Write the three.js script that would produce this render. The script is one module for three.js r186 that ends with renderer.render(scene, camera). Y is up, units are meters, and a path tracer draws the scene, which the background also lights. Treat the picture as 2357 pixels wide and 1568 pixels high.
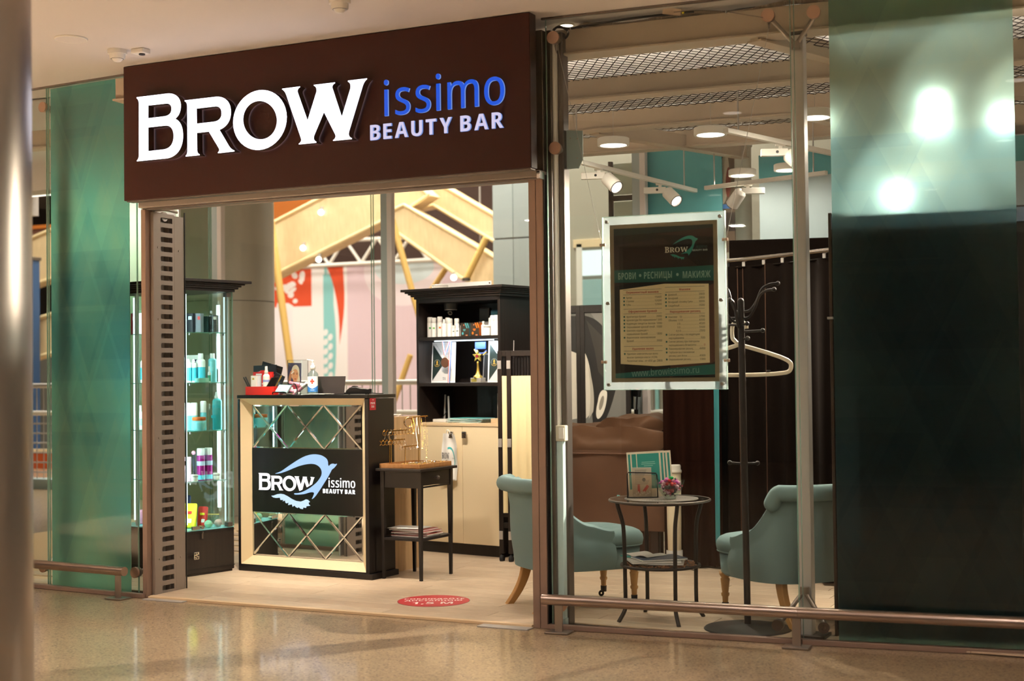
import * as THREE from 'three';
import { RoundedBoxGeometry } from 'three/addons/geometries/RoundedBoxGeometry.js';
import { mergeGeometries } from 'three/addons/utils/BufferGeometryUtils.js';
import { ImprovedNoise } from 'three/addons/math/ImprovedNoise.js';
import { FontLoader } from 'three/addons/loaders/FontLoader.js';
import { TextGeometry } from 'three/addons/geometries/TextGeometry.js';
import { RectAreaLightUniformsLib } from 'three/addons/lights/RectAreaLightUniformsLib.js';

// ---------------------------------------------------------------- camera, light, exposure
const scene = new THREE.Scene();
const camera = new THREE.PerspectiveCamera(26.94, 2357 / 1568, 0.1, 120);
camera.position.set(4.7, 1.36, 6.93);
camera.rotation.set(THREE.MathUtils.degToRad(1.311), THREE.MathUtils.degToRad(26.3), THREE.MathUtils.degToRad(-0.657), 'YXZ');
camera.focus = 8.6;
camera.userData.fStop = 2.0;
scene.background = new THREE.Color('#0b0a09');
const renderer = new THREE.WebGLRenderer({ antialias: true });
renderer.toneMapping = THREE.LinearToneMapping;
renderer.toneMappingExposure = 1.18;
renderer.shadowMap.enabled = true;
RectAreaLightUniformsLib.init();

const WARM = '#fff5ec', SHOP = '#fff0dc', DAY = '#fff2e2', COOL = '#e6f6ff';
const LEVEL = { corridor: 9, accent: 820, coveFill: 14, disc: 165, spot: 40, atrium: 15, led: 26 };
function areaLight(x, y, z, w, h, to, color, intensity) {
  const l = new THREE.RectAreaLight(color, intensity, w, h);
  l.position.set(x, y, z); l.lookAt(...to); scene.add(l); return l;
}

// ---------------------------------------------------------------- helpers
const R = THREE.MathUtils.degToRad;
let seed = 7;
const rnd = () => { seed = (seed * 1664525 + 1013904223) >>> 0; return seed / 4294967296; };
const rr = (a, b) => a + (b - a) * rnd();
const noise = new ImprovedNoise();
const used = {};
function numbered(n) { const k = (used[n] = (used[n] ?? -1) + 1); return k ? n + '_' + String(k).padStart(3, '0') : n; }
function tag(o, label, category, group, kind) {
  if (label) o.userData.label = label;
  if (category) o.userData.category = category;
  if (group) o.userData.group = group;
  if (kind) o.userData.kind = kind;
  return o;
}
function thing(name, label, category, pos = [0, 0, 0], ry = 0, group) {
  const o = new THREE.Group(); o.name = numbered(name); o.position.set(...pos); o.rotation.y = ry; scene.add(o);
  return tag(o, label, category, group);
}
function struct(name, pos = [0, 0, 0], ry = 0) {
  const o = new THREE.Group(); o.name = numbered(name); o.position.set(...pos); o.rotation.y = ry; o.userData.kind = 'structure'; scene.add(o); return o;
}
function part(parent, name, geo, mat, pos = [0, 0, 0], rot = [0, 0, 0], label) {
  const m = new THREE.Mesh(geo, mat); m.name = name; m.position.set(...pos); m.rotation.set(...rot);
  if (label) m.userData.label = label;
  parent.add(m); return m;
}
function copyOf(src, name, label, pos, ry) {
  const c = src.clone(); c.name = numbered(name); c.userData = { ...src.userData };
  if (label) c.userData.label = label;
  if (pos) c.position.set(...pos);
  if (ry !== undefined) c.rotation.y = ry;
  scene.add(c); return c;
}
const flat = (g) => { const k = g.index ? g.toNonIndexed() : g; for (const a of Object.keys(k.attributes)) if (!['position', 'normal', 'uv'].includes(a)) k.deleteAttribute(a); return k; };
const M = (...gs) => mergeGeometries(gs.flat().map(flat));
const at = (g, x = 0, y = 0, z = 0, rx = 0, ry = 0, rz = 0) => { g.applyMatrix4(new THREE.Matrix4().makeRotationFromEuler(new THREE.Euler(rx, ry, rz))); g.translate(x, y, z); return g; };
function uvm(g, s = 1) {   // box mapping in metres
  const p = g.attributes.position, n = g.attributes.normal, uv = new Float32Array(p.count * 2);
  for (let i = 0; i < p.count; i++) {
    const ax = Math.abs(n.getX(i)), ay = Math.abs(n.getY(i)), az = Math.abs(n.getZ(i));
    const [u, v] = ax >= ay && ax >= az ? [p.getZ(i), p.getY(i)] : ay >= az ? [p.getX(i), p.getZ(i)] : [p.getX(i), p.getY(i)];
    uv[i * 2] = u / s; uv[i * 2 + 1] = v / s;
  }
  g.setAttribute('uv', new THREE.BufferAttribute(uv, 2)); return g;
}
const box = (w, h, d, r = 0.003) => { const q = Math.min(r, w / 2.2, h / 2.2, d / 2.2); return uvm(q > 0.0004 ? new RoundedBoxGeometry(w, h, d, 1, q) : new THREE.BoxGeometry(w, h, d)); };
const boxAt = (x0, x1, y0, y1, z0, z1, r) => at(box(x1 - x0, y1 - y0, z1 - z0, r), (x0 + x1) / 2, (y0 + y1) / 2, (z0 + z1) / 2);
const cyl = (r, h, r2 = r, n = 24) => new THREE.CylinderGeometry(r2, r, h, n);
const V3 = (a) => new THREE.Vector3(...a);
const tube = (pts, r, seg = 0, n = 8, closed = false) => new THREE.TubeGeometry(pts.length === 2 ? new THREE.LineCurve3(V3(pts[0]), V3(pts[1])) : new THREE.CatmullRomCurve3(pts.map(V3), closed, 'catmullrom', 0.5), seg || (pts.length === 2 ? 1 : pts.length * 6), r, n, closed);
function rod(a, b, r, n = 10) {
  const A = V3(a), B = V3(b), d = B.clone().sub(A), g = new THREE.CylinderGeometry(r, r, d.length(), n);
  g.applyQuaternion(new THREE.Quaternion().setFromUnitVectors(new THREE.Vector3(0, 1, 0), d.clone().normalize()));
  return g.translate(...A.add(B).multiplyScalar(0.5).toArray());
}
const lathe = (pts, n = 28) => new THREE.LatheGeometry(pts.map((p) => new THREE.Vector2(p[0], p[1])), n);
function shapeOf(pts, holes = []) { const s = new THREE.Shape(pts.map((p) => new THREE.Vector2(...p))); for (const h of holes) s.holes.push(new THREE.Path(h.map((p) => new THREE.Vector2(...p)))); return s; }
const extr = (shape, depth, bevel = 0, seg = 12) => uvm(new THREE.ExtrudeGeometry(shape, { depth, bevelEnabled: bevel > 0, bevelSize: bevel, bevelThickness: bevel, bevelSegments: 1, curveSegments: seg }));
function rrect(w, h, r) {
  const s = new THREE.Shape(), x = -w / 2, y = -h / 2;
  s.moveTo(x + r, y); s.lineTo(x + w - r, y); s.quadraticCurveTo(x + w, y, x + w, y + r); s.lineTo(x + w, y + h - r); s.quadraticCurveTo(x + w, y + h, x + w - r, y + h);
  s.lineTo(x + r, y + h); s.quadraticCurveTo(x, y + h, x, y + h - r); s.lineTo(x, y + r); s.quadraticCurveTo(x, y, x + r, y); return s;
}
function smooth(pts, n = 6) { return new THREE.CatmullRomCurve3(pts.map((p) => new THREE.Vector3(p[0], p[1], 0)), true, 'centripetal').getPoints(pts.length * n).map((v) => [v.x, v.y]); }
// ---------------------------------------------------------------- textures
function tex(w, h, draw, srgb = true, repeat) {
  const c = document.createElement('canvas'); c.width = w; c.height = h; draw(c.getContext('2d'), w, h);
  const t = new THREE.CanvasTexture(c); if (srgb) t.colorSpace = THREE.SRGBColorSpace; t.wrapS = t.wrapT = THREE.RepeatWrapping; t.anisotropy = 8;
  if (repeat) t.repeat.set(...repeat); return t;
}
function dataTex(n, fn, srgb = true) {
  const d = new Uint8Array(n * n * 4);
  for (let y = 0; y < n; y++) for (let x = 0; x < n; x++) { const c = fn(x / n, y / n, x, y), i = (y * n + x) * 4; for (let k = 0; k < 3; k++) d[i + k] = Math.max(0, Math.min(255, c[k])); d[i + 3] = 255; }
  const t = new THREE.DataTexture(d, n, n); t.magFilter = THREE.LinearFilter; t.minFilter = THREE.LinearFilter; t.wrapS = t.wrapT = THREE.RepeatWrapping; if (srgb) t.colorSpace = THREE.SRGBColorSpace; t.needsUpdate = true; return t;
}
const pn = (x, y, s, z = 0) => { // periodic noise over the unit square
  const a = (u, v) => noise.noise(u * s, v * s, z);
  const wx = x, wy = y; return (a(x, y) * (1 - wx) + a(x - 1, y) * wx) * (1 - wy) + (a(x, y - 1) * (1 - wx) + a(x - 1, y - 1) * wx) * wy;
};
const terrazzo = (() => {
  const n = 1024, sp = new Float32Array(n * n); seed = 11;
  for (let k = 0; k < 14000; k++) { const cx = rnd() * n, cy = rnd() * n, r = rr(1.1, 3.7), v = rnd() < 0.66 ? -rr(0.3, 0.95) : rr(0.1, 0.5); for (let y = -6; y <= 6; y++) for (let x = -6; x <= 6; x++) if (x * x + y * y * rr(0.6, 1.5) < r * r) sp[((cy + y + n) % n | 0) * n + ((cx + x + n) % n | 0)] = v; }
  return dataTex(n, (u, v, x, y) => { const m = pn(u, v, 6) * 7 + pn(u, v, 90, 3) * 16, s = sp[y * n + x]; return [163 + m + s * 76, 141 + m + s * 69, 112 + m + s * 54]; });
})();
const laminate = [0, 1, 2].map((k) => dataTex(512, (u, v) => {
  const g = pn(u * 0.25, v, 10, k * 9.1) * 1.0, w = pn(u, v, 4, k * 3.3 + 1), st = Math.sin((v * 30 + w * 2.4 + g * 5) * 3.1) * 4 + pn(u * 0.06, v, 60, k) * 16 + w * 9;
  return [205 + st - k * 5, 184 + st - k * 6, 158 + st * 0.9 - k * 6];
}));
const wenge = dataTex(512, (u, v) => { const g = pn(u, v * 0.05, 60, 2) * 16 + pn(u, v * 0.3, 8, 5) * 8; return [30 + g * 0.7, 22 + g * 0.6, 18 + g * 0.5]; });
const oak = dataTex(512, (u, v) => { const g = pn(u, v * 0.06, 50, 4) * 16 + pn(u, v * 0.4, 6, 8) * 12; return [198 + g, 166 + g, 124 + g * 0.9]; });
const ply = dataTex(512, (u, v) => { const g = pn(u, v * 0.2, 24, 14) * 12 + pn(u, v, 5, 18) * 12; return [226 + g, 201 + g, 157 + g]; });
const weave = dataTex(256, (u, v, x, y) => { const g = 128 + ((x >> 1) + (y >> 1)) % 2 * 26 + pn(u, v, 60, 1) * 40; return [g, g, g]; }, false);
const brushH = dataTex(256, (u, v) => { const g = 128 + pn(u * 0.03, v, 110, 6) * 90; return [g, g, g]; }, false);
const mottle = dataTex(256, (u, v) => { const g = 205 + pn(u, v, 5, 21) * 38 + pn(u, v, 22, 25) * 24; return [g, g, g]; });

// ---------------------------------------------------------------- materials
const std = (color, roughness = 0.6, metalness = 0, o = {}) => new THREE.MeshStandardMaterial({ color, roughness, metalness, ...o });
const phy = (o) => new THREE.MeshPhysicalMaterial(o);
const glow = (color, intensity = 1) => new THREE.MeshStandardMaterial({ color: '#060606', roughness: 0.9, emissive: color, emissiveIntensity: intensity });
const mats = {
  terrazzo: phy({ map: terrazzo, roughness: 0.3, clearcoat: 0.5, clearcoatRoughness: 0.09 }),
  ceiling: std('#d3cdc9', 0.9), wall: std('#cfc2b2', 0.9), wallDark: std('#3c342e', 0.8), dark: std('#191310', 0.5),
  sign: new THREE.MeshPhysicalMaterial({ color: '#2b1009', roughness: 0.5, specularIntensity: 0.35 }), signSide: std('#2c1c16', 0.35, 0.3),
  white: std('#ece8df', 0.5), cream: std('#ead4ac', 0.45), creamDoor: std('#ecd9b4', 0.4), beige: std('#d8bd97', 0.55),
  wenge: std('#ffffff', 0.42, 0, { map: wenge }), blackwood: std('#151010', 0.42), oak: std('#ffffff', 0.5, 0, { map: oak }), ply: std('#ffffff', 0.6, 0, { map: ply }),
  steel: std('#a79d94', 0.3, 0.9, { bumpMap: brushH, bumpScale: 0.0004 }), steelDark: std('#6b635c', 0.4, 0.7),
  paint: std('#8d8279', 0.5, 0.25), paintWarm: std('#8a7263', 0.5, 0.2), rail: std('#a39186', 0.28, 0.9, { bumpMap: brushH, bumpScale: 0.0003 }),
  copper: std('#c4a692', 0.34, 0.95), chrome: std('#d8d8d8', 0.1, 1), beam: std('#c0b09c', 0.6, 0.05), mesh: std('#8f7c68', 0.6, 0.2), alu: std('#c9c6c2', 0.4, 0.6),
  iron: std('#2a2320', 0.45, 0.4), brass: std('#e0b45a', 0.22, 1), silver: std('#e3e0da', 0.18, 1), black: std('#0e0d0d', 0.35), rubber: std('#161414', 0.7),
  teal: std('#708a8a', 0.92, 0, { bumpMap: weave, bumpScale: 0.0004 }), legWood: std('#b98a4e', 0.45), curtain: new THREE.MeshPhysicalMaterial({ color: '#120c09', roughness: 1, specularIntensity: 0.15 }), curtainBrown: new THREE.MeshPhysicalMaterial({ color: '#22100a', roughness: 1, specularIntensity: 0.15 }), curtainTeal: std('#2f7f86', 0.8), stripe: std('#4c3222', 0.6, 0.2),
  leather: std('#65462f', 0.6, 0, { bumpMap: mottle, bumpScale: 0.002 }), mirror: std('#f2f6f4', 0.03, 1),
  pane: phy({ color: '#fbfdfc', transmission: 1, roughness: 0, thickness: 0, ior: 1.36 }),
  shelfGlass: phy({ color: '#f0faf5', transmission: 1, roughness: 0, thickness: 0, ior: 1.5 }),
  paneEdge: phy({ color: '#b4d2c6', transmission: 0.8, roughness: 0.5, thickness: 0 }),
  acrylic: phy({ color: '#f8fcfb', transmission: 1, roughness: 0.02, thickness: 0, ior: 1.49 }),
  clear: phy({ color: '#dfeaea', transmission: 1, roughness: 0.02, thickness: 0, ior: 1.4 }),
  gel: phy({ color: '#eaf3f3', transmission: 0.7, roughness: 0.3, thickness: 0 }),
  paper: std('#f2efe8', 0.8), red: std('#d3261c', 0.45), redDark: std('#8e1c22', 0.5), orange: std('#e0702a', 0.5), tealPlastic: std('#35b6c2', 0.35), aqua: std('#7fd3dc', 0.35), tealBook: std('#2f9a90', 0.6), pink: std('#e79ab4', 0.5), purple: std('#a1197d', 0.35, 0.3), yellow: std('#eadb22', 0.5), green: std('#3f9a53', 0.5), navy: std('#1d2a52', 0.5), mint: std('#9fe0c0', 0.5), gold: std('#d6b256', 0.3, 0.9), screenCloth: std('#efdfae', 0.85), yellowTrim: std('#c99a32', 0.7), bluegrey: std('#9fb4b6', 0.5),
};
const font = { bold: await new FontLoader().loadAsync('fonts/droid/droid_sans_bold.typeface.json'), reg: await new FontLoader().loadAsync('fonts/droid/droid_sans_regular.typeface.json') };
function letters3d(parent, text, f, x0, x1, y0, y1, depth, mat, z, bevel = 0, spacing = 0.06) {   // one mesh per letter, fitted to the box
  let x = 0; const gs = [];
  for (const ch of text) {
    if (ch === ' ') { x += 0.34; continue; }
    const g = new TextGeometry(ch, { font: f, size: 1, depth: 1, curveSegments: 6 }); g.computeBoundingBox();
    const b = g.boundingBox, w = b.max.x - b.min.x; g.translate(x - b.min.x, 0, 0); x += w + spacing * (ch === 'i' ? 1.5 : 1.2); gs.push(g);
  }
  const all = new THREE.Box3(); gs.forEach((g) => { g.computeBoundingBox(); all.union(g.boundingBox); });
  const sx = (x1 - x0) / (all.max.x - all.min.x), sy = (y1 - y0) / (all.max.y - all.min.y);
  gs.forEach((g) => { g.translate(-all.min.x, -all.min.y, 0); g.scale(sx, sy, depth); part(parent, 'letter', g, mat, [x0, y0, z]); });
}
// ---------------------------------------------------------------- the setting: mall shell
{
  const f = struct('floor'); part(f, 'terrazzo_slab', uvm(boxAt(-24, 14, -0.3, 0, -26, 14, 0), 1.6), mats.terrazzo);
  const c = struct('ceiling'); part(c, 'plaster_slab', boxAt(-7.6, 14, 3.26, 3.5, -0.3, 14, 0), mats.ceiling); part(c, 'raised_slab', boxAt(-7.6, 14, 3.5, 3.7, -5.4, -0.3, 0), mats.ceiling); part(c, 'step_edge', boxAt(-7.6, 14, 3.26, 3.5, -0.3, -0.26, 0), mats.ceiling);
  for (const [n, b] of [['wall_back', [-24.2, 14, 0, 8, 13.8, 14.1]], ['wall_right', [13.9, 14.2, 0, 8, -26, 14]], ['wall_left', [-24.3, -24, 0, 8, -26, 14]], ['wall_far', [-24.2, 14.2, 0, 8, -26.3, -26]]]) part(struct(n), 'plaster_panel', boxAt(...b, 0), n === 'wall_far' ? mats.wall : mats.wallDark);  // unseen back and side walls, dark so the glass reflects less
  // two-storey atrium behind the shop: high ceiling with unseen skylights, and the soffit edge
  const hc = struct('ceiling'); part(hc, 'atrium_slab', boxAt(-24.2, 14.2, 7.6, 7.9, -26.2, 14, 0), mats.ceiling);
  part(hc, 'soffit_edge', boxAt(-7.6, 14, 3.6, 7.6, -5.5, -5.4, 0), mats.ceiling);
  part(hc, 'side_edge', boxAt(-7.7, -7.6, 3.26, 7.6, -5.5, 14, 0), mats.ceiling);
}
// facade sections: F.L left of the door, F.R1 and F.R2 right of it (the front bends)
const F = {
  L: { o: [-1.26, 0.06], d: [-Math.cos(R(4)), -Math.sin(R(4))], ry: R(-4) },
  R1: { o: [1.41, 0.06], d: [Math.cos(R(4)), -Math.sin(R(4))], ry: R(4) },
  R2: { o: [2.842, -0.04], d: [Math.cos(R(6.6)), -Math.sin(R(6.6))], ry: R(6.6) },
};
const fp = (s, along, y, inward = 0) => { const q = F[s], nx = Math.sin(q.ry), nz = Math.cos(q.ry); return [q.o[0] + q.d[0] * along - nx * inward, y, q.o[1] + q.d[1] * along - nz * inward]; };
{
  const sf = struct('floor');
  part(sf, 'subfloor', boxAt(-4.6, 6.4, 0.0005, 0.006, -3.7, -0.16, 0), mats.beige);
  seed = 5; const w = 0.145, L = 1.29, kinds = laminate.map((t) => std('#ffffff', 0.38, 0, { map: t }));
  const geos = kinds.map((_, k) => at(uvm(box(L - 0.003, 0.008, w - 0.003, 0.0015), 0.6), 0, 0, 0));
  for (let r = 0; r < 26; r++) for (let k = -2; k < 4; k++) {
    const z = -0.02 - (r + 0.5) * w + 0.06, x = k * L + (r * 0.47 % 1) * L - 0.2;
    if (x < -2.6 || x > 4.6) continue;
    if (z > -0.17 && (x - L / 2 < -1.3 || x + L / 2 > 1.5)) { const a = Math.max(x - L / 2, -1.22), b = Math.min(x + L / 2, 1.42); if (b - a > 0.1) part(sf, 'plank', uvm(box(b - a - 0.003, 0.008, w - 0.003, 0.0015), 0.6), kinds[(r + k + 9) % 3], [(a + b) / 2, 0.01, z]); continue; }
    part(sf, 'plank', geos[(r * 2 + k + 9) % 3], kinds[(r * 2 + k + 9) % 3], [x, 0.01, z]);
  }
  part(sf, 'threshold', boxAt(-1.2, 1.41, 0, 0.016, 0.036, 0.075, 0.002), mats.beige);
  part(sf, 'threshold_plate', boxAt(1.12, 1.42, 0, 0.006, 0.072, 0.15, 0.001), mats.alu);
  part(sf, 'threshold_plate', boxAt(-1.2, -0.9, 0, 0.006, 0.072, 0.13, 0.001), mats.alu);
  const s = struct('trim_1');
  for (const [k, a, b] of [['L', -0.02, 4.2], ['R1', 0.09, 1.432], ['R2', 0, 3.4]]) part(s, 'floor_channel', box(b - a, 0.026, 0.045, 0.003), mats.paintWarm, fp(k, (a + b) / 2, 0.014, 0.0), [0, F[k].ry, 0]);
  for (const [k, a, b] of [['L', -0.02, 4.2], ['R1', 0.09, 1.432], ['R2', 0, 3.4]]) part(s, 'ceiling_channel', box(b - a, 0.012, 0.02, 0.002), mats.steelDark, fp(k, (a + b) / 2, 3.254, 0.0), [0, F[k].ry, 0]);
}
// glass panes
function pane(name, s, a, b, y0 = 0.03, y1 = 3.25) {
  const w = struct(name); const c = fp(s, (a + b) / 2, (y0 + y1) / 2, 0);
  w.position.set(...c); w.rotation.y = F[s].ry;
  part(w, 'glass', new THREE.BoxGeometry(b - a - 0.012, y1 - y0, 0.01), mats.pane);
  for (const e of [-1, 1]) part(w, 'glass_edge', new THREE.BoxGeometry(0.004, y1 - y0, 0.01), mats.paneEdge, [e * ((b - a) / 2 - 0.004), 0, 0]);
  return w;
}
pane('window_1', 'R1', 0.11, 1.425); pane('window_2', 'R2', 0.0, 1.45); pane('window_3', 'R2', 1.46, 2.9); pane('window_4', 'L', 0.02, 0.81); pane('window_5', 'L', 0.82, 2.2);
// frosted printed film behind the panes
const filmMap = (base, sideSeed) => tex(512, 1536, (g, w, h) => {
  g.fillStyle = base; g.fillRect(0, 0, w, h); seed = sideSeed;
  for (let k = 0; k < 46; k++) { const x = rnd() * w, y = rnd() * h, s = rr(90, 330), up = rnd() < 0.5 ? 1 : -1; g.fillStyle = rnd() < 0.5 ? 'rgba(255,255,210,0.10)' : 'rgba(0,60,110,0.10)'; g.beginPath(); g.moveTo(x - s, y + s * up); g.lineTo(x + s, y + s * up); g.lineTo(x, y - s * 0.6 * up); g.fill(); }
});
function film(label, s, a, b, y0, y1, base, sd) {
  const m = phy({ map: filmMap(base, sd), transmission: 1, roughness: sd === 21 ? 0.5 : 0.38, thickness: 0.003, ior: 1.25 });
  const c = fp(s, (a + b) / 2, (y0 + y1) / 2, 0.0085);
  const o = new THREE.Mesh(new THREE.BoxGeometry(b - a, y1 - y0, 0.004), m); o.name = numbered('window_film'); o.position.set(...c); o.rotation.y = F[s].ry; scene.add(o);
  return tag(o, label, 'window film');
}
film('tall frosted teal film on the left pane, half hidden behind the dark sign', 'L', 0.098, 0.795, 0.03, 3.24, '#90e2dc', 21);
film('wide frosted teal film on the right pane with blurred spotlights above a dark board', 'R2', 0.175, 1.035, 0.03, 3.24, '#b4e8ea', 31);
// posts of the facade
{
  const p = struct('trim_2'); // right of the door
  part(p, 'post', boxAt(1.505, 1.535, 0, 3.2, -0.1, 0.02, 0.004), mats.steelDark);
  part(p, 'post', boxAt(1.545, 1.578, 0, 3.2, -0.12, -0.04, 0.01), mats.steelDark);
  part(p, 'seal', boxAt(1.536, 1.544, 0, 3.2, -0.1, 0.0, 0), mats.white);
  const q = struct('trim_3'); // between the two right panes
  part(q, 'post', boxAt(2.80, 2.862, 0.02, 3.06, -0.22, -0.15, 0.004), mats.alu);
  part(q, 'post_cap', boxAt(2.795, 2.867, 3.06, 3.08, -0.225, -0.145, 0.004), mats.steelDark);
  part(q, 'anchor_plate', boxAt(2.77, 2.93, 0.012, 0.03, -0.27, -0.12, 0.003), mats.steelDark);
  const t = struct('trim_4'); // behind the left film
  part(t, 'post', at(cyl(0.045, 3.2), -2.1, 1.6, -0.2), mats.paint);
  for (const [x, z] of [[-3.47, -3.6], [-1.66, -3.6], [0.66, -3.6], [2.6, -3.6]]) {
    const k = struct('trim_5'); part(k, 'post', boxAt(x - 0.055, x + 0.035, 0, 3.26, z, z + 0.08, 0.003), std('#a9b4b4', 0.5)); part(k, 'post', boxAt(x + 0.012, x + 0.06, 0, 3.26, z + 0.03, z + 0.09, 0.003), std('#ddd3ce', 0.5));
  }
  const rp = [-4.6, -3.67, -3.64, -1.9, -1.87, -0.36, -0.33, 1.1, 1.13, 2.7, 2.73, 4.2];
  for (let i = 0; i < 12; i += 2) { const w = struct('window_' + (6 + i / 2), [(rp[i] + rp[i + 1]) / 2, 1.63, -3.66]); part(w, 'glass', new THREE.BoxGeometry(rp[i + 1] - rp[i], 3.24, 0.01), mats.pane); for (const e of [-1, 1]) part(w, 'glass_edge', new THREE.BoxGeometry(0.006, 3.24, 0.01), mats.paneEdge, [e * ((rp[i + 1] - rp[i]) / 2 + 0.004), 0, 0]); }
  const sw = struct('wall_right', [4.62, 0, -1.9]); part(sw, 'partition_panel', boxAt(-0.04, 0.04, 0, 3.05, -1.7, 1.7), mats.wall);
}
// door jambs and the shutter header
{
  const j = struct('door_1');
  part(j, 'jamb_face', boxAt(-1.262, -1.226, 0, 2.40, -0.02, 0.05, 0.003), mats.paintWarm);
  part(j, 'jamb_strip', boxAt(-1.226, -1.2, 0, 2.39, -0.06, 0.006, 0.003), mats.paint);
  part(j, 'jamb_strip', boxAt(-1.226, -1.2, 0, 2.38, -0.285, -0.19, 0.003), mats.paint);
  part(j, 'jamb_back', boxAt(-1.275, -1.262, 0, 2.41, -0.285, 0.03, 0.001), mats.alu);
  part(j, 'guide_channel', boxAt(-1.2, -1.194, 0, 2.41, -0.292, -0.285, 0.001), mats.black);
  const s = rrect(0.135, 2.37, 0.002); s.holes = [];
  for (let k = 0; k < 39; k++) { const y = -1.155 + k * 0.0605, h = new THREE.Path(); const x0 = -0.063, x1 = 0.05, r = 0.014, a = y - 0.0165, b = y + 0.0165; h.moveTo(x1, a); h.lineTo(x0 + r, a); h.quadraticCurveTo(x0, a, x0, a + r); h.lineTo(x0, b - r); h.quadraticCurveTo(x0, b, x0 + r, b); h.lineTo(x1, b); h.lineTo(x1, a); s.holes.push(h); }
  part(j, 'slotted_rack', at(extr(s, 0.004, 0.0008, 5), 0, 0, 0, 0, -Math.PI / 2), mats.paint, [-1.206, 1.2, -0.125], [0, Math.PI, 0]);
  part(j, 'inner_bar', boxAt(-1.262, -1.235, 0, 2.38, -0.11, -0.085, 0.002), mats.steelDark);
  part(j, 'inner_bar', boxAt(-1.262, -1.225, 0, 2.38, -0.19, -0.165, 0.002), mats.paint);
  for (const y of [0.23, 0.98, 1.72, 2.17]) { part(j, 'screw', at(cyl(0.007, 0.006, 0.005, 12), 0, 0, 0, 0, 0, -Math.PI / 2), mats.steel, [-1.198, y, -0.035]); part(j, 'screw', at(cyl(0.007, 0.006, 0.005, 12), 0, 0, 0, 0, 0, -Math.PI / 2), mats.steel, [-1.198, y - 0.01, -0.235]); }
  part(j, 'guide_cap', at(tube([[0, 0, 0], [0.0, 0.016, -0.1], [0, 0.012, -0.22]], 0.01), -1.2, 2.395, 0), mats.steel);
  part(j, 'guide_roller', at(cyl(0.03, 0.02), -1.225, 2.37, -0.12, 0, 0, Math.PI / 2), mats.steel);
  part(j, 'jamb_face', boxAt(1.413, 1.455, 0, 2.42, -0.08, 0.063, 0.003), mats.paintWarm); part(j, 'jamb_face', boxAt(1.457, 1.498, 0, 2.42, -0.08, 0.063, 0.003), mats.paintWarm);
  part(j, 'guide_channel', boxAt(1.4985, 1.504, 0, 2.42, -0.06, 0.055, 0.001), mats.black);
  part(j, 'header_rail', boxAt(-1.24, 1.5, 2.405, 2.44, -0.1, 0.1, 0.004), mats.paint); part(j, 'header_lip', boxAt(-1.2, 1.5, 2.395, 2.405, 0.02, 0.07, 0.002), mats.steelDark);
  part(j, 'shutter_housing', boxAt(-1.24, 1.5, 2.44, 3.2, -0.1, 0.05, 0.004), mats.steelDark);
  part(j, 'bracket', boxAt(1.49, 1.51, 2.39, 2.43, 0.06, 0.12, 0.002), mats.chrome);
  // bracket plate behind the right pane
  const bp = thing('bracket_plate', 'grey riveted metal plate behind the glass beside the right end of the sign', 'bracket', [1.62, 2.565, -0.085], R(4));
  part(bp, 'plate', at(extr(shapeOf([[-0.045, -0.105], [0.025, -0.105], [0.05, -0.06], [0.05, 0.095], [-0.045, 0.105]]), 0.004, 0.001), 0, 0, -0.002), mats.bluegrey);
  for (const [x, y] of [[-0.02, 0.06], [0.02, 0.055], [0.02, -0.05]]) part(bp, 'rivet', at(cyl(0.004, 0.004, 0.003, 10), x, y, 0.004, Math.PI / 2), mats.steel);
}
// point fixings of the glass ("spiders")
function fitting(label, s, spots, hub, post, dm = mats.copper, group = 'round point fixings of the glass') {
  const t = thing('glass_fitting', label, 'glass fitting', [0, 0, 0], 0, group);
  const q = F[s];
  for (const [a, y] of spots) {
    const f0 = fp(s, a, y, -0.02), f1 = fp(s, a, y, 0.05);
    part(t, 'disc', rod(fp(s, a, y, -0.006), f0, dm === mats.copper ? 0.034 : 0.028, 28), dm); part(t, 'inner_disc', rod(fp(s, a, y, 0.006), fp(s, a, y, 0.02), 0.03, 24), mats.steel);
    part(t, 'stud', rod(fp(s, a, y, -0.008), f1, 0.011), mats.steel); part(t, 'arm', M(rod(f1, hub, 0.012), rod(fp(s, a, y, 0.04), fp(s, a, y, 0.065), 0.017)), mats.steel);
  }
  part(t, 'hub', rod([hub[0], hub[1] - 0.018, hub[2]], [hub[0], hub[1] + 0.018, hub[2]], 0.024, 16), mats.steel); part(t, 'bolt', rod(hub, post, 0.012), mats.steel);
}
fitting('copper disc fixing high beside the top right corner of the sign', 'R1', [[0.16, 3.146]], [1.5, 3.03, -0.09], [1.54, 3.02, -0.09]);
fitting('copper disc fixing level with the lower part of the sign', 'R1', [[0.164, 2.554]], [1.5, 2.54, -0.06], [1.54, 2.54, -0.07]);
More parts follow.
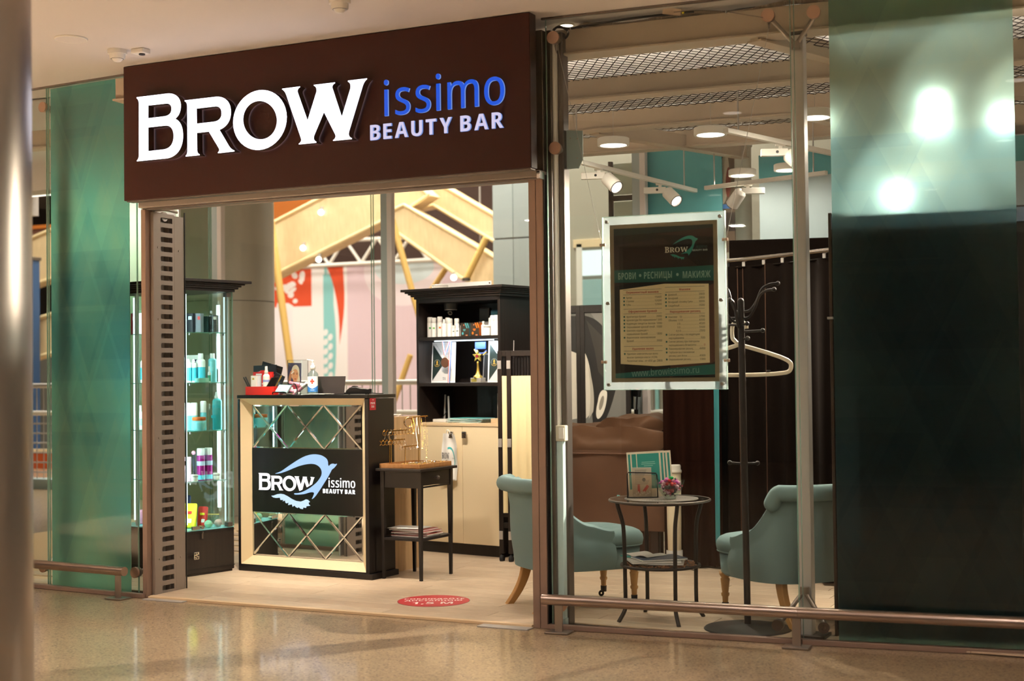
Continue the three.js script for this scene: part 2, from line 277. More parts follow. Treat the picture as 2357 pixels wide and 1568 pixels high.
{ const hub = [2.832, 3.0, -0.125], t0 = fp('R1', 1.313, 3.142), t1 = fp('R2', 0.105, 3.135);
  fitting('forked steel fixing with two copper discs at the top of the pale post', 'R1', [[1.313, 3.142]], hub, [2.832, 3.0, -0.16]);
  const t = scene.children[scene.children.length - 1];
  part(t, 'disc', rod(fp('R2', 0.105, 3.135, -0.006), fp('R2', 0.105, 3.135, -0.026), 0.034, 28), mats.copper); part(t, 'stud', rod(fp('R2', 0.105, 3.135, -0.008), fp('R2', 0.105, 3.135, 0.05), 0.011), mats.steel); part(t, 'arm', rod(fp('R2', 0.105, 3.135, 0.05), hub, 0.012), mats.steel);
  const hb = [2.832, 0.255, -0.125];
  fitting('forked steel fixing with two copper discs at the foot of the pale post', 'R1', [[1.313, 0.09]], hb, [2.832, 0.255, -0.16], mats.steelDark);
  const u = scene.children[scene.children.length - 1];
  part(u, 'disc', rod(fp('R2', 0.105, 0.09, -0.006), fp('R2', 0.105, 0.09, -0.02), 0.028, 28), mats.steelDark); part(u, 'stud', rod(fp('R2', 0.105, 0.09, -0.02), fp('R2', 0.105, 0.09, 0.05), 0.011), mats.steel); part(u, 'arm', rod(fp('R2', 0.105, 0.09, 0.05), hb, 0.012), mats.steel);
}
fitting('steel disc fixing beside the top of the left teal film', 'L', [[0.845, 3.125]], [-2.11, 2.95, -0.16], [-2.11, 2.95, -0.19]);
fitting('steel disc fixing beside the end of the left handrail', 'L', [[0.045, 0.155]], [-1.29, 0.155, -0.05], [-1.28, 0.155, -0.09]);
fitting('steel disc fixing low beside the foot of the left teal film', 'L', [[0.86, 0.14]], [-2.13, 0.32, -0.16], [-2.11, 0.33, -0.19]);
fitting('copper disc fixing low beside the right door jamb', 'R1', [[0.165, 0.13]], [1.51, 0.27, -0.09], [1.54, 0.28, -0.09]);
// handrails
function handrail(label, pts, posts, caps) {
  const t = thing('handrail', label, 'handrail');
  const r = 0.028; for (let i = 0; i + 1 < pts.length; i++) part(t, 'rail', rod(pts[i], pts[i + 1], r, 28), mats.rail);
  for (const c of caps) part(t, 'end_cap', rod(c[0], c[1], r * 1.02, 28), mats.rail);
  for (const [x, z, ry] of posts) { part(t, 'post', box(0.042, 0.15, 0.014, 0.002), mats.steel, [x, 0.075, z], [0, ry, 0]); part(t, 'base_plate', box(0.13, 0.008, 0.1, 0.002), mats.steel, [x, 0.006, z], [0, ry, 0]); }
}
const ro = (s, a) => fp(s, a, 0.172, -0.1);
handrail('short round steel handrail low in front of the left teal film', [ro('L', 0.05), ro('L', 3.9)], [[...ro('L', 0.1).filter((_, i) => i !== 1), F.L.ry]], [[ro('L', 0.045), ro('L', 0.055)]]);
handrail('long round steel handrail low in front of the right glass front', [ro('R1', 0.1), ro('R1', 1.432), ro('R2', 2.6)], [[...ro('R1', 0.185).filter((_, i) => i !== 1), F.R1.ry], [...ro('R1', 1.425).filter((_, i) => i !== 1), F.R1.ry], [...ro('R2', 1.5).filter((_, i) => i !== 1), F.R2.ry]], [[ro('R1', 0.095), ro('R1', 0.105)]]);
// big steel-clad column close to the camera
{
  const t = thing('steel_column', 'thick brushed steel round column at the left edge of the view', 'column', [0.70, 0, 3.43]);
  part(t, 'shaft', uvm(cyl(0.36, 3.25, 0.36, 64)), mats.steel, [0, 1.63, 0]); part(t, 'collar', cyl(0.368, 0.03, 0.368, 64), mats.steelDark, [0, 3.24, 0]);
}
// ceiling fittings in the corridor
{
  const sp = thing('ceiling_speaker', 'round white flush grille in the corridor ceiling, left of the detectors', 'speaker', [-1.0, 3.26, 0.92]);
  part(sp, 'rim', at(new THREE.TorusGeometry(0.085, 0.006, 10, 36), 0, -0.003, 0, Math.PI / 2), mats.white); part(sp, 'grille', cyl(0.082, 0.008, 0.082, 36), mats.ceiling, [0, -0.004, 0]);
  const d = thing('smoke_detector', 'white domed smoke detector on the corridor ceiling', 'smoke detector', [-0.97, 3.26, 0.58]);
  part(d, 'base', cyl(0.055, 0.025), mats.white, [0, -0.0125, 0]); part(d, 'head', lathe([[0, -0.07], [0.02, -0.068], [0.03, -0.055], [0.044, -0.05], [0.046, -0.025]]), mats.white); part(d, 'band', cyl(0.037, 0.008), mats.steelDark, [0, -0.05, 0]);
  const e = thing('ceiling_sensor', 'small flat white sensor on the ceiling, right of the domed detector', 'sensor', [-0.84, 3.26, 0.53]);
  part(e, 'body', box(0.09, 0.028, 0.07, 0.006), mats.white, [0, -0.014, 0]); part(e, 'lens', cyl(0.018, 0.01), mats.black, [0.01, -0.03, 0]);
  const s2 = copyOf(d, 'smoke_detector', 'white detector at the top edge of the picture above the sign', [0.77, 3.26, 0.9]);
}
// corridor downlights out of view, placed to light the floor and shop front
{
  const spots = [[-4, 2.7], [-2, 2.7], [0, 2.9], [2, 3.2], [4.2, 2.6], [6.4, 2.6], [-3, 5.2], [-0.6, 5.2], [2, 5.4], [4.4, 5.2], [6.8, 5], [1, 8], [4, 8.4], [7, 8]];
  let first; for (const [x, z] of spots) {
    if (!first) { first = thing('unseen_downlight', 'round recessed downlight out of view in the corridor ceiling, lighting floor and shop front', 'lamp', [x, 3.26, z], 0, 'unseen recessed downlights in the corridor ceiling'); part(first, 'ring', at(new THREE.TorusGeometry(0.075, 0.008, 8, 36), 0, -0.003, 0, Math.PI / 2), mats.white); part(first, 'lamp_glass', cyl(0.07, 0.006, 0.07, 32), glow(WARM, 4), [0, -0.004, 0]); } else copyOf(first, 'unseen_downlight', null, [x, 3.26, z]);
    const l = new THREE.SpotLight(WARM, LEVEL.corridor, 0, R(72), 0.8, 2); l.position.set(x, 3.235, z); l.target.position.set(x, 0, z - 0.25); l.shadow.radius = 5; scene.add(l, l.target);
  }
  // added fill downlights: their pools lie outside the frame and the bounce lights the ceiling
  let acc; for (const [x, z, k] of [[-3.0, 2.7, 1], [-1.8, 2.7, 1], [-3.0, 4.2, 1], [-1.8, 4.2, 1], [-4.3, 3.4, 1], [6.8, 1.8, 1], [7.8, 3.4, 1], [8.8, 6.8, 1], [-3.4, 7.5, 1], [7.4, 8.6, 1]]) {
    if (!acc) { acc = thing('fill_downlight', 'added narrow fill downlight outside the view, brightening the corridor ceiling by bounce', 'lamp', [x, 3.26, z], 0, 'added fill downlights in the corridor ceiling'); part(acc, 'ring', at(new THREE.TorusGeometry(0.06, 0.01, 8, 36), 0, -0.003, 0, Math.PI / 2), mats.alu); part(acc, 'lamp_glass', cyl(0.055, 0.006, 0.055, 32), glow(WARM, 6), [0, -0.002, 0]); } else copyOf(acc, 'fill_downlight', null, [x, 3.26, z]);
    const l = new THREE.SpotLight(WARM, LEVEL.accent * k, 0, R(23), 0.5, 2); l.position.set(x, 3.235, z); l.target.position.set(x, 0, z); l.shadow.radius = 4; scene.add(l, l.target);
  }
}
// ---------------------------------------------------------------- the shop sign
const path = (Cls, cmds) => { const p = new Cls(); for (const [k, c] of cmds.entries()) { if (c.length === 2) k ? p.lineTo(...c) : p.moveTo(...c); else if (c.length === 4) p.quadraticCurveTo(...c); else p.bezierCurveTo(...c); } return p; };
const glyph = (outer, ...holes) => { const s = path(THREE.Shape, outer); s.holes = holes.map((h) => path(THREE.Path, h)); return s; };
const BROW = {
  B: [glyph([[-1.093, 3.048], [-0.86, 3.0475], [-0.8, 3.047, -0.757, 3.015, -0.757, 2.965], [-0.757, 2.93, -0.772, 2.906, -0.799, 2.891], [-0.762, 2.874, -0.742, 2.84, -0.742, 2.786], [-0.742, 2.71, -0.79, 2.661, -0.87, 2.66], [-1.094, 2.66], [-1.094, 2.6655], [-1.083, 2.67, -1.078, 2.69], [-1.076, 3.01], [-1.079, 3.034, -1.093, 3.0415]],
    [[-1.003, 2.989], [-1.004, 2.913], [-0.885, 2.9135], [-0.846, 2.914, -0.828, 2.928, -0.828, 2.953], [-0.828, 2.977, -0.843, 2.988, -0.872, 2.988]], [[-1.004, 2.857], [-1.004, 2.715], [-0.89, 2.716], [-0.842, 2.717, -0.8135, 2.743, -0.8135, 2.79], [-0.8135, 2.834, -0.838, 2.857, -0.878, 2.857]])],
  R: [glyph([[-0.729, 2.994], [-0.505, 2.9935], [-0.435, 2.993, -0.391, 2.955, -0.391, 2.895], [-0.391, 2.845, -0.42, 2.81, -0.474, 2.797], [-0.412, 2.705], [-0.393, 2.676, -0.368, 2.6675], [-0.368, 2.662], [-0.487, 2.661], [-0.487, 2.667], [-0.471, 2.675, -0.482, 2.692], [-0.552, 2.793], [-0.639, 2.793], [-0.638, 2.69], [-0.636, 2.67, -0.62, 2.6655], [-0.62, 2.66], [-0.724, 2.66], [-0.724, 2.666], [-0.713, 2.67, -0.711, 2.69], [-0.71, 2.96], [-0.712, 2.983, -0.729, 2.988]],
    [[-0.64, 2.937], [-0.639, 2.848], [-0.52, 2.8485], [-0.478, 2.849, -0.4595, 2.864, -0.4595, 2.893], [-0.4595, 2.92, -0.474, 2.937, -0.508, 2.937]])],
  O: [(() => { const s = new THREE.Shape(); s.absellipse(-0.188, 2.829, 0.1885, 0.1725, 0, Math.PI * 2, false, 0); const h = new THREE.Path(); h.absellipse(-0.186, 2.828, 0.122, 0.107, 0, Math.PI * 2, true, -0.55); s.holes.push(h); return s; })()],
  W: [glyph([[-0.03, 2.994], [0.093, 2.995], [0.093, 2.99], [0.07, 2.98, 0.078, 2.96], [0.142, 2.798], [0.202, 2.95], [0.21, 2.98, 0.186, 2.989], [0.186, 2.994], [0.328, 2.994], [0.328, 2.989], [0.304, 2.98, 0.312, 2.96], [0.371, 2.798], [0.428, 2.948], [0.435, 2.98, 0.413, 2.989], [0.413, 2.995], [0.538, 2.995], [0.538, 2.99], [0.521, 2.982, 0.51, 2.955], [0.418, 2.71], [0.409, 2.682, 0.436, 2.672], [0.436, 2.667], [0.311, 2.667], [0.311, 2.672], [0.334, 2.681, 0.326, 2.702], [0.253, 2.833], [0.187, 2.71], [0.176, 2.682, 0.2, 2.672], [0.2, 2.666], [0.081, 2.666], [0.081, 2.671], [0.104, 2.681, 0.095, 2.702], [0.0, 2.95], [-0.011, 2.98, -0.03, 2.989]])],
};
{
  const s = thing('shop_sign', 'long dark brown lightbox sign with glowing white and blue lettering above the doorway', 'sign', [0, 0, 0]);
  part(s, 'sign_box', boxAt(-1.244, 1.506, 2.436, 3.257, 0.148, 0.22, 0.003), mats.sign);
  part(s, 'sign_edge', M(boxAt(1.506, 1.5085, 2.438, 3.255, 0.148, 0.217, 0)), mats.signSide); part(s, 'bottom_trim', boxAt(-1.23, 1.5, 2.428, 2.436, 0.152, 0.21, 0.001), mats.steelDark);
  part(s, 'back_rail', boxAt(-1.2, 1.42, 2.5, 3.2, 0.05, 0.148, 0.002), mats.steelDark);
  const face = glow('#f1f0ff', 2.6), side = std('#35251d', 0.5), blue = glow('#0a55dd', 0.8), edge = glow('#86a6ee', 0.6), lilac = glow('#d9d2f2', 0.8);
  for (const k of Object.keys(BROW)) {
    part(s, 'letter', extr(BROW[k][0], 0.05, 0, 20), [glow('#f1f0ff', 2.6), side].map((m, i) => (i ? side : face)), [0, 0, 0.226], [0, 0, 0], 'glowing white letter');
  }
  letters3d(s, 'issimo', font.reg, 0.62, 1.362, 2.782, 2.985, 0.012, [blue, edge], 0.222, 0, 0.16);
  letters3d(s, 'BEAUTY BAR', font.bold, 0.528, 1.353, 2.657, 2.743, 0.012, [lilac, edge], 0.222, 0, 0.2);
}
// ---------------------------------------------------------------- reception counter
const swallow = [[-0.821, 0.686], [-0.771, 0.703], [-0.709, 0.738], [-0.647, 0.772], [-0.585, 0.802], [-0.532, 0.819], [-0.483, 0.825], [-0.435, 0.821], [-0.403, 0.81], [-0.379, 0.793], [-0.371, 0.774], [-0.37, 0.758], [-0.364, 0.748], [-0.354, 0.755], [-0.344, 0.762], [-0.328, 0.765], [-0.314, 0.762], [-0.296, 0.764], [-0.31, 0.746], [-0.322, 0.735], [-0.338, 0.725], [-0.348, 0.71], [-0.372, 0.674], [-0.405, 0.631], [-0.446, 0.579], [-0.486, 0.535], [-0.507, 0.522], [-0.496, 0.541], [-0.488, 0.561], [-0.492, 0.567], [-0.51, 0.568], [-0.534, 0.564], [-0.575, 0.553], [-0.628, 0.548], [-0.655, 0.549], [-0.658, 0.555], [-0.628, 0.558], [-0.587, 0.568], [-0.546, 0.585], [-0.506, 0.607], [-0.465, 0.636], [-0.437, 0.666], [-0.424, 0.689], [-0.423, 0.712], [-0.432, 0.731], [-0.448, 0.745], [-0.472, 0.756], [-0.504, 0.76], [-0.545, 0.757], [-0.606, 0.745], [-0.668, 0.725], [-0.73, 0.703], [-0.788, 0.688]];
const wing = [[-0.856, 0.533], [-0.835, 0.535], [-0.806, 0.545], [-0.777, 0.549], [-0.748, 0.546], [-0.715, 0.534], [-0.678, 0.516], [-0.641, 0.504], [-0.604, 0.501], [-0.58, 0.508], [-0.559, 0.518], [-0.543, 0.516], [-0.525, 0.502], [-0.537, 0.495], [-0.535, 0.485], [-0.522, 0.476], [-0.556, 0.471], [-0.558, 0.46], [-0.584, 0.462], [-0.584, 0.451], [-0.605, 0.453], [-0.621, 0.464], [-0.629, 0.457], [-0.644, 0.462], [-0.656, 0.473], [-0.672, 0.464], [-0.678, 0.48], [-0.711, 0.474], [-0.705, 0.49], [-0.726, 0.485], [-0.736, 0.493], [-0.734, 0.504], [-0.759, 0.498], [-0.75, 0.507], [-0.777, 0.507], [-0.781, 0.522], [-0.815, 0.519], [-0.84, 0.522]];
const W1 = [[-0.653, 0.672], [-0.615, 0.672], [-0.621, 0.664], [-0.601, 0.614], [-0.581, 0.665], [-0.584, 0.671], [-0.549, 0.671], [-0.552, 0.663], [-0.532, 0.609], [-0.55, 0.6], [-0.569, 0.643], [-0.589, 0.582], [-0.612, 0.574], [-0.646, 0.661]];
const W2 = [[-0.518, 0.671], [-0.484, 0.669], [-0.491, 0.661], [-0.506, 0.622], [-0.53, 0.61], [-0.511, 0.661]];
const counterRy = R(-3.2), counterPos = [-0.301, 0, -1.041];
const onCounter = (x, z, y = 1.228) => [counterPos[0] + x * Math.cos(counterRy) + z * Math.sin(counterRy), y, counterPos[2] - x * Math.sin(counterRy) + z * Math.cos(counterRy)];
{
  const c = thing('reception_counter', 'black reception counter with a cream frame, diamond cut mirrors and a glowing bird logo', 'counter', counterPos, counterRy);
  const W = 1.108, x0 = -W, D = 0.3;
  part(c, 'body', uvm(M(boxAt(x0, 0, 0.05, 1.2, -D, -0.065, 0), boxAt(x0, -1.086, 0.055, 1.2, -0.08, 0, 0.002), boxAt(-0.03, 0, 0.055, 1.2, -0.08, 0, 0.002), boxAt(x0, 0, 0.012, 0.06, -0.3, 0, 0.002), boxAt(x0 + 0.01, 0.028, 0.012, 0.05, -D, 0.008, 0.002))), mats.blackwood);
  part(c, 'countertop', boxAt(x0 - 0.002, 0.002, 1.205, 1.228, -D - 0.02, 0.004, 0.002), mats.black);
  // cream frame: four mitred bevel faces from the front edge back to the mirrors
  const o = [-1.086, -0.03, 0.06, 1.205], i = [-1.026, -0.09, 0.116, 1.158], zi = -0.058, zo = -0.002;
  const quad = (p) => { const g = new THREE.BufferGeometry(), back = p.map((q) => [q[0], q[1], q[2] - 0.004]); const v = [], f = (a, b, d, e) => v.push(...a, ...b, ...d, ...a, ...d, ...e); f(...p); f(...back.slice().reverse()); for (let k = 0; k < 4; k++) f(p[k], back[k], back[(k + 1) % 4], p[(k + 1) % 4]); g.setAttribute('position', new THREE.Float32BufferAttribute(v, 3)); g.setAttribute('uv', new THREE.Float32BufferAttribute(new Float32Array(v.length / 3 * 2), 2)); g.computeVertexNormals(); return g; };
  part(c, 'frame_side', quad([[o[0], o[2], zo], [i[0], i[2], zi], [i[0], i[3], zi], [o[0], o[3], zo]]), mats.cream);
  part(c, 'frame_side', quad([[i[1], i[2], zi], [o[1], o[2], zo], [o[1], o[3], zo], [i[1], i[3], zi]]), mats.cream);
  part(c, 'frame_bottom', quad([[o[0], o[2], zo], [o[1], o[2], zo], [i[1], i[2], zi], [i[0], i[2], zi]]), mats.cream);
  part(c, 'frame_top', quad([[i[0], i[3], zi], [i[1], i[3], zi], [o[1], o[3], zo], [o[0], o[3], zo]]), mats.cream);
  part(c, 'inner_edge', boxAt(-1.028, -1.018, 0.116, 1.158, -0.06, -0.0575, 0), mats.black);
  // bevelled mirror tiles: each polygon is a slightly raised facet with sloping rims
  const tile = (poly) => {
    const g = new THREE.BufferGeometry(), v = [], cx = poly.reduce((s, p) => s + p[0], 0) / poly.length, cy = poly.reduce((s, p) => s + p[1], 0) / poly.length, n = poly.length;
    const inr = poly.map((p, k) => { const a = poly[(k + n - 1) % n], b = poly[(k + 1) % n], e1 = new THREE.Vector2(p[0] - a[0], p[1] - a[1]).normalize(), e2 = new THREE.Vector2(b[0] - p[0], b[1] - p[1]).normalize(), n1 = new THREE.Vector2(-e1.y, e1.x), n2 = new THREE.Vector2(-e2.y, e2.x), m = n1.clone().add(n2).normalize(), d = 0.0085 / Math.max(0.35, m.dot(n1)); return [p[0] + m.x * d, p[1] + m.y * d]; });
    for (let k = 0; k < n; k++) { const a = poly[k], b = poly[(k + 1) % n], ia = inr[k], ib = inr[(k + 1) % n]; v.push(a[0], a[1], 0, b[0], b[1], 0, ib[0], ib[1], 0.0026, a[0], a[1], 0, ib[0], ib[1], 0.0026, ia[0], ia[1], 0.0026, cx, cy, 0.0026, ia[0], ia[1], 0.0026, ib[0], ib[1], 0.0026); }
    g.setAttribute('position', new THREE.Float32BufferAttribute(v, 3)); g.setAttribute('uv', new THREE.Float32BufferAttribute(new Float32Array(v.length / 3 * 2), 2)); g.computeVertexNormals(); return g;
  };
  const xs = [-1.024, -0.7127, -0.4013, -0.09];
  for (const [y0, y1] of [[0.86, 1.158], [0.118, 0.42]]) {
    const m = (y0 + y1) / 2;
    for (let k = 0; k < 3; k++) {
      const a = xs[k], b = xs[k + 1], q = (a + b) / 2;
      part(c, 'mirror_tile', tile([[a, y1], [q, m], [b, y1]]), mats.mirror, [0, 0, zi]); part(c, 'mirror_tile', tile([[a, y0], [b, y0], [q, m]]), mats.mirror, [0, 0, zi]);
      if (k === 0) part(c, 'mirror_tile', tile([[a, y0], [q, m], [a, y1]]), mats.mirror, [0, 0, zi]);
      if (k < 2) part(c, 'mirror_tile', tile([[b, y0], [xs[k + 1] + 0.1557, m], [b, y1], [q, m]]), mats.mirror, [0, 0, zi]);
      else part(c, 'mirror_tile', tile([[b, y0], [b, y1], [q, m]]), mats.mirror, [0, 0, zi]);
    }
  }
  const lp = part(c, 'logo_panel', boxAt(-1.026, -0.09, 0.42, 0.86, -0.062, -0.053, 0.001), std('#0d0b0b', 0.35), [0, 0, 0], [0, 0, 0], 'black panel with backlit logo');
  const lw = glow('#ffffff', 1.5), lb = glow('#a9cdfb', 0.95), lb2 = glow('#c9e4fb', 0.95);
  part(lp, 'logo_bird', extr(shapeOf(smooth(swallow, 3)), 0.003), lb, [0, 0, -0.053]); part(lp, 'logo_wing', extr(shapeOf(wing), 0.003), lb2, [0, 0, -0.053]);
  const fit = (sh, sx0, sx1, sy0, sy1, x0_, x1_, y0_, y1_) => { const g = extr(sh, 1, 0, 14); g.translate(-sx0, -sy0, 0); g.scale((x1_ - x0_) / (sx1 - sx0), (y1_ - y0_) / (sy1 - sy0), 0.003); g.translate(x0_, y0_, -0.053); return g; };
  part(lp, 'letter', fit(BROW.B[0], -1.094, -0.742, 2.66, 3.048, -0.967, -0.862, 0.571, 0.687), lw); part(lp, 'letter', fit(BROW.R[0], -0.729, -0.368, 2.66, 2.994, -0.859, -0.754, 0.572, 0.671), lw);
  part(lp, 'letter', fit(BROW.O[0], -0.3765, 0.0005, 2.6565, 3.0015, -0.757, -0.641, 0.5695, 0.674), lw); part(lp, 'letter', M(at(extr(shapeOf(W1), 0.003), 0, 0, -0.053), at(extr(shapeOf(W2), 0.003), 0, 0, -0.053)), lw);
  letters3d(lp, 'issimo', font.reg, -0.366, -0.148, 0.606, 0.67, 0.003, lw, -0.053, 0, 0.16); letters3d(lp, 'BEAUTY BAR', font.bold, -0.4135, -0.148, 0.565, 0.594, 0.003, lw, -0.053, 0, 0.24);
  const st = tex(128, 140, (g, w, h) => { g.fillStyle = '#b3262d'; g.fillRect(0, 0, w, h); g.fillStyle = '#f4d9d6'; g.font = 'bold 17px sans-serif'; g.textAlign = 'center'; g.fillText('♥ FREE', w / 2, 26); g.fillStyle = '#f3e9e6'; for (const [x, y] of [[20, 46], [53, 46], [86, 46], [36, 86], [70, 86]]) g.fillRect(x, y, 22, 24); g.fillStyle = '#333'; for (const [x, y] of [[26, 56], [60, 50], [92, 52], [42, 92], [78, 90]]) g.fillRect(x, y, 9, 11); });
  part(c, 'side_sticker', new THREE.BoxGeometry(0.001, 0.078, 0.07), std('#ffffff', 0.6, 0, { map: st }), [0.0008, 1.165, -0.052], [0, 0, 0], 'small red sticker with white squares');
}
{ // desk standing behind the counter
  const d = thing('desk', 'pale wood desk end panel just behind the right end of the black counter', 'desk', [-0.325, 0, -1.375], counterRy);
  part(d, 'side_panel', boxAt(-0.03, 0, 0.012, 1.07, -0.36, 0.0, 0.002), mats.oak); part(d, 'desk_top', boxAt(-0.95, -0.03, 0.72, 0.745, -0.36, 0, 0.002), mats.oak); part(d, 'side_panel', boxAt(-0.95, -0.92, 0.012, 1.0, -0.36, 0, 0.002), mats.oak); part(d, 'shelf', boxAt(-0.95, -0.03, 1.04, 1.06, -0.36, -0.05, 0.002), mats.oak);
  const p = thing('business_card_stack', 'low white stack of cards on the desk edge behind the necklace stand', 'cards', [-0.37, 1.07, -1.5], 0.2); for (let k = 0; k < 3; k++) part(p, 'card', box(0.07, 0.005, 0.05, 0.001), mats.paper, [k * 0.004, 0.0026 + k * 0.0055, k * 0.003], [0, k * 0.1, 0]);
}
// ---------------------------------------------------------------- things on the counter
function bottle(name, label, o, pos, group) {   // o: h, r, body, cap, label colour, kind of top
  const t = thing(name, label, o.cat ?? 'bottle', pos, o.ry ?? 0, group), h = o.h, r = o.r, sh = h * (o.sh ?? 0.72), n = o.n ?? 0.38;
  part(t, 'body', lathe([[0, 0.0], [r * 0.94, 0], [r, r * 0.12], [r, sh * 0.93], [r * 0.93, sh * 0.98], [r * 0.6, sh + (h - sh) * 0.12], [r * n, sh + (h - sh) * 0.16], [0, sh + (h - sh) * 0.17]], 24), o.body);
  if (o.top === 'pump') { part(t, 'cap', lathe([[0, sh + 0.006], [r * 0.5, sh + 0.006], [r * 0.5, sh + (h - sh) * 0.45], [r * 0.2, sh + (h - sh) * 0.5], [r * 0.16, h - 0.008], [0, h - 0.008]], 18), o.cap); part(t, 'nozzle', M(at(box(r * 1.5, 0.008, r * 0.5, 0.003), -r * 0.5, h - 0.004, 0)), o.cap); }
  else if (o.top === 'spray') part(t, 'cap', lathe([[0, sh + (h - sh) * 0.1], [r * 0.52, sh + (h - sh) * 0.1], [r * 0.55, sh + (h - sh) * 0.45], [r * 0.4, sh + (h - sh) * 0.55], [r * 0.36, h], [0, h]], 18), o.cap);
  else if (o.top === 'dome') part(t, 'cap', lathe([[0, sh * 0.99], [r * 0.96, sh * 0.97], [r * 0.96, h - r * 0.3], [r * 0.75, h], [0, h]], 18), o.cap);
  else part(t, 'cap', lathe([[0, sh + (h - sh) * 0.1], [r * 0.55, sh + (h - sh) * 0.1], [r * 0.55, h - 0.002], [r * 0.5, h], [0, h]], 18), o.cap);
  if (o.lab) part(t, 'label', at(new THREE.CylinderGeometry(r * 1.012, r * 1.012, sh * (o.lh ?? 0.5), 28, 1, true, o.arc ? 0.15 : 0, o.arc ?? Math.PI * 2), 0, sh * (o.ly ?? 0.42), 0), o.lab);
  return t;
}
{
  const bx = thing('sample_tray', 'red open tray of beauty samples at the left end of the counter', 'tray', onCounter(-0.96, -0.11), counterRy + 0.12);
  part(bx, 'tray_wall', M(boxAt(-0.115, 0.115, 0, 0.058, 0.055, 0.06, 0.001), boxAt(-0.115, 0.115, 0, 0.058, -0.06, -0.055, 0.001), boxAt(-0.115, -0.11, 0, 0.058, -0.055, 0.055, 0.001), boxAt(0.11, 0.115, 0, 0.058, -0.055, 0.055, 0.001), boxAt(-0.11, 0.11, 0, 0.004, -0.055, 0.055, 0)), mats.red);
  const P = (x, z, y = 1.232) => { const a = counterRy + 0.12, c = onCounter(-0.96, -0.11, y); return [c[0] + x * Math.cos(a) + z * Math.sin(a), y, c[2] - x * Math.sin(a) + z * Math.cos(a)]; };
  const dark = std('#1c2228', 0.4), pinkPrint = tex(256, 256, (g, w, h) => { g.fillStyle = '#191d24'; g.fillRect(0, 0, w, h); g.fillStyle = '#e79bbd'; g.beginPath(); g.moveTo(25, 60); g.lineTo(120, 45); g.lineTo(115, 105); g.lineTo(30, 110); g.fill(); g.beginPath(); g.moveTo(150, 55); g.lineTo(240, 85); g.lineTo(225, 125); g.lineTo(155, 105); g.fill(); g.strokeStyle = '#5b2944'; g.lineWidth = 3; for (let k = 0; k < 9; k++) { g.beginPath(); g.moveTo(36 + k * 9, 62); g.lineTo(38 + k * 9, 95); g.stroke(); } });
  const b1 = thing('sample_box', 'dark sample pack with pink print standing at the back of the red tray', 'box', P(-0.01, -0.035, 1.232), counterRy + 0.1); part(b1, 'carton', new THREE.BoxGeometry(0.185, 0.205, 0.016), [dark, dark, dark, dark, std('#ffffff', 0.4, 0, { map: pinkPrint }), dark], [-0.005, 0.1, 0], [-0.08, 0, 0.03]); part(b1, 'flap', box(0.06, 0.004, 0.016), dark, [0.02, 0.206, 0]);
  const b1b = thing('sample_box', 'thin black sample pack leaning sideways behind the pink printed pack', 'box', P(0.015, -0.05, 1.232), counterRy + 0.1); part(b1b, 'carton', box(0.17, 0.2, 0.01), mats.black, [0, 0.113, 0], [0, 0, -0.26]); part(b1b, 'seam', box(0.17, 0.003, 0.0105), mats.steelDark, [0.02, 0.19, 0], [0, 0, -0.26]);
  const b1c = thing('sample_box', 'dark card tilted out of the right back corner of the red tray', 'box', P(0.088, -0.03, 1.25), counterRy + 0.1); part(b1c, 'carton', box(0.08, 0.13, 0.012), dark, [0, 0.06, 0], [0, 0, -0.42]); part(b1c, 'edge', box(0.08, 0.004, 0.0125), mats.black, [0.022, 0.112, 0], [0, 0, -0.42]);
  const redPrint = tex(256, 256, (g, w, h) => { g.fillStyle = '#d42320'; g.fillRect(0, 0, w, h); g.fillStyle = '#f5eeee'; g.font = 'bold 120px sans-serif'; g.textAlign = 'center'; g.fillText('50', 140, 215); });
  const b2 = thing('sample_box', 'bright red sample pack with white digits standing in the red tray', 'box', P(-0.01, -0.008, 1.232), counterRy + 0.1); part(b2, 'carton', new THREE.BoxGeometry(0.158, 0.155, 0.018), [mats.red, mats.red, mats.red, mats.red, std('#ffffff', 0.5, 0, { map: redPrint }), mats.red], [-0.002, 0.078, 0]); part(b2, 'hang_tab', box(0.05, 0.012, 0.003), mats.red, [-0.002, 0.16, 0]);
  const b3 = thing('cosmetic_box', 'small cream box with green foot standing in the front of the red tray', 'box', P(-0.058, 0.03, 1.232), counterRy + 0.15); part(b3, 'carton', box(0.045, 0.11, 0.03), mats.paper, [0, 0.075, 0]); part(b3, 'base_band', box(0.0455, 0.03, 0.0305), std('#6f8f62', 0.5), [0, 0.015, 0]); part(b3, 'print', box(0.02, 0.018, 0.0306), mats.gold, [-0.003, 0.108, 0]);
  const b4 = thing('cream_tube', 'white squeeze tube standing behind the cream box in the red tray', 'tube', P(-0.035, 0.012, 1.232), counterRy); part(b4, 'tube', M(at(cyl(0.018, 0.1, 0.02, 20), 0, 0.08, 0), at(box(0.05, 0.012, 0.006, 0.001), 0, 0.138, 0)), std('#dfe8ee', 0.4)); part(b4, 'cap', at(cyl(0.017, 0.03, 0.017, 20), 0, 0.015, 0), mats.pink);
  bottle('spray_bottle', 'white spray bottle with blue slanted print standing in the red tray', { h: 0.195, r: 0.024, body: mats.white, cap: std('#e9e4df', 0.4), top: 'spray', sh: 0.68, lab: std('#8d9bd0', 0.5), lh: 0.12, ly: 0.7 }, P(0.03, 0.02, 1.232));
  const pen = thing('makeup_pencil', 'black pencil fanned out in the red tray', 'pencil', P(0.035, 0.045, 1.26), counterRy, 'black pencils fanned out in the red tray');
  part(pen, 'barrel', at(cyl(0.005, 0.085, 0.005, 8), 0, 0.065, 0), mats.black); part(pen, 'tip', at(cyl(0.0052, 0.022, 0.0052, 8), 0, 0.011, 0), mats.copper); pen.rotation.z = -0.62; pen.rotation.order = 'YXZ';
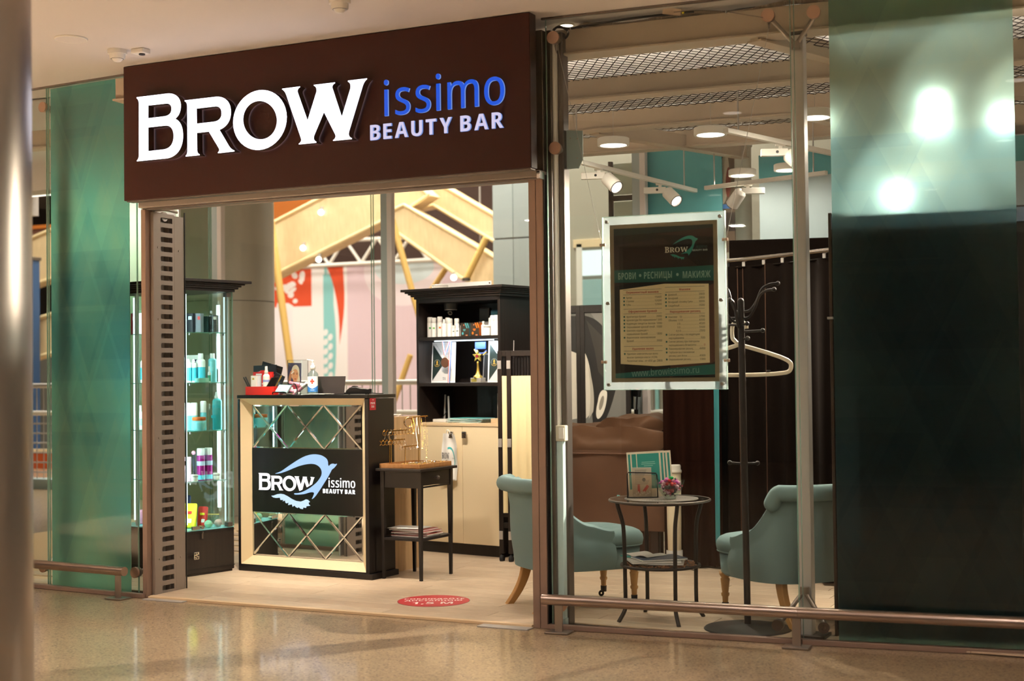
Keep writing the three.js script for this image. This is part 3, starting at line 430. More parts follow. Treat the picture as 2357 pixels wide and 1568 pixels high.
  for (let k = 1; k < 5; k++) { const c = copyOf(pen, 'makeup_pencil', null, P(0.035 + k * 0.011, 0.045 - k * 0.004, 1.26)); c.rotation.z = -0.62 + k * 0.02; }
  for (let k = 0; k < 2; k++) { const c = copyOf(pen, 'makeup_pencil', null, P(-0.088 + k * 0.014, 0.045, 1.26)); c.rotation.z = 0.55 - k * 0.03; }
  const gp = thing('makeup_pencil', 'gold pencil leaning at the right end of the black pencils', 'pencil', P(0.095, 0.028, 1.26), counterRy); part(gp, 'barrel', at(cyl(0.005, 0.1, 0.005, 8), 0, 0.07, 0), mats.gold); part(gp, 'tip', at(cyl(0.0052, 0.02, 0.0052, 8), 0, 0.01, 0), mats.black); gp.rotation.order = 'YXZ'; gp.rotation.z = -0.6;
  // card holder
  const ch = thing('card_holder', 'small black wire holder with pale teal cards beside the red tray', 'card holder', onCounter(-0.745, -0.045), counterRy);
  part(ch, 'wire_frame', M(tube([[-0.058, 0.004, 0.035], [-0.055, 0.018, 0.037], [0, 0.02, 0.038], [0.055, 0.018, 0.037], [0.058, 0.004, 0.035]], 0.0035), tube([[0.06, 0.004, 0.035], [0.075, 0.078, -0.03], [0.1, 0.004, -0.03], [0.06, 0.004, 0.035]], 0.0045, 24)), mats.black);
  part(ch, 'card', box(0.105, 0.068, 0.006, 0.001), std('#8fc7cf', 0.5), [0.008, 0.042, 0.006], [-0.75, 0, -0.06]); part(ch, 'card', box(0.03, 0.02, 0.0065, 0.001), mats.paper, [-0.02, 0.05, 0.0025], [-0.75, 0, -0.06]);
  // acrylic box with pink tubes
  const ab = thing('acrylic_organizer', 'clear acrylic box of pink lip tubes on the counter, left of the sanitizer', 'organizer', onCounter(-0.73, -0.14), counterRy);
  part(ab, 'acrylic_wall', M(boxAt(-0.12, 0.12, 0, 0.088, 0.05, 0.053, 0), boxAt(-0.12, 0.12, 0, 0.088, -0.053, -0.05, 0), boxAt(-0.12, -0.117, 0, 0.088, -0.05, 0.05, 0), boxAt(0.117, 0.12, 0, 0.088, -0.05, 0.05, 0)), mats.acrylic); part(ab, 'rim', M(boxAt(-0.12, 0.12, 0.087, 0.089, 0.05, 0.053, 0), boxAt(-0.12, 0.12, 0.087, 0.089, -0.053, -0.05, 0)), mats.steelDark);
  const lt = thing('lip_tube', 'pink lip tube lying in the acrylic box', 'lip gloss', onCounter(-0.8, -0.13, 1.27), counterRy, 'pink lip tubes in the acrylic box');
  part(lt, 'tube', at(cyl(0.012, 0.09, 0.01, 12), -0.03, 0, 0, 0, 0, Math.PI / 2), mats.pink); part(lt, 'cap', at(cyl(0.011, 0.05, 0.011, 12), 0.045, 0, 0, 0, 0, Math.PI / 2), mats.paper); lt.rotation.order = 'YXZ';
  for (const [x, z, y, rz] of [[-0.77, -0.15, 1.25, 0.1], [-0.72, -0.12, 1.252, -0.3], [-0.66, -0.14, 1.27, 0.55], [-0.65, -0.12, 1.268, 0.62], [-0.7, -0.16, 1.3, -0.15]]) { const c = copyOf(lt, 'lip_tube', null, onCounter(x, z, y)); c.rotation.z = rz; }
  // photo stand
  const pr = tex(256, 384, (g, w, h) => { g.fillStyle = '#4f4760'; g.fillRect(0, 0, w, h); g.fillStyle = '#d9c6ae'; g.beginPath(); g.ellipse(140, 130, 78, 105, 0.1, 0, 7); g.fill(); g.beginPath(); g.ellipse(195, 220, 34, 90, -0.1, 0, 7); g.fill(); g.fillStyle = '#d9986f'; g.beginPath(); g.ellipse(140, 165, 58, 84, 0, 0, 7); g.fill(); g.fillRect(105, 230, 66, 70); g.fillStyle = '#cf8d66'; g.beginPath(); g.ellipse(45, 190, 26, 90, 0.25, 0, 7); g.fill(); g.fillStyle = '#f4efe8'; g.save(); g.translate(70, 140); g.rotate(-0.5); g.fillRect(-10, -8, 60, 14); g.restore(); g.fillStyle = '#4a2c1f'; for (const x of [112, 172]) { g.fillRect(x - 16, 132, 34, 6); g.beginPath(); g.ellipse(x, 150, 12, 5, 0, 0, 7); g.fill(); } g.fillStyle = '#b4503f'; g.beginPath(); g.ellipse(142, 215, 20, 8, 0, 0, 7); g.fill(); g.fillStyle = '#d93b55'; g.fillRect(70, 296, 150, 90); });
  const ps = thing('photo_stand', 'acrylic stand with a portrait photo of a fair haired woman on the counter', 'photo stand', onCounter(-0.755, -0.225), counterRy);
  part(ps, 'acrylic_sheet', box(0.178, 0.24, 0.003, 0), mats.acrylic, [0.0, 0.12, 0]); part(ps, 'sheet_edge', M(boxAt(-0.089, 0.089, 0.2385, 0.2405, -0.0016, 0.0016, 0), boxAt(0.0875, 0.0895, 0, 0.24, -0.0016, 0.0016, 0), boxAt(-0.0895, -0.0875, 0, 0.24, -0.0016, 0.0016, 0)), mats.steelDark);
  part(ps, 'photo', new THREE.BoxGeometry(0.118, 0.2, 0.001), [mats.paper, mats.paper, mats.paper, mats.paper, std('#ffffff', 0.5, 0, { map: pr }), mats.paper], [-0.03, 0.12, -0.0025], [0, 0, -0.03]); part(ps, 'base', box(0.178, 0.003, 0.06, 0), mats.acrylic, [0, 0.0015, -0.03]);
  const nb = thing('notebook', 'dark notebook with gold edge standing behind the clear acrylic stand', 'notebook', onCounter(-0.6, -0.27), counterRy); part(nb, 'cover', box(0.12, 0.115, 0.012), mats.black, [0, 0.0575, 0]); part(nb, 'band', box(0.121, 0.008, 0.013), mats.gold, [0, 0.085, 0]);
  // sanitizer
  const lab = tex(256, 256, (g, w, h) => { g.fillStyle = '#eef1f0'; g.fillRect(0, 0, w, h); g.fillStyle = '#2a6fb4'; g.beginPath(); g.moveTo(0, h); g.lineTo(0, 150); g.lineTo(128, 205); g.lineTo(w, 150); g.lineTo(w, h); g.fill(); g.fillStyle = '#d64a35'; g.fillRect(113, 40, 30, 84); g.fillRect(86, 67, 84, 30); g.fillStyle = '#8a8f98'; g.fillRect(90, 148, 78, 6); g.fillRect(98, 162, 60, 5); g.fillStyle = '#c9d6e6'; g.fillRect(88, 222, 80, 7); });
  const sn = thing('sanitizer_bottle', 'clear pump bottle of hand sanitizer with a red cross label on the counter', 'bottle', onCounter(-0.535, -0.11), counterRy + 0.5);
  part(sn, 'body', at(lathe([[0, 0], [0.033, 0], [0.037, 0.006], [0.037, 0.135], [0.033, 0.147], [0.013, 0.165], [0.012, 0.175], [0, 0.175]], 32), 0, 0, 0), mats.clear); part(sn, 'label', at(new THREE.CylinderGeometry(0.0376, 0.0376, 0.105, 30, 1, true, -1.2, 2.4), 0, 0.072, 0), std('#ffffff', 0.5, 0, { map: lab }));
  part(sn, 'gel', at(lathe([[0, 0.004], [0.034, 0.004], [0.034, 0.118], [0, 0.118]], 28), 0, 0, 0), mats.gel);
  part(sn, 'pump_collar', lathe([[0, 0.17], [0.017, 0.17], [0.018, 0.197], [0.008, 0.202], [0.006, 0.225], [0, 0.225]], 20), mats.white); part(sn, 'pump_head', M(at(cyl(0.009, 0.014, 0.009, 16), 0, 0.231, 0), at(box(0.044, 0.008, 0.012, 0.003), -0.02, 0.236, 0, 0, 0, -0.15)), mats.white); part(sn, 'dip_tube', rod([0, 0.01, 0], [0, 0.17, 0], 0.003), mats.white);
  // laptop
  const lp = thing('laptop', 'dark grey laptop seen from behind its open lid on the counter', 'laptop', onCounter(-0.44, -0.2), counterRy);
  part(lp, 'lid', box(0.235, 0.125, 0.006, 0.004), std('#4d4543', 0.35, 0.6), [-0.01, 0.062, 0], [-0.16, 0, 0]); part(lp, 'base', box(0.235, 0.012, 0.09, 0.004), std('#3a3533', 0.4, 0.5), [-0.01, 0.007, -0.055]); part(lp, 'hinge', rod([-0.1, 0.009, -0.005], [0.08, 0.009, -0.005], 0.005), mats.black);
  // card terminal
  const pt = thing('card_terminal', 'black card payment terminal lying on the right end of the counter', 'card terminal', onCounter(-0.17, -0.13), counterRy + 0.35);
  part(pt, 'body', at(extr(shapeOf([[-0.075, 0.006], [0.08, 0.006], [0.08, 0.034], [0.03, 0.038], [0.0, 0.045], [-0.05, 0.045], [-0.075, 0.022]]), 0.07, 0.003), 0, 0, -0.035), mats.black); part(pt, 'paper_lid', at(new THREE.CylinderGeometry(0.022, 0.022, 0.062, 20, 1, false, 0, Math.PI), -0.025, 0.036, 0, Math.PI / 2, Math.PI / 2, 0), mats.rubber);
  for (const [k, c] of [mats.red, mats.yellow, mats.green].entries()) part(pt, 'key', box(0.012, 0.004, 0.012, 0.001), c, [-0.062 + k * 0.004, 0.033 + k * 0.002, 0.024 - k * 0.02]); for (const [x, z] of [[-0.055, 0.03], [0.06, 0.03], [0.06, -0.03]]) part(pt, 'foot', cyl(0.006, 0.006), mats.rubber, [x, 0.003, z]);
  part(pt, 'cable', tube([[0.08, 0.012, 0], [0.12, 0.006, -0.02], [0.15, 0.004, -0.08]], 0.003), mats.black);
  const pp = thing('paper_sheet', 'white leaflets lying on the counter in front of the laptop', 'leaflets', onCounter(-0.47, -0.06), counterRy); for (let k = 0; k < 4; k++) part(pp, 'sheet', box(0.19 - k * 0.01, 0.0016, 0.09, 0), k % 2 ? mats.paper : std('#d8e4e6', 0.7), [k * 0.018, 0.001 + k * 0.0018, k * 0.006], [0, 0.08 - k * 0.07, 0]);
}
// ---------------------------------------------------------------- glass display cabinet by the left jamb
const crown = (w, d, y, over, rise = 0.075) => { // stepped cornice around a w x d top, centred
  const g = []; for (const [k, o, h] of [[0, 0.012, 0.018], [1, 0.03, 0.014], [2, 0.045, 0.012], [3, 0.062, 0.012], [4, over, 0.019]]) { g.push(at(box(w + o * 2, h, d + o * 2, 0.003), 0, y + h / 2, 0)); y += h; } return M(g);
};
{
  const vp = [-1.517, 0, -0.68], vr = -0.2372, W = 0.82, D = 0.405;
  const V = (x, z, y) => [vp[0] + x * Math.cos(vr) + z * Math.sin(vr), y, vp[2] - x * Math.sin(vr) + z * Math.cos(vr)];
  const v = thing('display_cabinet', 'tall glass display cabinet with dark crown and dark base beside the left door jamb', 'display cabinet', vp, vr);
  part(v, 'crown', uvm(at(crown(W, D, 1.945, 0.095), -W / 2, 0, -D / 2)), mats.wenge);
  part(v, 'base', uvm(M(boxAt(-W, 0, 0.03, 0.315, -D, 0, 0.003), boxAt(-W + 0.01, -0.01, 0.012, 0.03, -D + 0.01, -0.02, 0))), mats.wenge); part(v, 'plinth_line', boxAt(-W - 0.003, 0.003, 0.055, 0.06, -D - 0.003, 0.003, 0), mats.black);
  part(v, 'lid_line', boxAt(-W - 0.002, 0.002, 0.30, 0.304, -D - 0.002, 0.002, 0), mats.black); part(v, 'glass_floor', boxAt(-W, 0, 0.316, 0.322, -D, 0, 0), mats.aqua);
  for (const [x0, x1, z0, z1] of [[-W, 0, -0.004, 0], [-W, 0, -D, -D + 0.004], [-0.004, 0, -D, 0], [-W, -W + 0.004, -D, 0]]) part(v, 'glass_side', new THREE.BoxGeometry(x1 - x0, 1.62, z1 - z0), mats.shelfGlass, [(x0 + x1) / 2, 1.135, (z0 + z1) / 2]);
  for (const [x, z] of [[-0.002, -0.002], [-0.002, -D + 0.002], [-W + 0.002, -0.002]]) part(v, 'glass_edge', box(0.006, 1.62, 0.006, 0), mats.paneEdge, [x, 1.135, z]);
  part(v, 'corner_post', rod([-0.012, 0.32, -D + 0.03], [-0.012, 1.945, -D + 0.03], 0.009), mats.alu); part(v, 'corner_post', rod([-0.585, 0.32, -0.03], [-0.585, 1.945, -0.03], 0.014), mats.alu);
  for (const y of [1.66, 1.316, 0.988, 0.645]) { part(v, 'shelf', new THREE.BoxGeometry(W - 0.03, 0.006, D - 0.06), mats.shelfGlass, [-W / 2, y, -D / 2 + 0.01]); part(v, 'shelf_edge', M(boxAt(-0.02, -0.016, y - 0.003, y + 0.003, -D + 0.04, -0.02, 0), boxAt(-W + 0.02, -0.02, y - 0.003, y + 0.003, -0.022, -0.018, 0)), mats.paneEdge); part(v, 'shelf_clip', M(at(cyl(0.006, 0.014), -0.03, y - 0.01, -D + 0.06), at(cyl(0.006, 0.014), -0.03, y - 0.01, -0.06)), mats.chrome); }
  for (const [x, z, s] of [[-0.02, -0.02, 1], [-0.03, -D + 0.05, 0.5], [-0.62, -0.03, 1]]) { part(v, 'led_strip', box(0.008, 1.56, 0.008, 0), glow(COOL, 2.2 * s), [x, 1.14, z]); const p = V(x, z, 1.14), q = V(-0.4, -0.2, 1.14); const l = areaLight(p[0] + (q[0] - p[0]) * 0.04, 1.14, p[2] + (q[2] - p[2]) * 0.04, 0.03, 1.5, q, COOL, LEVEL.led * s); }
  part(v, 'lock', M(at(cyl(0.012, 0.03, 0.012, 16), 0.008, 0.338, -0.12, 0, 0, Math.PI / 2), boxAt(0, 0.02, 0.326, 0.35, -0.1, -0.04, 0.002)), mats.chrome); part(v, 'key', M(rod([0.02, 0.3, -0.12], [0.02, 0.31, -0.12], 0.006), boxAt(0.015, 0.018, 0.262, 0.3, -0.127, -0.115, 0.001)), mats.steelDark);
  part(v, 'hinge', M(boxAt(-0.03, 0.012, 0.322, 0.352, -D + 0.02, -D + 0.06, 0.003), boxAt(-0.03, 0.01, 1.91, 1.94, -D + 0.02, -D + 0.06, 0.003)), mats.steelDark);
  const knob = (par, x, y, z, ry) => { part(par, 'knob', M(at(box(0.042, 0.05, 0.012, 0.003), 0, 0, 0.034), at(cyl(0.008, 0.03, 0.012), 0, 0, 0.015, Math.PI / 2)), mats.silver, [x, y, z], [0, ry, 0]); const b = []; for (const [u, w, r] of [[-0.012, 0.014, 0.006], [0.004, 0.016, 0.005], [0.012, 0.002, 0.006], [-0.008, -0.004, 0.0055], [0.006, -0.014, 0.006], [-0.014, -0.018, 0.004]]) b.push(at(new THREE.SphereGeometry(r, 10, 6), u, w, 0.0395)); part(par, 'knob_inlay', M(b), mats.blackwood, [x, y, z], [0, ry, 0]); };
  v.userData.k = 0; delete v.userData.k;
  knob(v, 0.0, 0.155, -0.055, Math.PI / 2);
  globalThis.makeKnob = knob;
  // wares on the glass shelves
  const y1 = 1.664, y2 = 1.32, y3 = 0.992, y4 = 0.649, y5 = 0.324, blk = std('#15171c', 0.35), blue = std('#4cc4dc', 0.35), wh = std('#f3f3f0', 0.4);
  const ware = (label, x, z, y, w, h, d, m, m2, ry = 0, nm = 'product_box') => { const t = thing(nm, label, 'box', V(x, z, y), vr + ry); part(t, 'carton', box(w, h, d, 0.002), m, [0, h / 2, 0]); if (m2) part(t, 'print', box(w * 0.4, h * 0.18, d + 0.001, 0), m2, [w * 0.18, h * 0.75, 0]); return t; };
  ware('black carton with pale print on the top shelf, second from the jamb', -0.11, -0.13, y1, 0.06, 0.13, 0.07, blk, mats.bluegrey, 0.5);
  ware('grey speckled carton with a red dot on the top cabinet shelf', -0.08, -0.18, y1, 0.045, 0.13, 0.05, std('#6f7178', 0.4), mats.red, 0.5);
  ware('dark green carton between grey carton and tin on the top cabinet shelf', -0.11, -0.235, y1, 0.08, 0.112, 0.06, std('#16211f', 0.35), null, 0.6);
  { const t = thing('tin', 'silver round tin with a white tag on the top cabinet shelf', 'tin', V(-0.085, -0.315, y1)); part(t, 'can', lathe([[0, 0], [0.036, 0], [0.038, 0.004], [0.038, 0.118], [0.036, 0.12], [0, 0.12]], 32), std('#9da0a8', 0.25, 0.85)); part(t, 'tag', box(0.02, 0.02, 0.004, 0), mats.paper, [0.025, 0.1, 0.028], [0, 0.6, 0]); }
  bottle('perfume_bottle', 'slim clear bottle between the dark carton and the tin on the top shelf', { h: 0.15, r: 0.011, body: mats.acrylic, cap: mats.chrome, sh: 0.85 }, V(-0.06, -0.265, y1));
  ware('dark red carton behind the clear strip on the top cabinet shelf', -0.69, -0.1, y1, 0.05, 0.15, 0.06, mats.redDark, mats.paper); ware('white carton beside the dark red carton on the top cabinet shelf', -0.63, -0.12, y1, 0.05, 0.15, 0.06, mats.paper, null);
  ware('black carton at the edge of the jamb on the top cabinet shelf', -0.17, -0.08, y1, 0.06, 0.12, 0.06, blk, null, 0.5);
  ware('white display card with dark square behind the bottles on the second shelf', -0.2, -0.22, y2, 0.16, 0.19, 0.012, mats.paper, mats.navy, 0.3);
  bottle('hair_bottle', 'white capped aqua bottle, first of the pair beside the jamb, second cabinet shelf', { h: 0.16, r: 0.021, body: wh, cap: wh, top: 'spray', sh: 0.85, lab: blue, lh: 0.66, ly: 0.42 }, V(-0.1, -0.1, y2));
  bottle('hair_bottle', 'white capped aqua bottle, second of the pair, beside the big bottle', { h: 0.16, r: 0.021, body: wh, cap: wh, top: 'spray', sh: 0.85, lab: blue, lh: 0.66, ly: 0.42 }, V(-0.1, -0.145, y2));
  bottle('hair_bottle', 'large white bottle with broad aqua label on the second cabinet shelf', { h: 0.2, r: 0.032, body: wh, cap: wh, sh: 0.78, lab: blue, lh: 0.55, ly: 0.4 }, V(-0.1, -0.205, y2));
  bottle('hair_bottle', 'tall slim aqua bottle with white cap near the cabinet corner', { h: 0.2, r: 0.029, body: mats.aqua, cap: wh, sh: 0.8 }, V(-0.08, -0.29, y2));
  bottle('hair_bottle', 'tiny white bottle with green label before the tall aqua bottle', { h: 0.11, r: 0.011, body: wh, cap: wh, sh: 0.62, lab: std('#4aa37f', 0.5), lh: 0.6 }, V(-0.045, -0.235, y2));
  ware('flat pale teal carton lying in front of the bottles on the second shelf', -0.03, -0.16, y2, 0.04, 0.03, 0.1, std('#8ed3c6', 0.4), null, 0.15);
  bottle('hair_bottle', 'white and aqua bottle seen left of the jamb on the second cabinet shelf', { h: 0.2, r: 0.034, body: wh, cap: wh, sh: 0.78, lab: blue, lh: 0.55 }, V(-0.63, -0.13, y2));
  bottle('hair_bottle', 'small aqua bottle seen close left of the jamb on the second cabinet shelf', { h: 0.12, r: 0.024, body: mats.aqua, cap: wh, sh: 0.78 }, V(-0.55, -0.12, y2));
  bottle('hair_bottle', 'aqua pump bottle with big white cap at the left of the third shelf', { h: 0.19, r: 0.032, body: mats.aqua, cap: wh, top: 'dome', sh: 0.55 }, V(-0.15, -0.12, y3));
  bottle('hair_bottle', 'foam bottle with long white cap behind the orange lidded jar', { h: 0.19, r: 0.026, body: mats.aqua, cap: wh, top: 'dome', sh: 0.55 }, V(-0.12, -0.16, y3));
  bottle('hair_bottle', 'slimmer foam bottle right of the long capped one on the third shelf', { h: 0.2, r: 0.022, body: mats.aqua, cap: wh, top: 'dome', sh: 0.62 }, V(-0.12, -0.24, y3));
  bottle('hair_bottle', 'tall turquoise bottle with white nozzle in a clear sleeve on the third shelf', { h: 0.26, r: 0.032, body: mats.tealPlastic, cap: wh, top: 'spray', sh: 0.8 }, V(-0.07, -0.32, y3));
  { const t = thing('clear_sleeve', 'clear plastic sleeve around the tall turquoise bottle', 'box', V(-0.07, -0.32, y3), vr + 0.2); part(t, 'sleeve', M(boxAt(-0.037, 0.037, 0, 0.15, 0.036, 0.038, 0), boxAt(0.036, 0.038, 0, 0.15, -0.037, 0.037, 0)), mats.acrylic); part(t, 'print', boxAt(-0.02, 0.02, 0.08, 0.1, 0.0385, 0.039, 0), mats.tealPlastic); }
  { const t = thing('cream_jar', 'round aqua jar with bright orange lid on the third cabinet shelf', 'jar', V(-0.05, -0.15, y3)); part(t, 'jar', lathe([[0, 0], [0.03, 0], [0.042, 0.02], [0.047, 0.05], [0.046, 0.068], [0, 0.068]], 28), mats.aqua); part(t, 'lid', lathe([[0, 0.068], [0.046, 0.068], [0.047, 0.09], [0.044, 0.092], [0, 0.092]], 28), mats.orange); }
  for (const [k, x, z] of [[0, -0.66, -0.1], [1, -0.57, -0.12]]) bottle('hair_bottle', ['white bottle left of the chrome post on the third shelf', 'pale bottle beside the jamb on the third cabinet shelf'][k], { h: 0.17, r: 0.03, body: wh, cap: wh, lab: mats.mint, lh: 0.4 }, V(x, z, y3));
  for (const [k, z] of [[0, -0.2], [1, -0.265]]) { const t = thing('spray_can', ['purple spray can with white cap, the left one of the pair', 'purple spray can with white cap, the right one of the pair'][k], 'spray can', V(-0.1, z, y4), k * 2.2, 'purple spray cans'); part(t, 'can', lathe([[0, 0], [0.026, 0], [0.028, 0.005], [0.028, 0.165], [0.024, 0.175], [0, 0.175]], 28), mats.purple); part(t, 'cap', lathe([[0, 0.17], [0.026, 0.17], [0.026, 0.215], [0.023, 0.219], [0, 0.219]], 28), wh); part(t, 'band', at(new THREE.CylinderGeometry(0.0285, 0.0285, 0.03, 28, 1, true), 0, 0.115, 0, 0, 0, 0.0), std('#b9c9df', 0.4)); part(t, 'base_band', at(new THREE.CylinderGeometry(0.0285, 0.0285, 0.03, 28, 1, true), 0, 0.02, 0), blue); }
  ware('pink carton with dark lettering on the fourth cabinet shelf', -0.1, -0.075, y4, 0.05, 0.165, 0.06, std('#ecc3d6', 0.5), mats.blackwood, 0.4); ware('white carton against the jamb on the fourth cabinet shelf', -0.14, -0.03, y4, 0.05, 0.16, 0.05, mats.paper, mats.purple, 0.4);
  { const t = thing('hair_brush', 'black slim brush with a pink tip beside the purple cans', 'brush', V(-0.1, -0.14, y4)); part(t, 'handle', at(cyl(0.008, 0.18, 0.007, 12), 0, 0.09, 0), mats.black); part(t, 'tip', at(new THREE.SphereGeometry(0.015, 14, 10), 0, 0.19, 0), mats.pink); }
  for (const [k, x, z] of [[0, -0.03, -0.095], [1, -0.03, -0.28]]) { const t = thing('small_jar', ['small white jar in front of the pink carton', 'small white jar in front of the purple cans'][k], 'jar', V(x, z, y4)); part(t, 'jar', lathe([[0, 0], [0.02, 0], [0.022, 0.004], [0.022, 0.03], [0, 0.03]], 20), wh); part(t, 'lid', lathe([[0, 0.03], [0.0235, 0.03], [0.0235, 0.046], [0, 0.047]], 20), mats.paper); }
  const pouch = (label, x, z, w, h, m, m2, ry) => { const t = thing('pouch', label, 'pouch', V(x, z, y5), vr + ry); t.rotation.order = 'YXZ'; const g = uvm(new RoundedBoxGeometry(w, h, 0.03, 4, 0.013)); const p = g.attributes.position; for (let i = 0; i < p.count; i++) { const yy = p.getY(i) / h + 0.5; p.setZ(i, p.getZ(i) * (1.25 - yy)); } g.computeVertexNormals(); part(t, 'bag', g, m, [0, h / 2, 0]); part(t, 'print', box(w * 0.5, h * 0.12, 0.03, 0.004), m2, [0, h * 0.62, 0.001]); part(t, 'print', box(w * 0.4, h * 0.2, 0.032, 0.006), mats.paper, [0.01, h * 0.28, 0.001]); t.rotation.x = -0.2; return t; };
  pouch('bright yellow pouch with red print on the cabinet floor', -0.14, -0.11, 0.13, 0.17, mats.yellow, mats.red, 0.6); pouch('red pouch leaning behind the yellow pouch on the cabinet floor', -0.13, -0.23, 0.07, 0.14, mats.red, mats.yellow, 0.5); pouch('dark blue pouch behind the yellow pouch on the cabinet floor', -0.24, -0.14, 0.11, 0.22, mats.navy, mats.bluegrey, 0.5);
  for (const [k, m, z] of [[0, mats.mint, -0.215], [1, std('#e6c4c8', 0.4), -0.3]]) { const t = thing('lip_balm_ball', ['mint green balm ball on the cabinet floor', 'pale pink balm ball on the cabinet floor'][k], 'balm', V(-0.04, z, y5)); part(t, 'ball', at(new THREE.SphereGeometry(0.027, 24, 16), 0, 0.026, 0), m); part(t, 'seam', at(new THREE.TorusGeometry(0.027, 0.001, 6, 30), 0, 0.03, 0, Math.PI / 2), mats.paper); }
  { const t = thing('price_stand', 'small clear acrylic holder behind the balm balls', 'stand', V(-0.09, -0.27, y5), vr + 0.5); part(t, 'acrylic_sheet', box(0.13, 0.085, 0.003, 0), mats.acrylic, [0, 0.043, 0]); part(t, 'edge', box(0.13, 0.003, 0.004, 0), mats.gold, [0, 0.086, 0]); }
  ware('pale pink carton left of the jamb on the cabinet floor', -0.66, -0.1, y5, 0.04, 0.1, 0.05, mats.pink, null); ware('white slim carton beside the pink carton on the cabinet floor', -0.6, -0.13, y5, 0.05, 0.14, 0.04, mats.paper, mats.pink);
}
// ---------------------------------------------------------------- bookcase
{
  const bp = [0.013, 0, -2.357], br = -0.1745, W = 0.8, D = 0.42;
  const B = (l, d, y) => [bp[0] - l * Math.cos(br) - d * Math.sin(br), y, bp[2] + l * Math.sin(br) - d * Math.cos(br)];
  const b = thing('bookcase', 'tall dark bookcase with stepped crown, open shelves above and cream doors below', 'bookcase', bp, br);
  part(b, 'side_panel', uvm(boxAt(-0.022, 0, 0.012, 1.93, -D, 0, 0.002)), mats.wenge); part(b, 'side_panel', uvm(boxAt(-W, -W + 0.022, 0.012, 1.93, -D, 0, 0.002)), mats.wenge);
  part(b, 'back_panel', uvm(boxAt(-W, 0, 0.02, 1.93, -D - 0.008, -D, 0)), mats.wenge); part(b, 'top_rail', boxAt(-W, 0, 1.9, 1.935, -D, 0, 0.002), mats.blackwood);
  part(b, 'crown', uvm(at(crown(W, D, 1.93, 0.085), -W / 2, 0, -D / 2)), mats.wenge);
  for (const y of [1.628, 1.279]) part(b, 'shelf', uvm(boxAt(-W + 0.022, -0.022, y - 0.012, y + 0.012, -D, -0.008, 0.001)), mats.wenge);
  part(b, 'counter_shelf', boxAt(-W + 0.002, 0.002, 0.968, 0.99, -D, 0.022, 0.002), mats.beige);
  const dl = part(b, 'door', boxAt(-W + 0.004, -0.3515, 0.098, 0.966, -0.004, 0.016, 0.002), mats.creamDoor), dr = part(b, 'door', boxAt(-0.3485, -0.004, 0.098, 0.966, -0.004, 0.016, 0.002), mats.creamDoor);
  makeKnob(dl, -0.43, 0.905, 0.016, 0); makeKnob(dr, -0.305, 0.905, 0.016, 0);
  part(b, 'plinth', uvm(boxAt(-W, 0, 0.012, 0.095, -D, -0.004, 0.002)), mats.wenge);
  part(b, 'led_strip', boxAt(-0.66, -0.1, 1.605, 1.612, -0.06, -0.045, 0.001), glow(COOL, 2.6)); { const p = B(0.38, 0.06, 1.6); areaLight(p[0], 1.6, p[2], 0.5, 0.02, [p[0] - 0.02, 1.2, p[2] - 0.2], COOL, LEVEL.led * 3); }
  // bag hanging from the left knob
  const bagTex = tex(256, 320, (g, w, h) => { g.fillStyle = '#f2efe9'; g.fillRect(0, 0, w, h); g.fillStyle = '#222'; g.font = 'bold 58px serif'; g.fillText('ROW', 4, 178); g.strokeStyle = '#3fb3b6'; g.lineWidth = 14; g.beginPath(); g.arc(150, 190, 88, -1.9, 0.6); g.stroke(); g.beginPath(); g.moveTo(20, 205); g.quadraticCurveTo(70, 240, 130, 232); g.stroke(); g.fillStyle = '#8a8a8a'; g.font = '17px sans-serif'; g.fillText('issimo', 196, 180); g.fillText('ХОЧЕШЬ ВЫГЛЯДЕТЬ', 6, 290); });
  const bag = thing('paper_bag', 'white plastic bag with teal print hanging from the left cabinet knob', 'bag', B(0.452, -0.05, 0), br); { const g = new THREE.PlaneGeometry(0.13, 0.34, 14, 24), p = g.attributes.position; for (let i = 0; i < p.count; i++) { const u = p.getX(i) / 0.13, v = p.getY(i) / 0.34 + 0.5; p.setX(i, p.getX(i) * (v > 0.75 ? 1 - (v - 0.75) * 0.9 : 1)); p.setZ(i, Math.sin(u * 9 + v * 3) * 0.005 + Math.sin(v * 14) * 0.003 + (v < 0.2 ? (0.2 - v) * 0.06 : 0)); } const bk = g.clone(); const q = bk.attributes.position; for (let i = 0; i < q.count; i++) q.setZ(i, q.getZ(i) - 0.014); g.computeVertexNormals(); bk.computeVertexNormals(); part(bag, 'front_sheet', g, std('#ffffff', 0.45, 0, { map: bagTex, side: THREE.DoubleSide }), [0, 0.745, 0.006]); part(bag, 'back_sheet', bk, mats.paper, [0.004, 0.735, 0.004]); part(bag, 'handle', tube([[-0.02, 0.9, 0.0], [-0.01, 0.935, 0.01], [0.01, 0.935, 0.01], [0.02, 0.9, 0.0]], 0.004), mats.paper); }
  // bottles on the top shelf
  const wt = std('#f4f2ee', 0.4), ys = 1.641, dots = [mats.green, mats.green, mats.orange, null, null, null];
  const bl = (l, d, h, r, top, lab, label, group, sh) => bottle('lotion_bottle', label, { h, r, body: wt, cap: wt, top, sh: sh ?? 0.74, lab, lh: 0.12, ly: 0.62, arc: 0.75 }, B(l, d, ys), group);
  bl(0.745, 0.1, 0.155, 0.022, 'dome', mats.green, 'tall white bottle with green dot, leftmost on the top bookcase shelf'); bl(0.7, 0.09, 0.15, 0.022, 'dome', std('#7fbf6a', 0.5), 'white bottle with lower green dot, second on the top bookcase shelf'); bl(0.648, 0.1, 0.157, 0.022, 'dome', mats.orange, 'white bottle with orange dot on the top bookcase shelf');
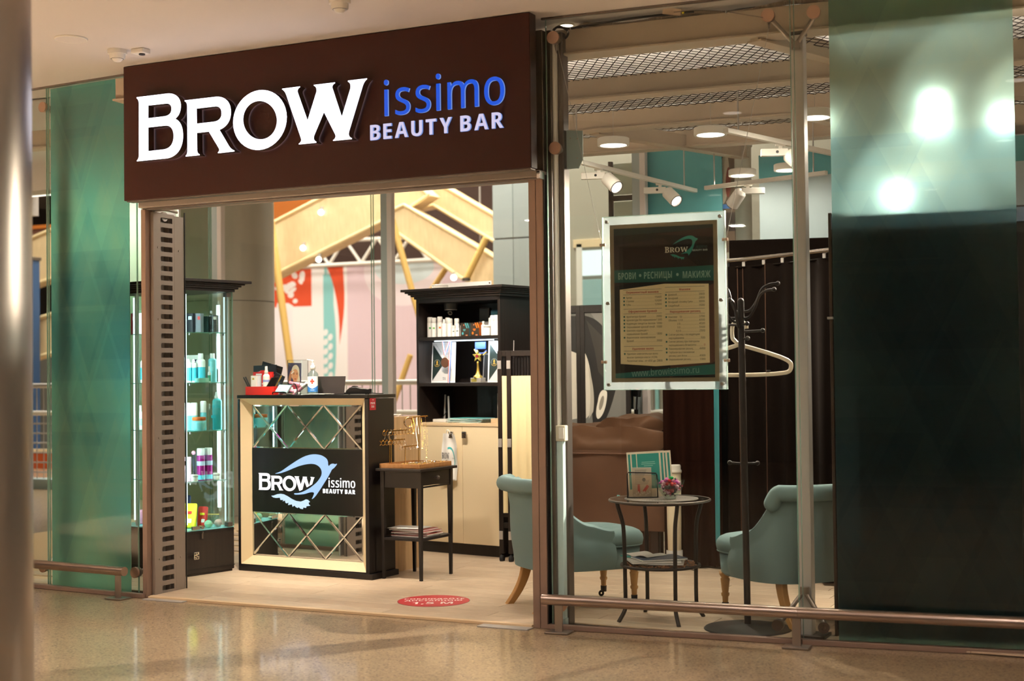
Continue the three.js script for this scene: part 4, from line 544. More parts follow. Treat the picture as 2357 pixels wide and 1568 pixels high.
  bl(0.598, 0.09, 0.135, 0.022, 'spray', null, 'white bottle with pump cap right of the orange dotted bottle'); bl(0.552, 0.1, 0.14, 0.023, 'dome', null, 'plain white bottle right of the pump capped bottle, left shelf half'); bl(0.515, 0.14, 0.14, 0.02, 'dome', null, 'plain white bottle at the back above the small dark labelled ones');
  bl(0.62, 0.16, 0.15, 0.02, 'dome', null, 'white bottle standing in the back row behind the orange dotted bottle');
  const dk = std('#2f4a46', 0.5); bl(0.5, 0.08, 0.085, 0.016, 'dome', dk, 'small white bottle with dark label, left one before the cartons', 'small white bottles with dark labels'); bl(0.464, 0.08, 0.09, 0.018, 'dome', dk, 'small white bottle with dark label, middle one before the cartons', 'small white bottles with dark labels'); bl(0.428, 0.09, 0.085, 0.012, 'dome', dk, 'small slim white bottle touching the cartons', 'small white bottles with dark labels');
  const cart = (c1, c2) => tex(160, 160, (g, w, h) => { g.fillStyle = '#3a3026'; g.fillRect(0, 0, w, h); g.fillStyle = c1; for (const x of [75, 112]) { g.beginPath(); g.moveTo(x, 0); g.lineTo(x + 24, 0); g.lineTo(x + 56, 66); g.lineTo(x + 38, 66); g.fill(); } g.beginPath(); g.arc(40, 126, 17, 0, 7); g.fill(); g.fillStyle = c2; g.fillRect(46, 74, 50, 9); g.fillRect(52, 88, 38, 8); g.fillStyle = '#d98a66'; g.beginPath(); g.arc(62, 26, 9, 0, 7); g.fill(); g.fillRect(92, 142, 40, 14); });
  for (const [k, l, c] of [[0, 0.385, '#4fb3bf'], [1, 0.29, '#ef7d22']]) { const t = thing('product_box', ['dark carton with blue stripes on the top bookcase shelf', 'dark carton with orange stripes on the top bookcase shelf'][k], 'box', B(l, 0.1, ys), br - 0.06); part(t, 'carton', new THREE.BoxGeometry(0.085, 0.1, 0.05), [std(k ? '#b05a1a' : '#31565b', 0.5), mats.blackwood, mats.blackwood, mats.blackwood, std('#ffffff', 0.5, 0, { map: cart(c, c) }), mats.blackwood], [0, 0.05, 0]); part(t, 'lid_seam', box(0.086, 0.002, 0.051, 0), mats.black, [0, 0.097, 0]); }
  bl(0.215, 0.08, 0.108, 0.016, 'cap', mats.pink, 'small white bottle with pink mark right of the orange striped carton'); bl(0.178, 0.13, 0.135, 0.021, 'dome', null, 'white bottle with clear dome cap behind the white jar'); bl(0.14, 0.1, 0.15, 0.021, 'dome', null, 'tall white bottle, left of the pair beside the blue dotted one'); bl(0.1, 0.09, 0.15, 0.021, 'dome', null, 'tall white bottle, right of the pair beside the blue dotted one'); bl(0.06, 0.11, 0.15, 0.021, 'dome', null, 'tall white bottle close to the right side of the top shelf'); bl(0.036, 0.07, 0.125, 0.018, 'dome', std('#6fb4e6', 0.5), 'white bottle with blue dot, rightmost on the top bookcase shelf');
  { const t = thing('small_jar', 'wide white jar with grey triangle print on the top bookcase shelf', 'jar', B(0.165, 0.06, ys)); part(t, 'jar', lathe([[0, 0], [0.024, 0], [0.026, 0.004], [0.026, 0.06], [0, 0.06]], 24), wt); part(t, 'lid', lathe([[0, 0.06], [0.027, 0.06], [0.027, 0.076], [0, 0.078]], 24), std('#dcdad6', 0.4)); }
  { const t = thing('product_box', 'blue pouch pack standing at the back of the top shelf', 'box', B(0.25, 0.3, ys), br); part(t, 'pouch', box(0.1, 0.2, 0.04, 0.012), std('#3f86a8', 0.4), [0.0, 0.1, 0]); part(t, 'label', box(0.02, 0.022, 0.041, 0), mats.paper, [0.0, 0.15, 0.001]); const u = thing('product_box', 'grey banded pack at the back left of the blue pouch', 'box', B(0.36, 0.3, ys), br); part(u, 'pouch', box(0.1, 0.22, 0.04, 0.01), std('#35302e', 0.5), [0, 0.11, 0]); part(u, 'band', box(0.101, 0.05, 0.041, 0), std('#8a8684', 0.5), [0, 0.09, 0]); const q = thing('product_box', 'dim reddish pack at the back right of the blue pouch', 'box', B(0.13, 0.32, ys), br); part(q, 'pouch', box(0.12, 0.2, 0.04, 0.01), std('#5a3436', 0.5), [0, 0.1, 0]); part(q, 'label', box(0.05, 0.05, 0.041, 0), std('#6f7d96', 0.5), [0.02, 0.14, 0]); }
  { const c = thing('security_camera', 'black dome security camera under the top of the bookcase', 'camera', B(0.62, 0.2, 1.9)); part(c, 'mount', cyl(0.05, 0.045, 0.055, 28), std('#3b3733', 0.4), [0, -0.022, 0]); part(c, 'ring', at(new THREE.TorusGeometry(0.045, 0.005, 10, 32), 0, -0.048, 0, Math.PI / 2), mats.alu); part(c, 'dome', at(new THREE.SphereGeometry(0.04, 28, 18), 0, -0.06, 0), std('#0a0a0a', 0.08)); part(c, 'lens', at(new THREE.TorusGeometry(0.014, 0.003, 8, 20), 0.012, -0.075, 0.032, 0.4, 0.3), mats.steel); }
  // certificates, trophy, medal
  const cert = tex(300, 420, (g, w, h) => { g.fillStyle = '#dcd7d2'; g.fillRect(0, 0, w, h); g.fillStyle = '#f6f4f0'; g.fillRect(0, 0, w, 8); g.fillRect(0, h - 14, w, 14); g.fillRect(0, 0, 10, h); g.fillStyle = '#22302c'; g.beginPath(); g.moveTo(16, 22); g.lineTo(168, 210); g.lineTo(16, 400); g.fill(); g.strokeStyle = '#e7e3d8'; g.lineWidth = 4; g.setLineDash([4, 6]); g.beginPath(); g.arc(72, 216, 36, 0, 7); g.stroke(); g.setLineDash([]); g.fillStyle = '#c99b3b'; g.fillRect(58, 228, 30, 8); g.beginPath(); g.ellipse(72, 208, 9, 20, 0, 0, 7); g.fill(); g.strokeStyle = '#c99b3b'; g.beginPath(); g.arc(72, 216, 36, 0.5, 2.6); g.stroke(); g.fillStyle = '#9a948e'; for (const [x, y, l] of [[190, 110, 60], [180, 122, 80], [190, 270, 56], [176, 284, 84], [180, 296, 76]]) g.fillRect(x, y, l, 3); g.fillStyle = '#444'; g.font = '10px sans-serif'; g.save(); g.translate(40, 26); g.rotate(0.89); g.fillText('ДИПЛОМ • ЧЕМПИОНАТ', 0, -8); g.restore(); g.fillStyle = '#333'; for (const [x, y] of [[150, 364], [170, 366], [152, 380], [172, 380]]) g.fillRect(x, y, 9, 9); });
  for (const [k, l] of [[0, 0.665], [1, 0.115]]) { const t = thing('certificate', ['white certificate with dark green triangle on the left of the lit shelf', 'white certificate with dark green triangle on the right of the lit shelf'][k], 'certificate', B(l, 0.16, 1.291), br); part(t, 'sheet', new THREE.BoxGeometry(0.235, 0.31, 0.004), [mats.paper, mats.paper, mats.paper, mats.paper, std('#ffffff', 0.45, 0, { map: cert }), mats.paper], [0, 0.156, 0], [-0.06, 0, 0]); part(t, 'base', box(0.235, 0.006, 0.03), mats.acrylic, [0, 0.003, 0]); }
  { const t = thing('medal', 'bronze medal on a red, white and blue ribbon hanging before the left certificate', 'medal', B(0.6, 0.1, 1.291), br); part(t, 'disc', at(cyl(0.038, 0.006, 0.038, 32), 0, 0.155, 0, Math.PI / 2), std('#8a5a44', 0.35, 0.8)); part(t, 'rim', at(new THREE.TorusGeometry(0.037, 0.003, 8, 36), 0, 0.155, 0), std('#9a6a50', 0.3, 0.8)); part(t, 'ring', at(new THREE.TorusGeometry(0.008, 0.0015, 6, 16), 0, 0.2, 0), mats.gold); const rb = (x0, y0, x1, y1, m, off) => { const g = rod([x0 + off, y0, 0.002], [x1 + off, y1, 0.002], 0.0034, 4); return part(t, 'ribbon', g, m); }; for (const [k, m] of [[-1, mats.red], [0, mats.paper], [1, std('#2d4fae', 0.6)]]) { rb(0, 0.21, -0.02, 0.318, m, k * 0.005); rb(0, 0.21, 0.045, 0.318, m, k * 0.005); rb(0.045, 0.318, 0.022, 0.0, m, k * 0.006 + 0.012); } }
  { const t = thing('trophy', 'golden star trophy on a pale stone base on the lit shelf', 'trophy', B(0.285, 0.1, 1.291), br); part(t, 'base', box(0.1, 0.036, 0.06, 0.003), std('#9a948a', 0.35), [0, 0.018, 0]); part(t, 'plate', box(0.05, 0.024, 0.061, 0), mats.gold, [-0.016, 0.018, 0]); part(t, 'stem', lathe([[0.036, 0.036], [0.034, 0.05], [0.02, 0.058], [0.015, 0.075], [0.01, 0.1], [0.007, 0.14], [0.009, 0.155], [0, 0.16]], 24), mats.gold); const st = []; for (let k = 0; k < 10; k++) { const a = Math.PI / 2 + k * Math.PI / 5, r = k % 2 ? 0.018 : 0.044; st.push([Math.cos(a) * r, Math.sin(a) * r]); } part(t, 'star', extr(shapeOf(st), 0.012, 0.003), mats.brass, [0, 0.198, -0.006]); part(t, 'disc', at(cyl(0.012, 0.006, 0.012, 20), 0, 0.198, 0.012, Math.PI / 2), mats.redDark); }
  { const pt = tex(128, 192, (g, w, h) => { g.fillStyle = '#171313'; g.fillRect(0, 0, w, h); g.fillStyle = '#b98a78'; g.beginPath(); g.ellipse(80, 110, 32, 50, 0.1, 0, 7); g.fill(); g.fillRect(60, 150, 40, 42); g.fillStyle = '#5c3a33'; g.fillRect(56, 88, 22, 5); g.fillRect(88, 86, 18, 5); g.fillStyle = '#2a1a18'; g.beginPath(); g.ellipse(68, 98, 8, 4, 0, 0, 7); g.fill(); g.beginPath(); g.ellipse(97, 97, 6, 4, 0, 0, 7); g.fill(); g.fillStyle = '#9d4a4a'; g.fillRect(72, 136, 20, 6); }); const t = thing('framed_photo', 'dark framed portrait photo behind the star trophy', 'photo', B(0.235, 0.2, 1.291), br); part(t, 'frame', box(0.15, 0.22, 0.01, 0.002), std('#8d8783', 0.4, 0.3), [0, 0.11, 0], [-0.1, 0, 0]); part(t, 'photo', new THREE.BoxGeometry(0.13, 0.2, 0.002), std('#ffffff', 0.4, 0, { map: pt }), [0, 0.11, 0.0055], [-0.1, 0, 0]); }
  { const t = thing('rosette', 'blue and gold ribbon hanging under the shelf above the star trophy', 'ribbon', B(0.29, 0.14, 1.6), br); part(t, 'ribbon', box(0.1, 0.055, 0.008, 0.003), std('#22449c', 0.5), [0, -0.03, 0]); part(t, 'fold', M(tube([[-0.05, -0.055, 0], [-0.02, -0.085, 0.004], [0.03, -0.09, 0.004], [0.06, -0.07, 0]], 0.007)), std('#1a2f6e', 0.5)); part(t, 'trim', M(tube([[-0.055, -0.06, 0.006], [-0.02, -0.095, 0.008], [0.03, -0.1, 0.008], [0.062, -0.08, 0.006]], 0.005)), mats.gold); }
  { const t = thing('wireless_router', 'white router with two silver antennas on the cream cabinet ledge', 'router', B(0.66, 0.14, 0.99), br); part(t, 'body', box(0.13, 0.025, 0.09, 0.004), mats.white, [0, 0.0125, 0]); part(t, 'antenna', box(0.013, 0.2, 0.01, 0.003), mats.alu, [-0.02, 0.11, -0.05], [0, 0, -0.05]); part(t, 'antenna', box(0.015, 0.2, 0.01, 0.003), mats.alu, [0.075, 0.1, 0.02], [0, 0, 0.02]); part(t, 'cable', rod([-0.045, 0.024, -0.04], [0.0, 0.08, -0.05], 0.004), mats.black); }
  const pg = thing('magazine', 'teal and white magazine lowest in the stack on the cream cabinet ledge', 'magazine', B(0.39, 0.14, 0.99), br, 'magazines stacked on the cabinet ledge'); part(pg, 'pages', box(0.3, 0.005, 0.2, 0.001), mats.paper, [0, 0.003, 0]); part(pg, 'cover', box(0.302, 0.0015, 0.202, 0), std('#57b9bd', 0.5), [0, 0.0062, 0]);
  for (let k = 1; k < 5; k++) copyOf(pg, 'magazine', ['', 'teal and white magazine second from the bottom on the cabinet ledge', 'teal and white magazine in the middle of the ledge stack', 'teal and white magazine second from the top of the ledge stack', 'teal and white magazine topmost of the stack on the cabinet ledge'][k], B(0.385 + (k % 3 - 1) * 0.014, 0.14, 0.99 + k * 0.0072), br + (k % 2 ? 0.1 : -0.07));
  { const t = thing('brochure_holder', 'pale carton and clear brochure holder at the right end of the cabinet ledge', 'holder', B(0.095, 0.14, 0.99), br); part(t, 'back', box(0.11, 0.22, 0.006, 0.001), std('#b3a79b', 0.5), [0, 0.11, -0.02]); part(t, 'box', box(0.12, 0.035, 0.08, 0.002), mats.beige, [0, 0.0175, 0.02]); }
  // things on top of the bookcase
  { const t = thing('document_frame', 'clear acrylic document holder lying upright on top of the bookcase', 'frame', B(0.5, 0.2, 2.006), br); part(t, 'acrylic_sheet', box(0.55, 0.05, 0.004, 0), std('#d9d6d4', 0.2), [0, 0.026, 0]); for (const x of [-0.26, 0.26]) part(t, 'screw', at(cyl(0.006, 0.008, 0.006, 12), x, 0.035, 0.004, Math.PI / 2), mats.steelDark); const u = thing('round_lamp', 'round white lamp body standing on top of the bookcase', 'lamp', B(0.66, 0.12, 2.006)); part(u, 'body', lathe([[0, 0], [0.062, 0], [0.065, 0.006], [0.065, 0.03], [0.06, 0.036], [0, 0.036]], 36), mats.white); part(u, 'rim', at(new THREE.TorusGeometry(0.063, 0.003, 8, 40), 0, 0.03, 0, Math.PI / 2), mats.alu); }
}
// ---------------------------------------------------------------- small black side table with jewellery
{
  const tp = [-0.09, 0, -1.306], tr = R(-2.6);
  const T = (x, z, y = 0.742) => [tp[0] + x * Math.cos(tr) + z * Math.sin(tr), y, tp[2] - x * Math.sin(tr) + z * Math.cos(tr)];
  const t = thing('side_table', 'small black side table with one drawer and a lower shelf beside the counter', 'side table', tp, tr);
  part(t, 'table_top', box(0.355, 0.018, 0.46, 0.004), mats.blackwood, [0, 0.733, 0]);
  const leg = (() => { const g = new THREE.CylinderGeometry(0.021, 0.0125, 0.72, 4, 1); at(g, 0, 0, 0, 0, Math.PI / 4); return flat(g); })(); leg.computeVertexNormals();
  for (const [x, z] of [[0.145, 0.185], [0.145, -0.185], [-0.145, -0.185], [-0.145, 0.185]]) part(t, 'leg', leg, mats.blackwood, [x, 0.372, z]);
  part(t, 'apron', M(boxAt(-0.14, 0.14, 0.615, 0.724, 0.18, 0.192, 0.001), boxAt(-0.14, 0.14, 0.615, 0.724, -0.192, -0.18, 0.001), boxAt(-0.152, -0.142, 0.615, 0.724, -0.18, 0.18, 0.001), boxAt(0.145, 0.153, 0.615, 0.626, -0.18, 0.18, 0.001)), mats.blackwood);
  const dr = part(t, 'drawer', boxAt(0.14, 0.154, 0.63, 0.722, -0.168, 0.168, 0.002), mats.blackwood); part(dr, 'knob', M(at(cyl(0.006, 0.02, 0.006, 14), 0.163, 0.677, 0.02, 0, 0, Math.PI / 2), at(new THREE.SphereGeometry(0.0135, 18, 12), 0.178, 0.677, 0.02)), mats.steelDark);
  part(t, 'shelf', boxAt(-0.155, 0.155, 0.27, 0.287, -0.195, 0.195, 0.002), mats.blackwood);
  const mg = thing('magazine', 'glossy red magazine lowest in the pile under the black side table', 'magazine', T(0.0, 0.02, 0.2872), tr, 'magazines on the side table shelf'); part(mg, 'pages', box(0.26, 0.008, 0.2, 0.001), mats.paper, [0, 0.004, 0]); part(mg, 'cover', box(0.262, 0.0015, 0.202, 0), std('#a03530', 0.4), [0, 0.009, 0]);
  for (let k = 1; k < 5; k++) copyOf(mg, 'magazine', ['', 'glossy red magazine second from the bottom under the black side table', 'glossy red magazine in the middle of the pile under the side table', 'glossy red magazine second from the top under the side table', 'glossy red magazine topmost of the pile under the black side table'][k], T((k % 2) * 0.02 - 0.01, 0.01 * k - 0.01, 0.2872 + k * 0.0103), tr + (k % 3 - 1) * 0.12);
  const pf = thing('plastic_folder', 'clear plastic folder on top of the magazines under the black table', 'folder', T(-0.03, 0.05, 0.3395), tr + 0.1); part(pf, 'sheet', box(0.27, 0.004, 0.2, 0), mats.acrylic, [0, 0.002, 0]); part(pf, 'paper', box(0.24, 0.001, 0.18, 0), mats.paper, [0, 0.0045, 0]);
  // jewellery tray and stands
  const jt = thing('jewellery_tray', 'wooden tray full of small jewellery on the black side table', 'tray', T(0.0, 0.0, 0.742), tr); part(jt, 'tray', uvm(M(boxAt(-0.165, 0.15, 0, 0.008, -0.2, 0.2, 0.001), boxAt(-0.165, 0.15, 0, 0.03, 0.19, 0.2, 0.002), boxAt(-0.165, 0.15, 0, 0.03, -0.2, -0.19, 0.002), boxAt(0.14, 0.15, 0, 0.03, -0.19, 0.19, 0.002), boxAt(-0.165, -0.155, 0, 0.03, -0.19, 0.19, 0.002))), std('#e2c29e', 0.5, 0, { map: oak }));
  seed = 77; const small = []; for (let k = 0; k < 240; k++) { const r = rr(0.003, 0.008); small.push(at(k % 3 ? new THREE.TorusGeometry(r, 0.0013, 5, 12) : new THREE.IcosahedronGeometry(r * 0.7, 0), rr(-0.02, 0.13), 0.012 + rr(0, 0.018), rr(-0.17, 0.17), rr(0, 3), rr(0, 3), 0)); }
  const jh = new THREE.Mesh(M(small), mats.gold); jh.name = 'jewellery_pile'; jh.position.set(...T(0, 0, 0.744)); jh.rotation.y = tr; scene.add(jh); tag(jh, 'loose small gold and silver jewellery heaped in the wooden tray', 'jewellery', null, 'stuff');
  seed = 78; const pale = []; for (let k = 0; k < 200; k++) pale.push(at(new THREE.IcosahedronGeometry(rr(0.003, 0.006), 0), rr(-0.02, 0.135), 0.012 + rr(0, 0.02), rr(-0.18, 0.18), rr(0, 3), rr(0, 3), 0)); const jp = new THREE.Mesh(M(pale), mats.silver); jp.name = 'jewellery_pile_pale'; jp.position.set(...T(0, 0, 0.745)); jp.rotation.y = tr; scene.add(jp); tag(jp, 'pale sparkling stones scattered in the wooden tray', 'jewellery', null, 'stuff');
  const stand = (label, x, z, hgt, len, x0) => { const s = thing('jewellery_stand', label, 'jewellery stand', T(x, z, 0.75), tr - 0.12); part(s, 'base', at(cyl(0.02, 0.006, 0.018, 20), 0, 0.003, 0), mats.brass); part(s, 'pole', rod([0, 0.004, 0], [0, hgt, 0], 0.003), mats.brass); part(s, 'bar', rod([x0, hgt - 0.008, 0], [x0 + len, hgt + 0.008, 0], 0.0035), mats.brass); return s; };
  stand('low golden bar stand at the left front of the jewellery tray', -0.15, 0.1, 0.235, 0.225, -0.07); stand('second golden bar stand, lower, hung with hoop earrings', -0.11, 0.14, 0.175, 0.22, -0.1); stand('lowest golden bar stand hung with drop earrings', -0.02, 0.11, 0.135, 0.13, -0.03); stand('tall golden stand hung with necklaces', 0.03, 0.02, 0.325, 0.19, -0.11);
  const hoop = (label, r, m, p, group) => { const h = thing('hoop_earring', label, 'earring', p, tr + 1.1, group); part(h, 'ring', new THREE.TorusGeometry(r, 0.0016, 8, 34), m); part(h, 'hook', at(new THREE.TorusGeometry(0.005, 0.001, 6, 14), 0, r + 0.004, 0), m); return h; };
  const big = hoop('large silver hoop earring hanging at the left end of the top bar', 0.03, mats.silver, T(-0.215, 0.108, 0.947), 'large silver hoops'); copyOf(big, 'hoop_earring', 'large silver hoop earring just right of the leftmost hoop', T(-0.208, 0.112, 0.946)); const big2 = hoop('large silver hoop earring hanging beside the golden pole', 0.028, mats.silver, T(-0.135, 0.095, 0.95), 'large silver hoops beside the pole'); copyOf(big2, 'hoop_earring', 'large silver hoop earring right behind the golden pole hoop', T(-0.128, 0.094, 0.951));
  const gh = hoop('small golden hoop earring on the upper bars', 0.014, mats.brass, T(-0.19, 0.1, 0.966), 'small golden hoops'); for (let k = 1; k < 16; k++) copyOf(gh, 'hoop_earring', null, k < 9 ? T(-0.19 + k * 0.024, 0.1 - k * 0.003, 0.966 + k * 0.0016) : T(-0.2 + (k - 9) * 0.03, 0.146, 0.902 + (k - 9) * 0.002));
  const sh2 = hoop('small silver hoop earring on the lower bars', 0.011, mats.silver, T(-0.05, 0.112, 0.868), 'small silver hoops'); for (let k = 1; k < 10; k++) copyOf(sh2, 'hoop_earring', null, k < 6 ? T(-0.05 + k * 0.022, 0.11 - k * 0.002, 0.868 + k * 0.002) : T(-0.12 + (k - 6) * 0.04, 0.145, 0.905));
  const neck = (label, x, len, m) => { const h = thing('necklace', label, 'necklace', T(x, 0.02 - 0.12 * (x - 0.03), 1.072), tr - 0.12); const g = []; for (let k = 0; k < 44; k++) { const s = k / 43, a = s * Math.PI * 2; g.push(at(new THREE.IcosahedronGeometry(0.0026, 0), Math.sin(a) * 0.011 * Math.min(1, s * 6, (1 - s) * 6), -len * (1 - Math.abs(2 * s - 1)), Math.cos(a) * 0.005)); } part(h, 'chain', M(g), m); part(h, 'pendant', at(new THREE.OctahedronGeometry(0.008), 0, -len - 0.008, 0), m); };
  neck('golden bead necklace on the tall stand, nearest the end of the bar', 0.085, 0.26, mats.brass); neck('pale bead necklace hanging next to the tall golden pole', 0.02, 0.19, mats.silver); neck('short golden chain hanging left of the tall golden pole', -0.01, 0.1, mats.brass); neck('fine golden chain with pendant in the middle of the tall stand', 0.055, 0.2, mats.brass);
  const bn = thing('bangle', 'thick golden bangle hanging from the left half of the tall stand', 'bangle', T(-0.04, 0.03, 1.04), tr + 0.8); part(bn, 'ring', at(new THREE.TorusGeometry(0.03, 0.006, 8, 36), 0, 0, 0), mats.brass); part(bn, 'inner_ring', at(new THREE.TorusGeometry(0.033, 0.003, 8, 36), 0, 0, 0.012, 0, 0.3), mats.silver);
}
// ---------------------------------------------------------------- folding screen and floor sticker
{
  const s = thing('folding_screen', 'folded dark wood screen with yellow fabric on castors beside the bookcase', 'folding screen', [0.09, 0, -2.2], R(8));
  const frame = (x, z, ry, w) => { const p = part(s, 'panel', M(boxAt(-0.015, 0.02, 0.07, 1.52, -0.018, 0.018, 0.003), boxAt(w - 0.035, w, 0.07, 1.52, -0.018, 0.018, 0.003), boxAt(0.02, w - 0.035, 1.48, 1.52, -0.018, 0.018, 0.003), boxAt(0.02, w - 0.035, 0.25, 0.29, -0.016, 0.016, 0.003), boxAt(0.02, w - 0.035, 0.33, 0.36, -0.016, 0.016, 0.003), boxAt(0.02, w - 0.035, 1.30, 1.33, -0.014, 0.014, 0.002)), mats.wenge, [x, 0, z], [0, ry, 0]); uvm(p.geometry);
    const sp = []; for (let k = 0; k < 16; k++) sp.push(rod([0.03 + k * (w - 0.07) / 15, 1.33, 0], [0.03 + k * (w - 0.07) / 15, 1.48, 0], 0.005, 6)); part(p, 'spindle_row', M(sp), mats.blackwood).userData.kind = 'stuff';
    const cl = new THREE.PlaneGeometry(w - 0.05, 0.98, 30, 2), q = cl.attributes.position; for (let i = 0; i < q.count; i++) q.setZ(i, Math.sin(q.getX(i) * 90) * 0.005); cl.computeVertexNormals(); part(p, 'fabric', cl, std('#efdfae', 0.85, 0, { side: THREE.DoubleSide }), [w / 2, 0.85, 0.022]); part(p, 'fabric_edge', boxAt(0.022, 0.03, 0.36, 1.32, 0.006, 0.018, 0.002), mats.yellowTrim);
    for (const y of [1.42, 0.86, 0.2]) part(p, 'hinge', box(0.028, 0.06, 0.006, 0.001), mats.alu, [0.002, y, 0.02]); part(p, 'castor', M(at(new THREE.TorusGeometry(0.017, 0.014, 10, 20), 0.0, 0.031, 0, 0, Math.PI / 2), rod([0, 0.03, 0], [0, 0.075, 0], 0.006)), mats.rubber); return p; };
  frame(0, 0, R(-6), 0.42); frame(0.075, 0.02, R(-2), 0.42);
  const tx = tex(512, 512, (g, w, h) => { g.fillStyle = '#c23338'; g.beginPath(); g.arc(256, 256, 254, 0, 7); g.fill(); g.fillStyle = '#f2e6e0'; g.textAlign = 'center'; g.font = 'bold 62px sans-serif'; g.fillText('СОБЛЮДАЙТЕ', 256, 190); g.fillText('ДИСТАНЦИЮ', 256, 262); g.font = 'bold 118px sans-serif'; g.fillText('1,5 М', 256, 392); });
  const fs = thing('floor_sticker', 'round red distance sticker with white lettering on the shop floor', 'floor sticker', [0.517, 0.0146, -0.445], R(26)); const cg = new THREE.CylinderGeometry(0.215, 0.215, 0.0008, 56); { const p = cg.attributes.position, uv = cg.attributes.uv; for (let i = 0; i < p.count; i++) uv.setXY(i, 0.5 + p.getX(i) / 0.43, 0.5 - p.getZ(i) / 0.43); } part(fs, 'disc', cg, std('#ffffff', 0.45, 0, { map: tx }));
}
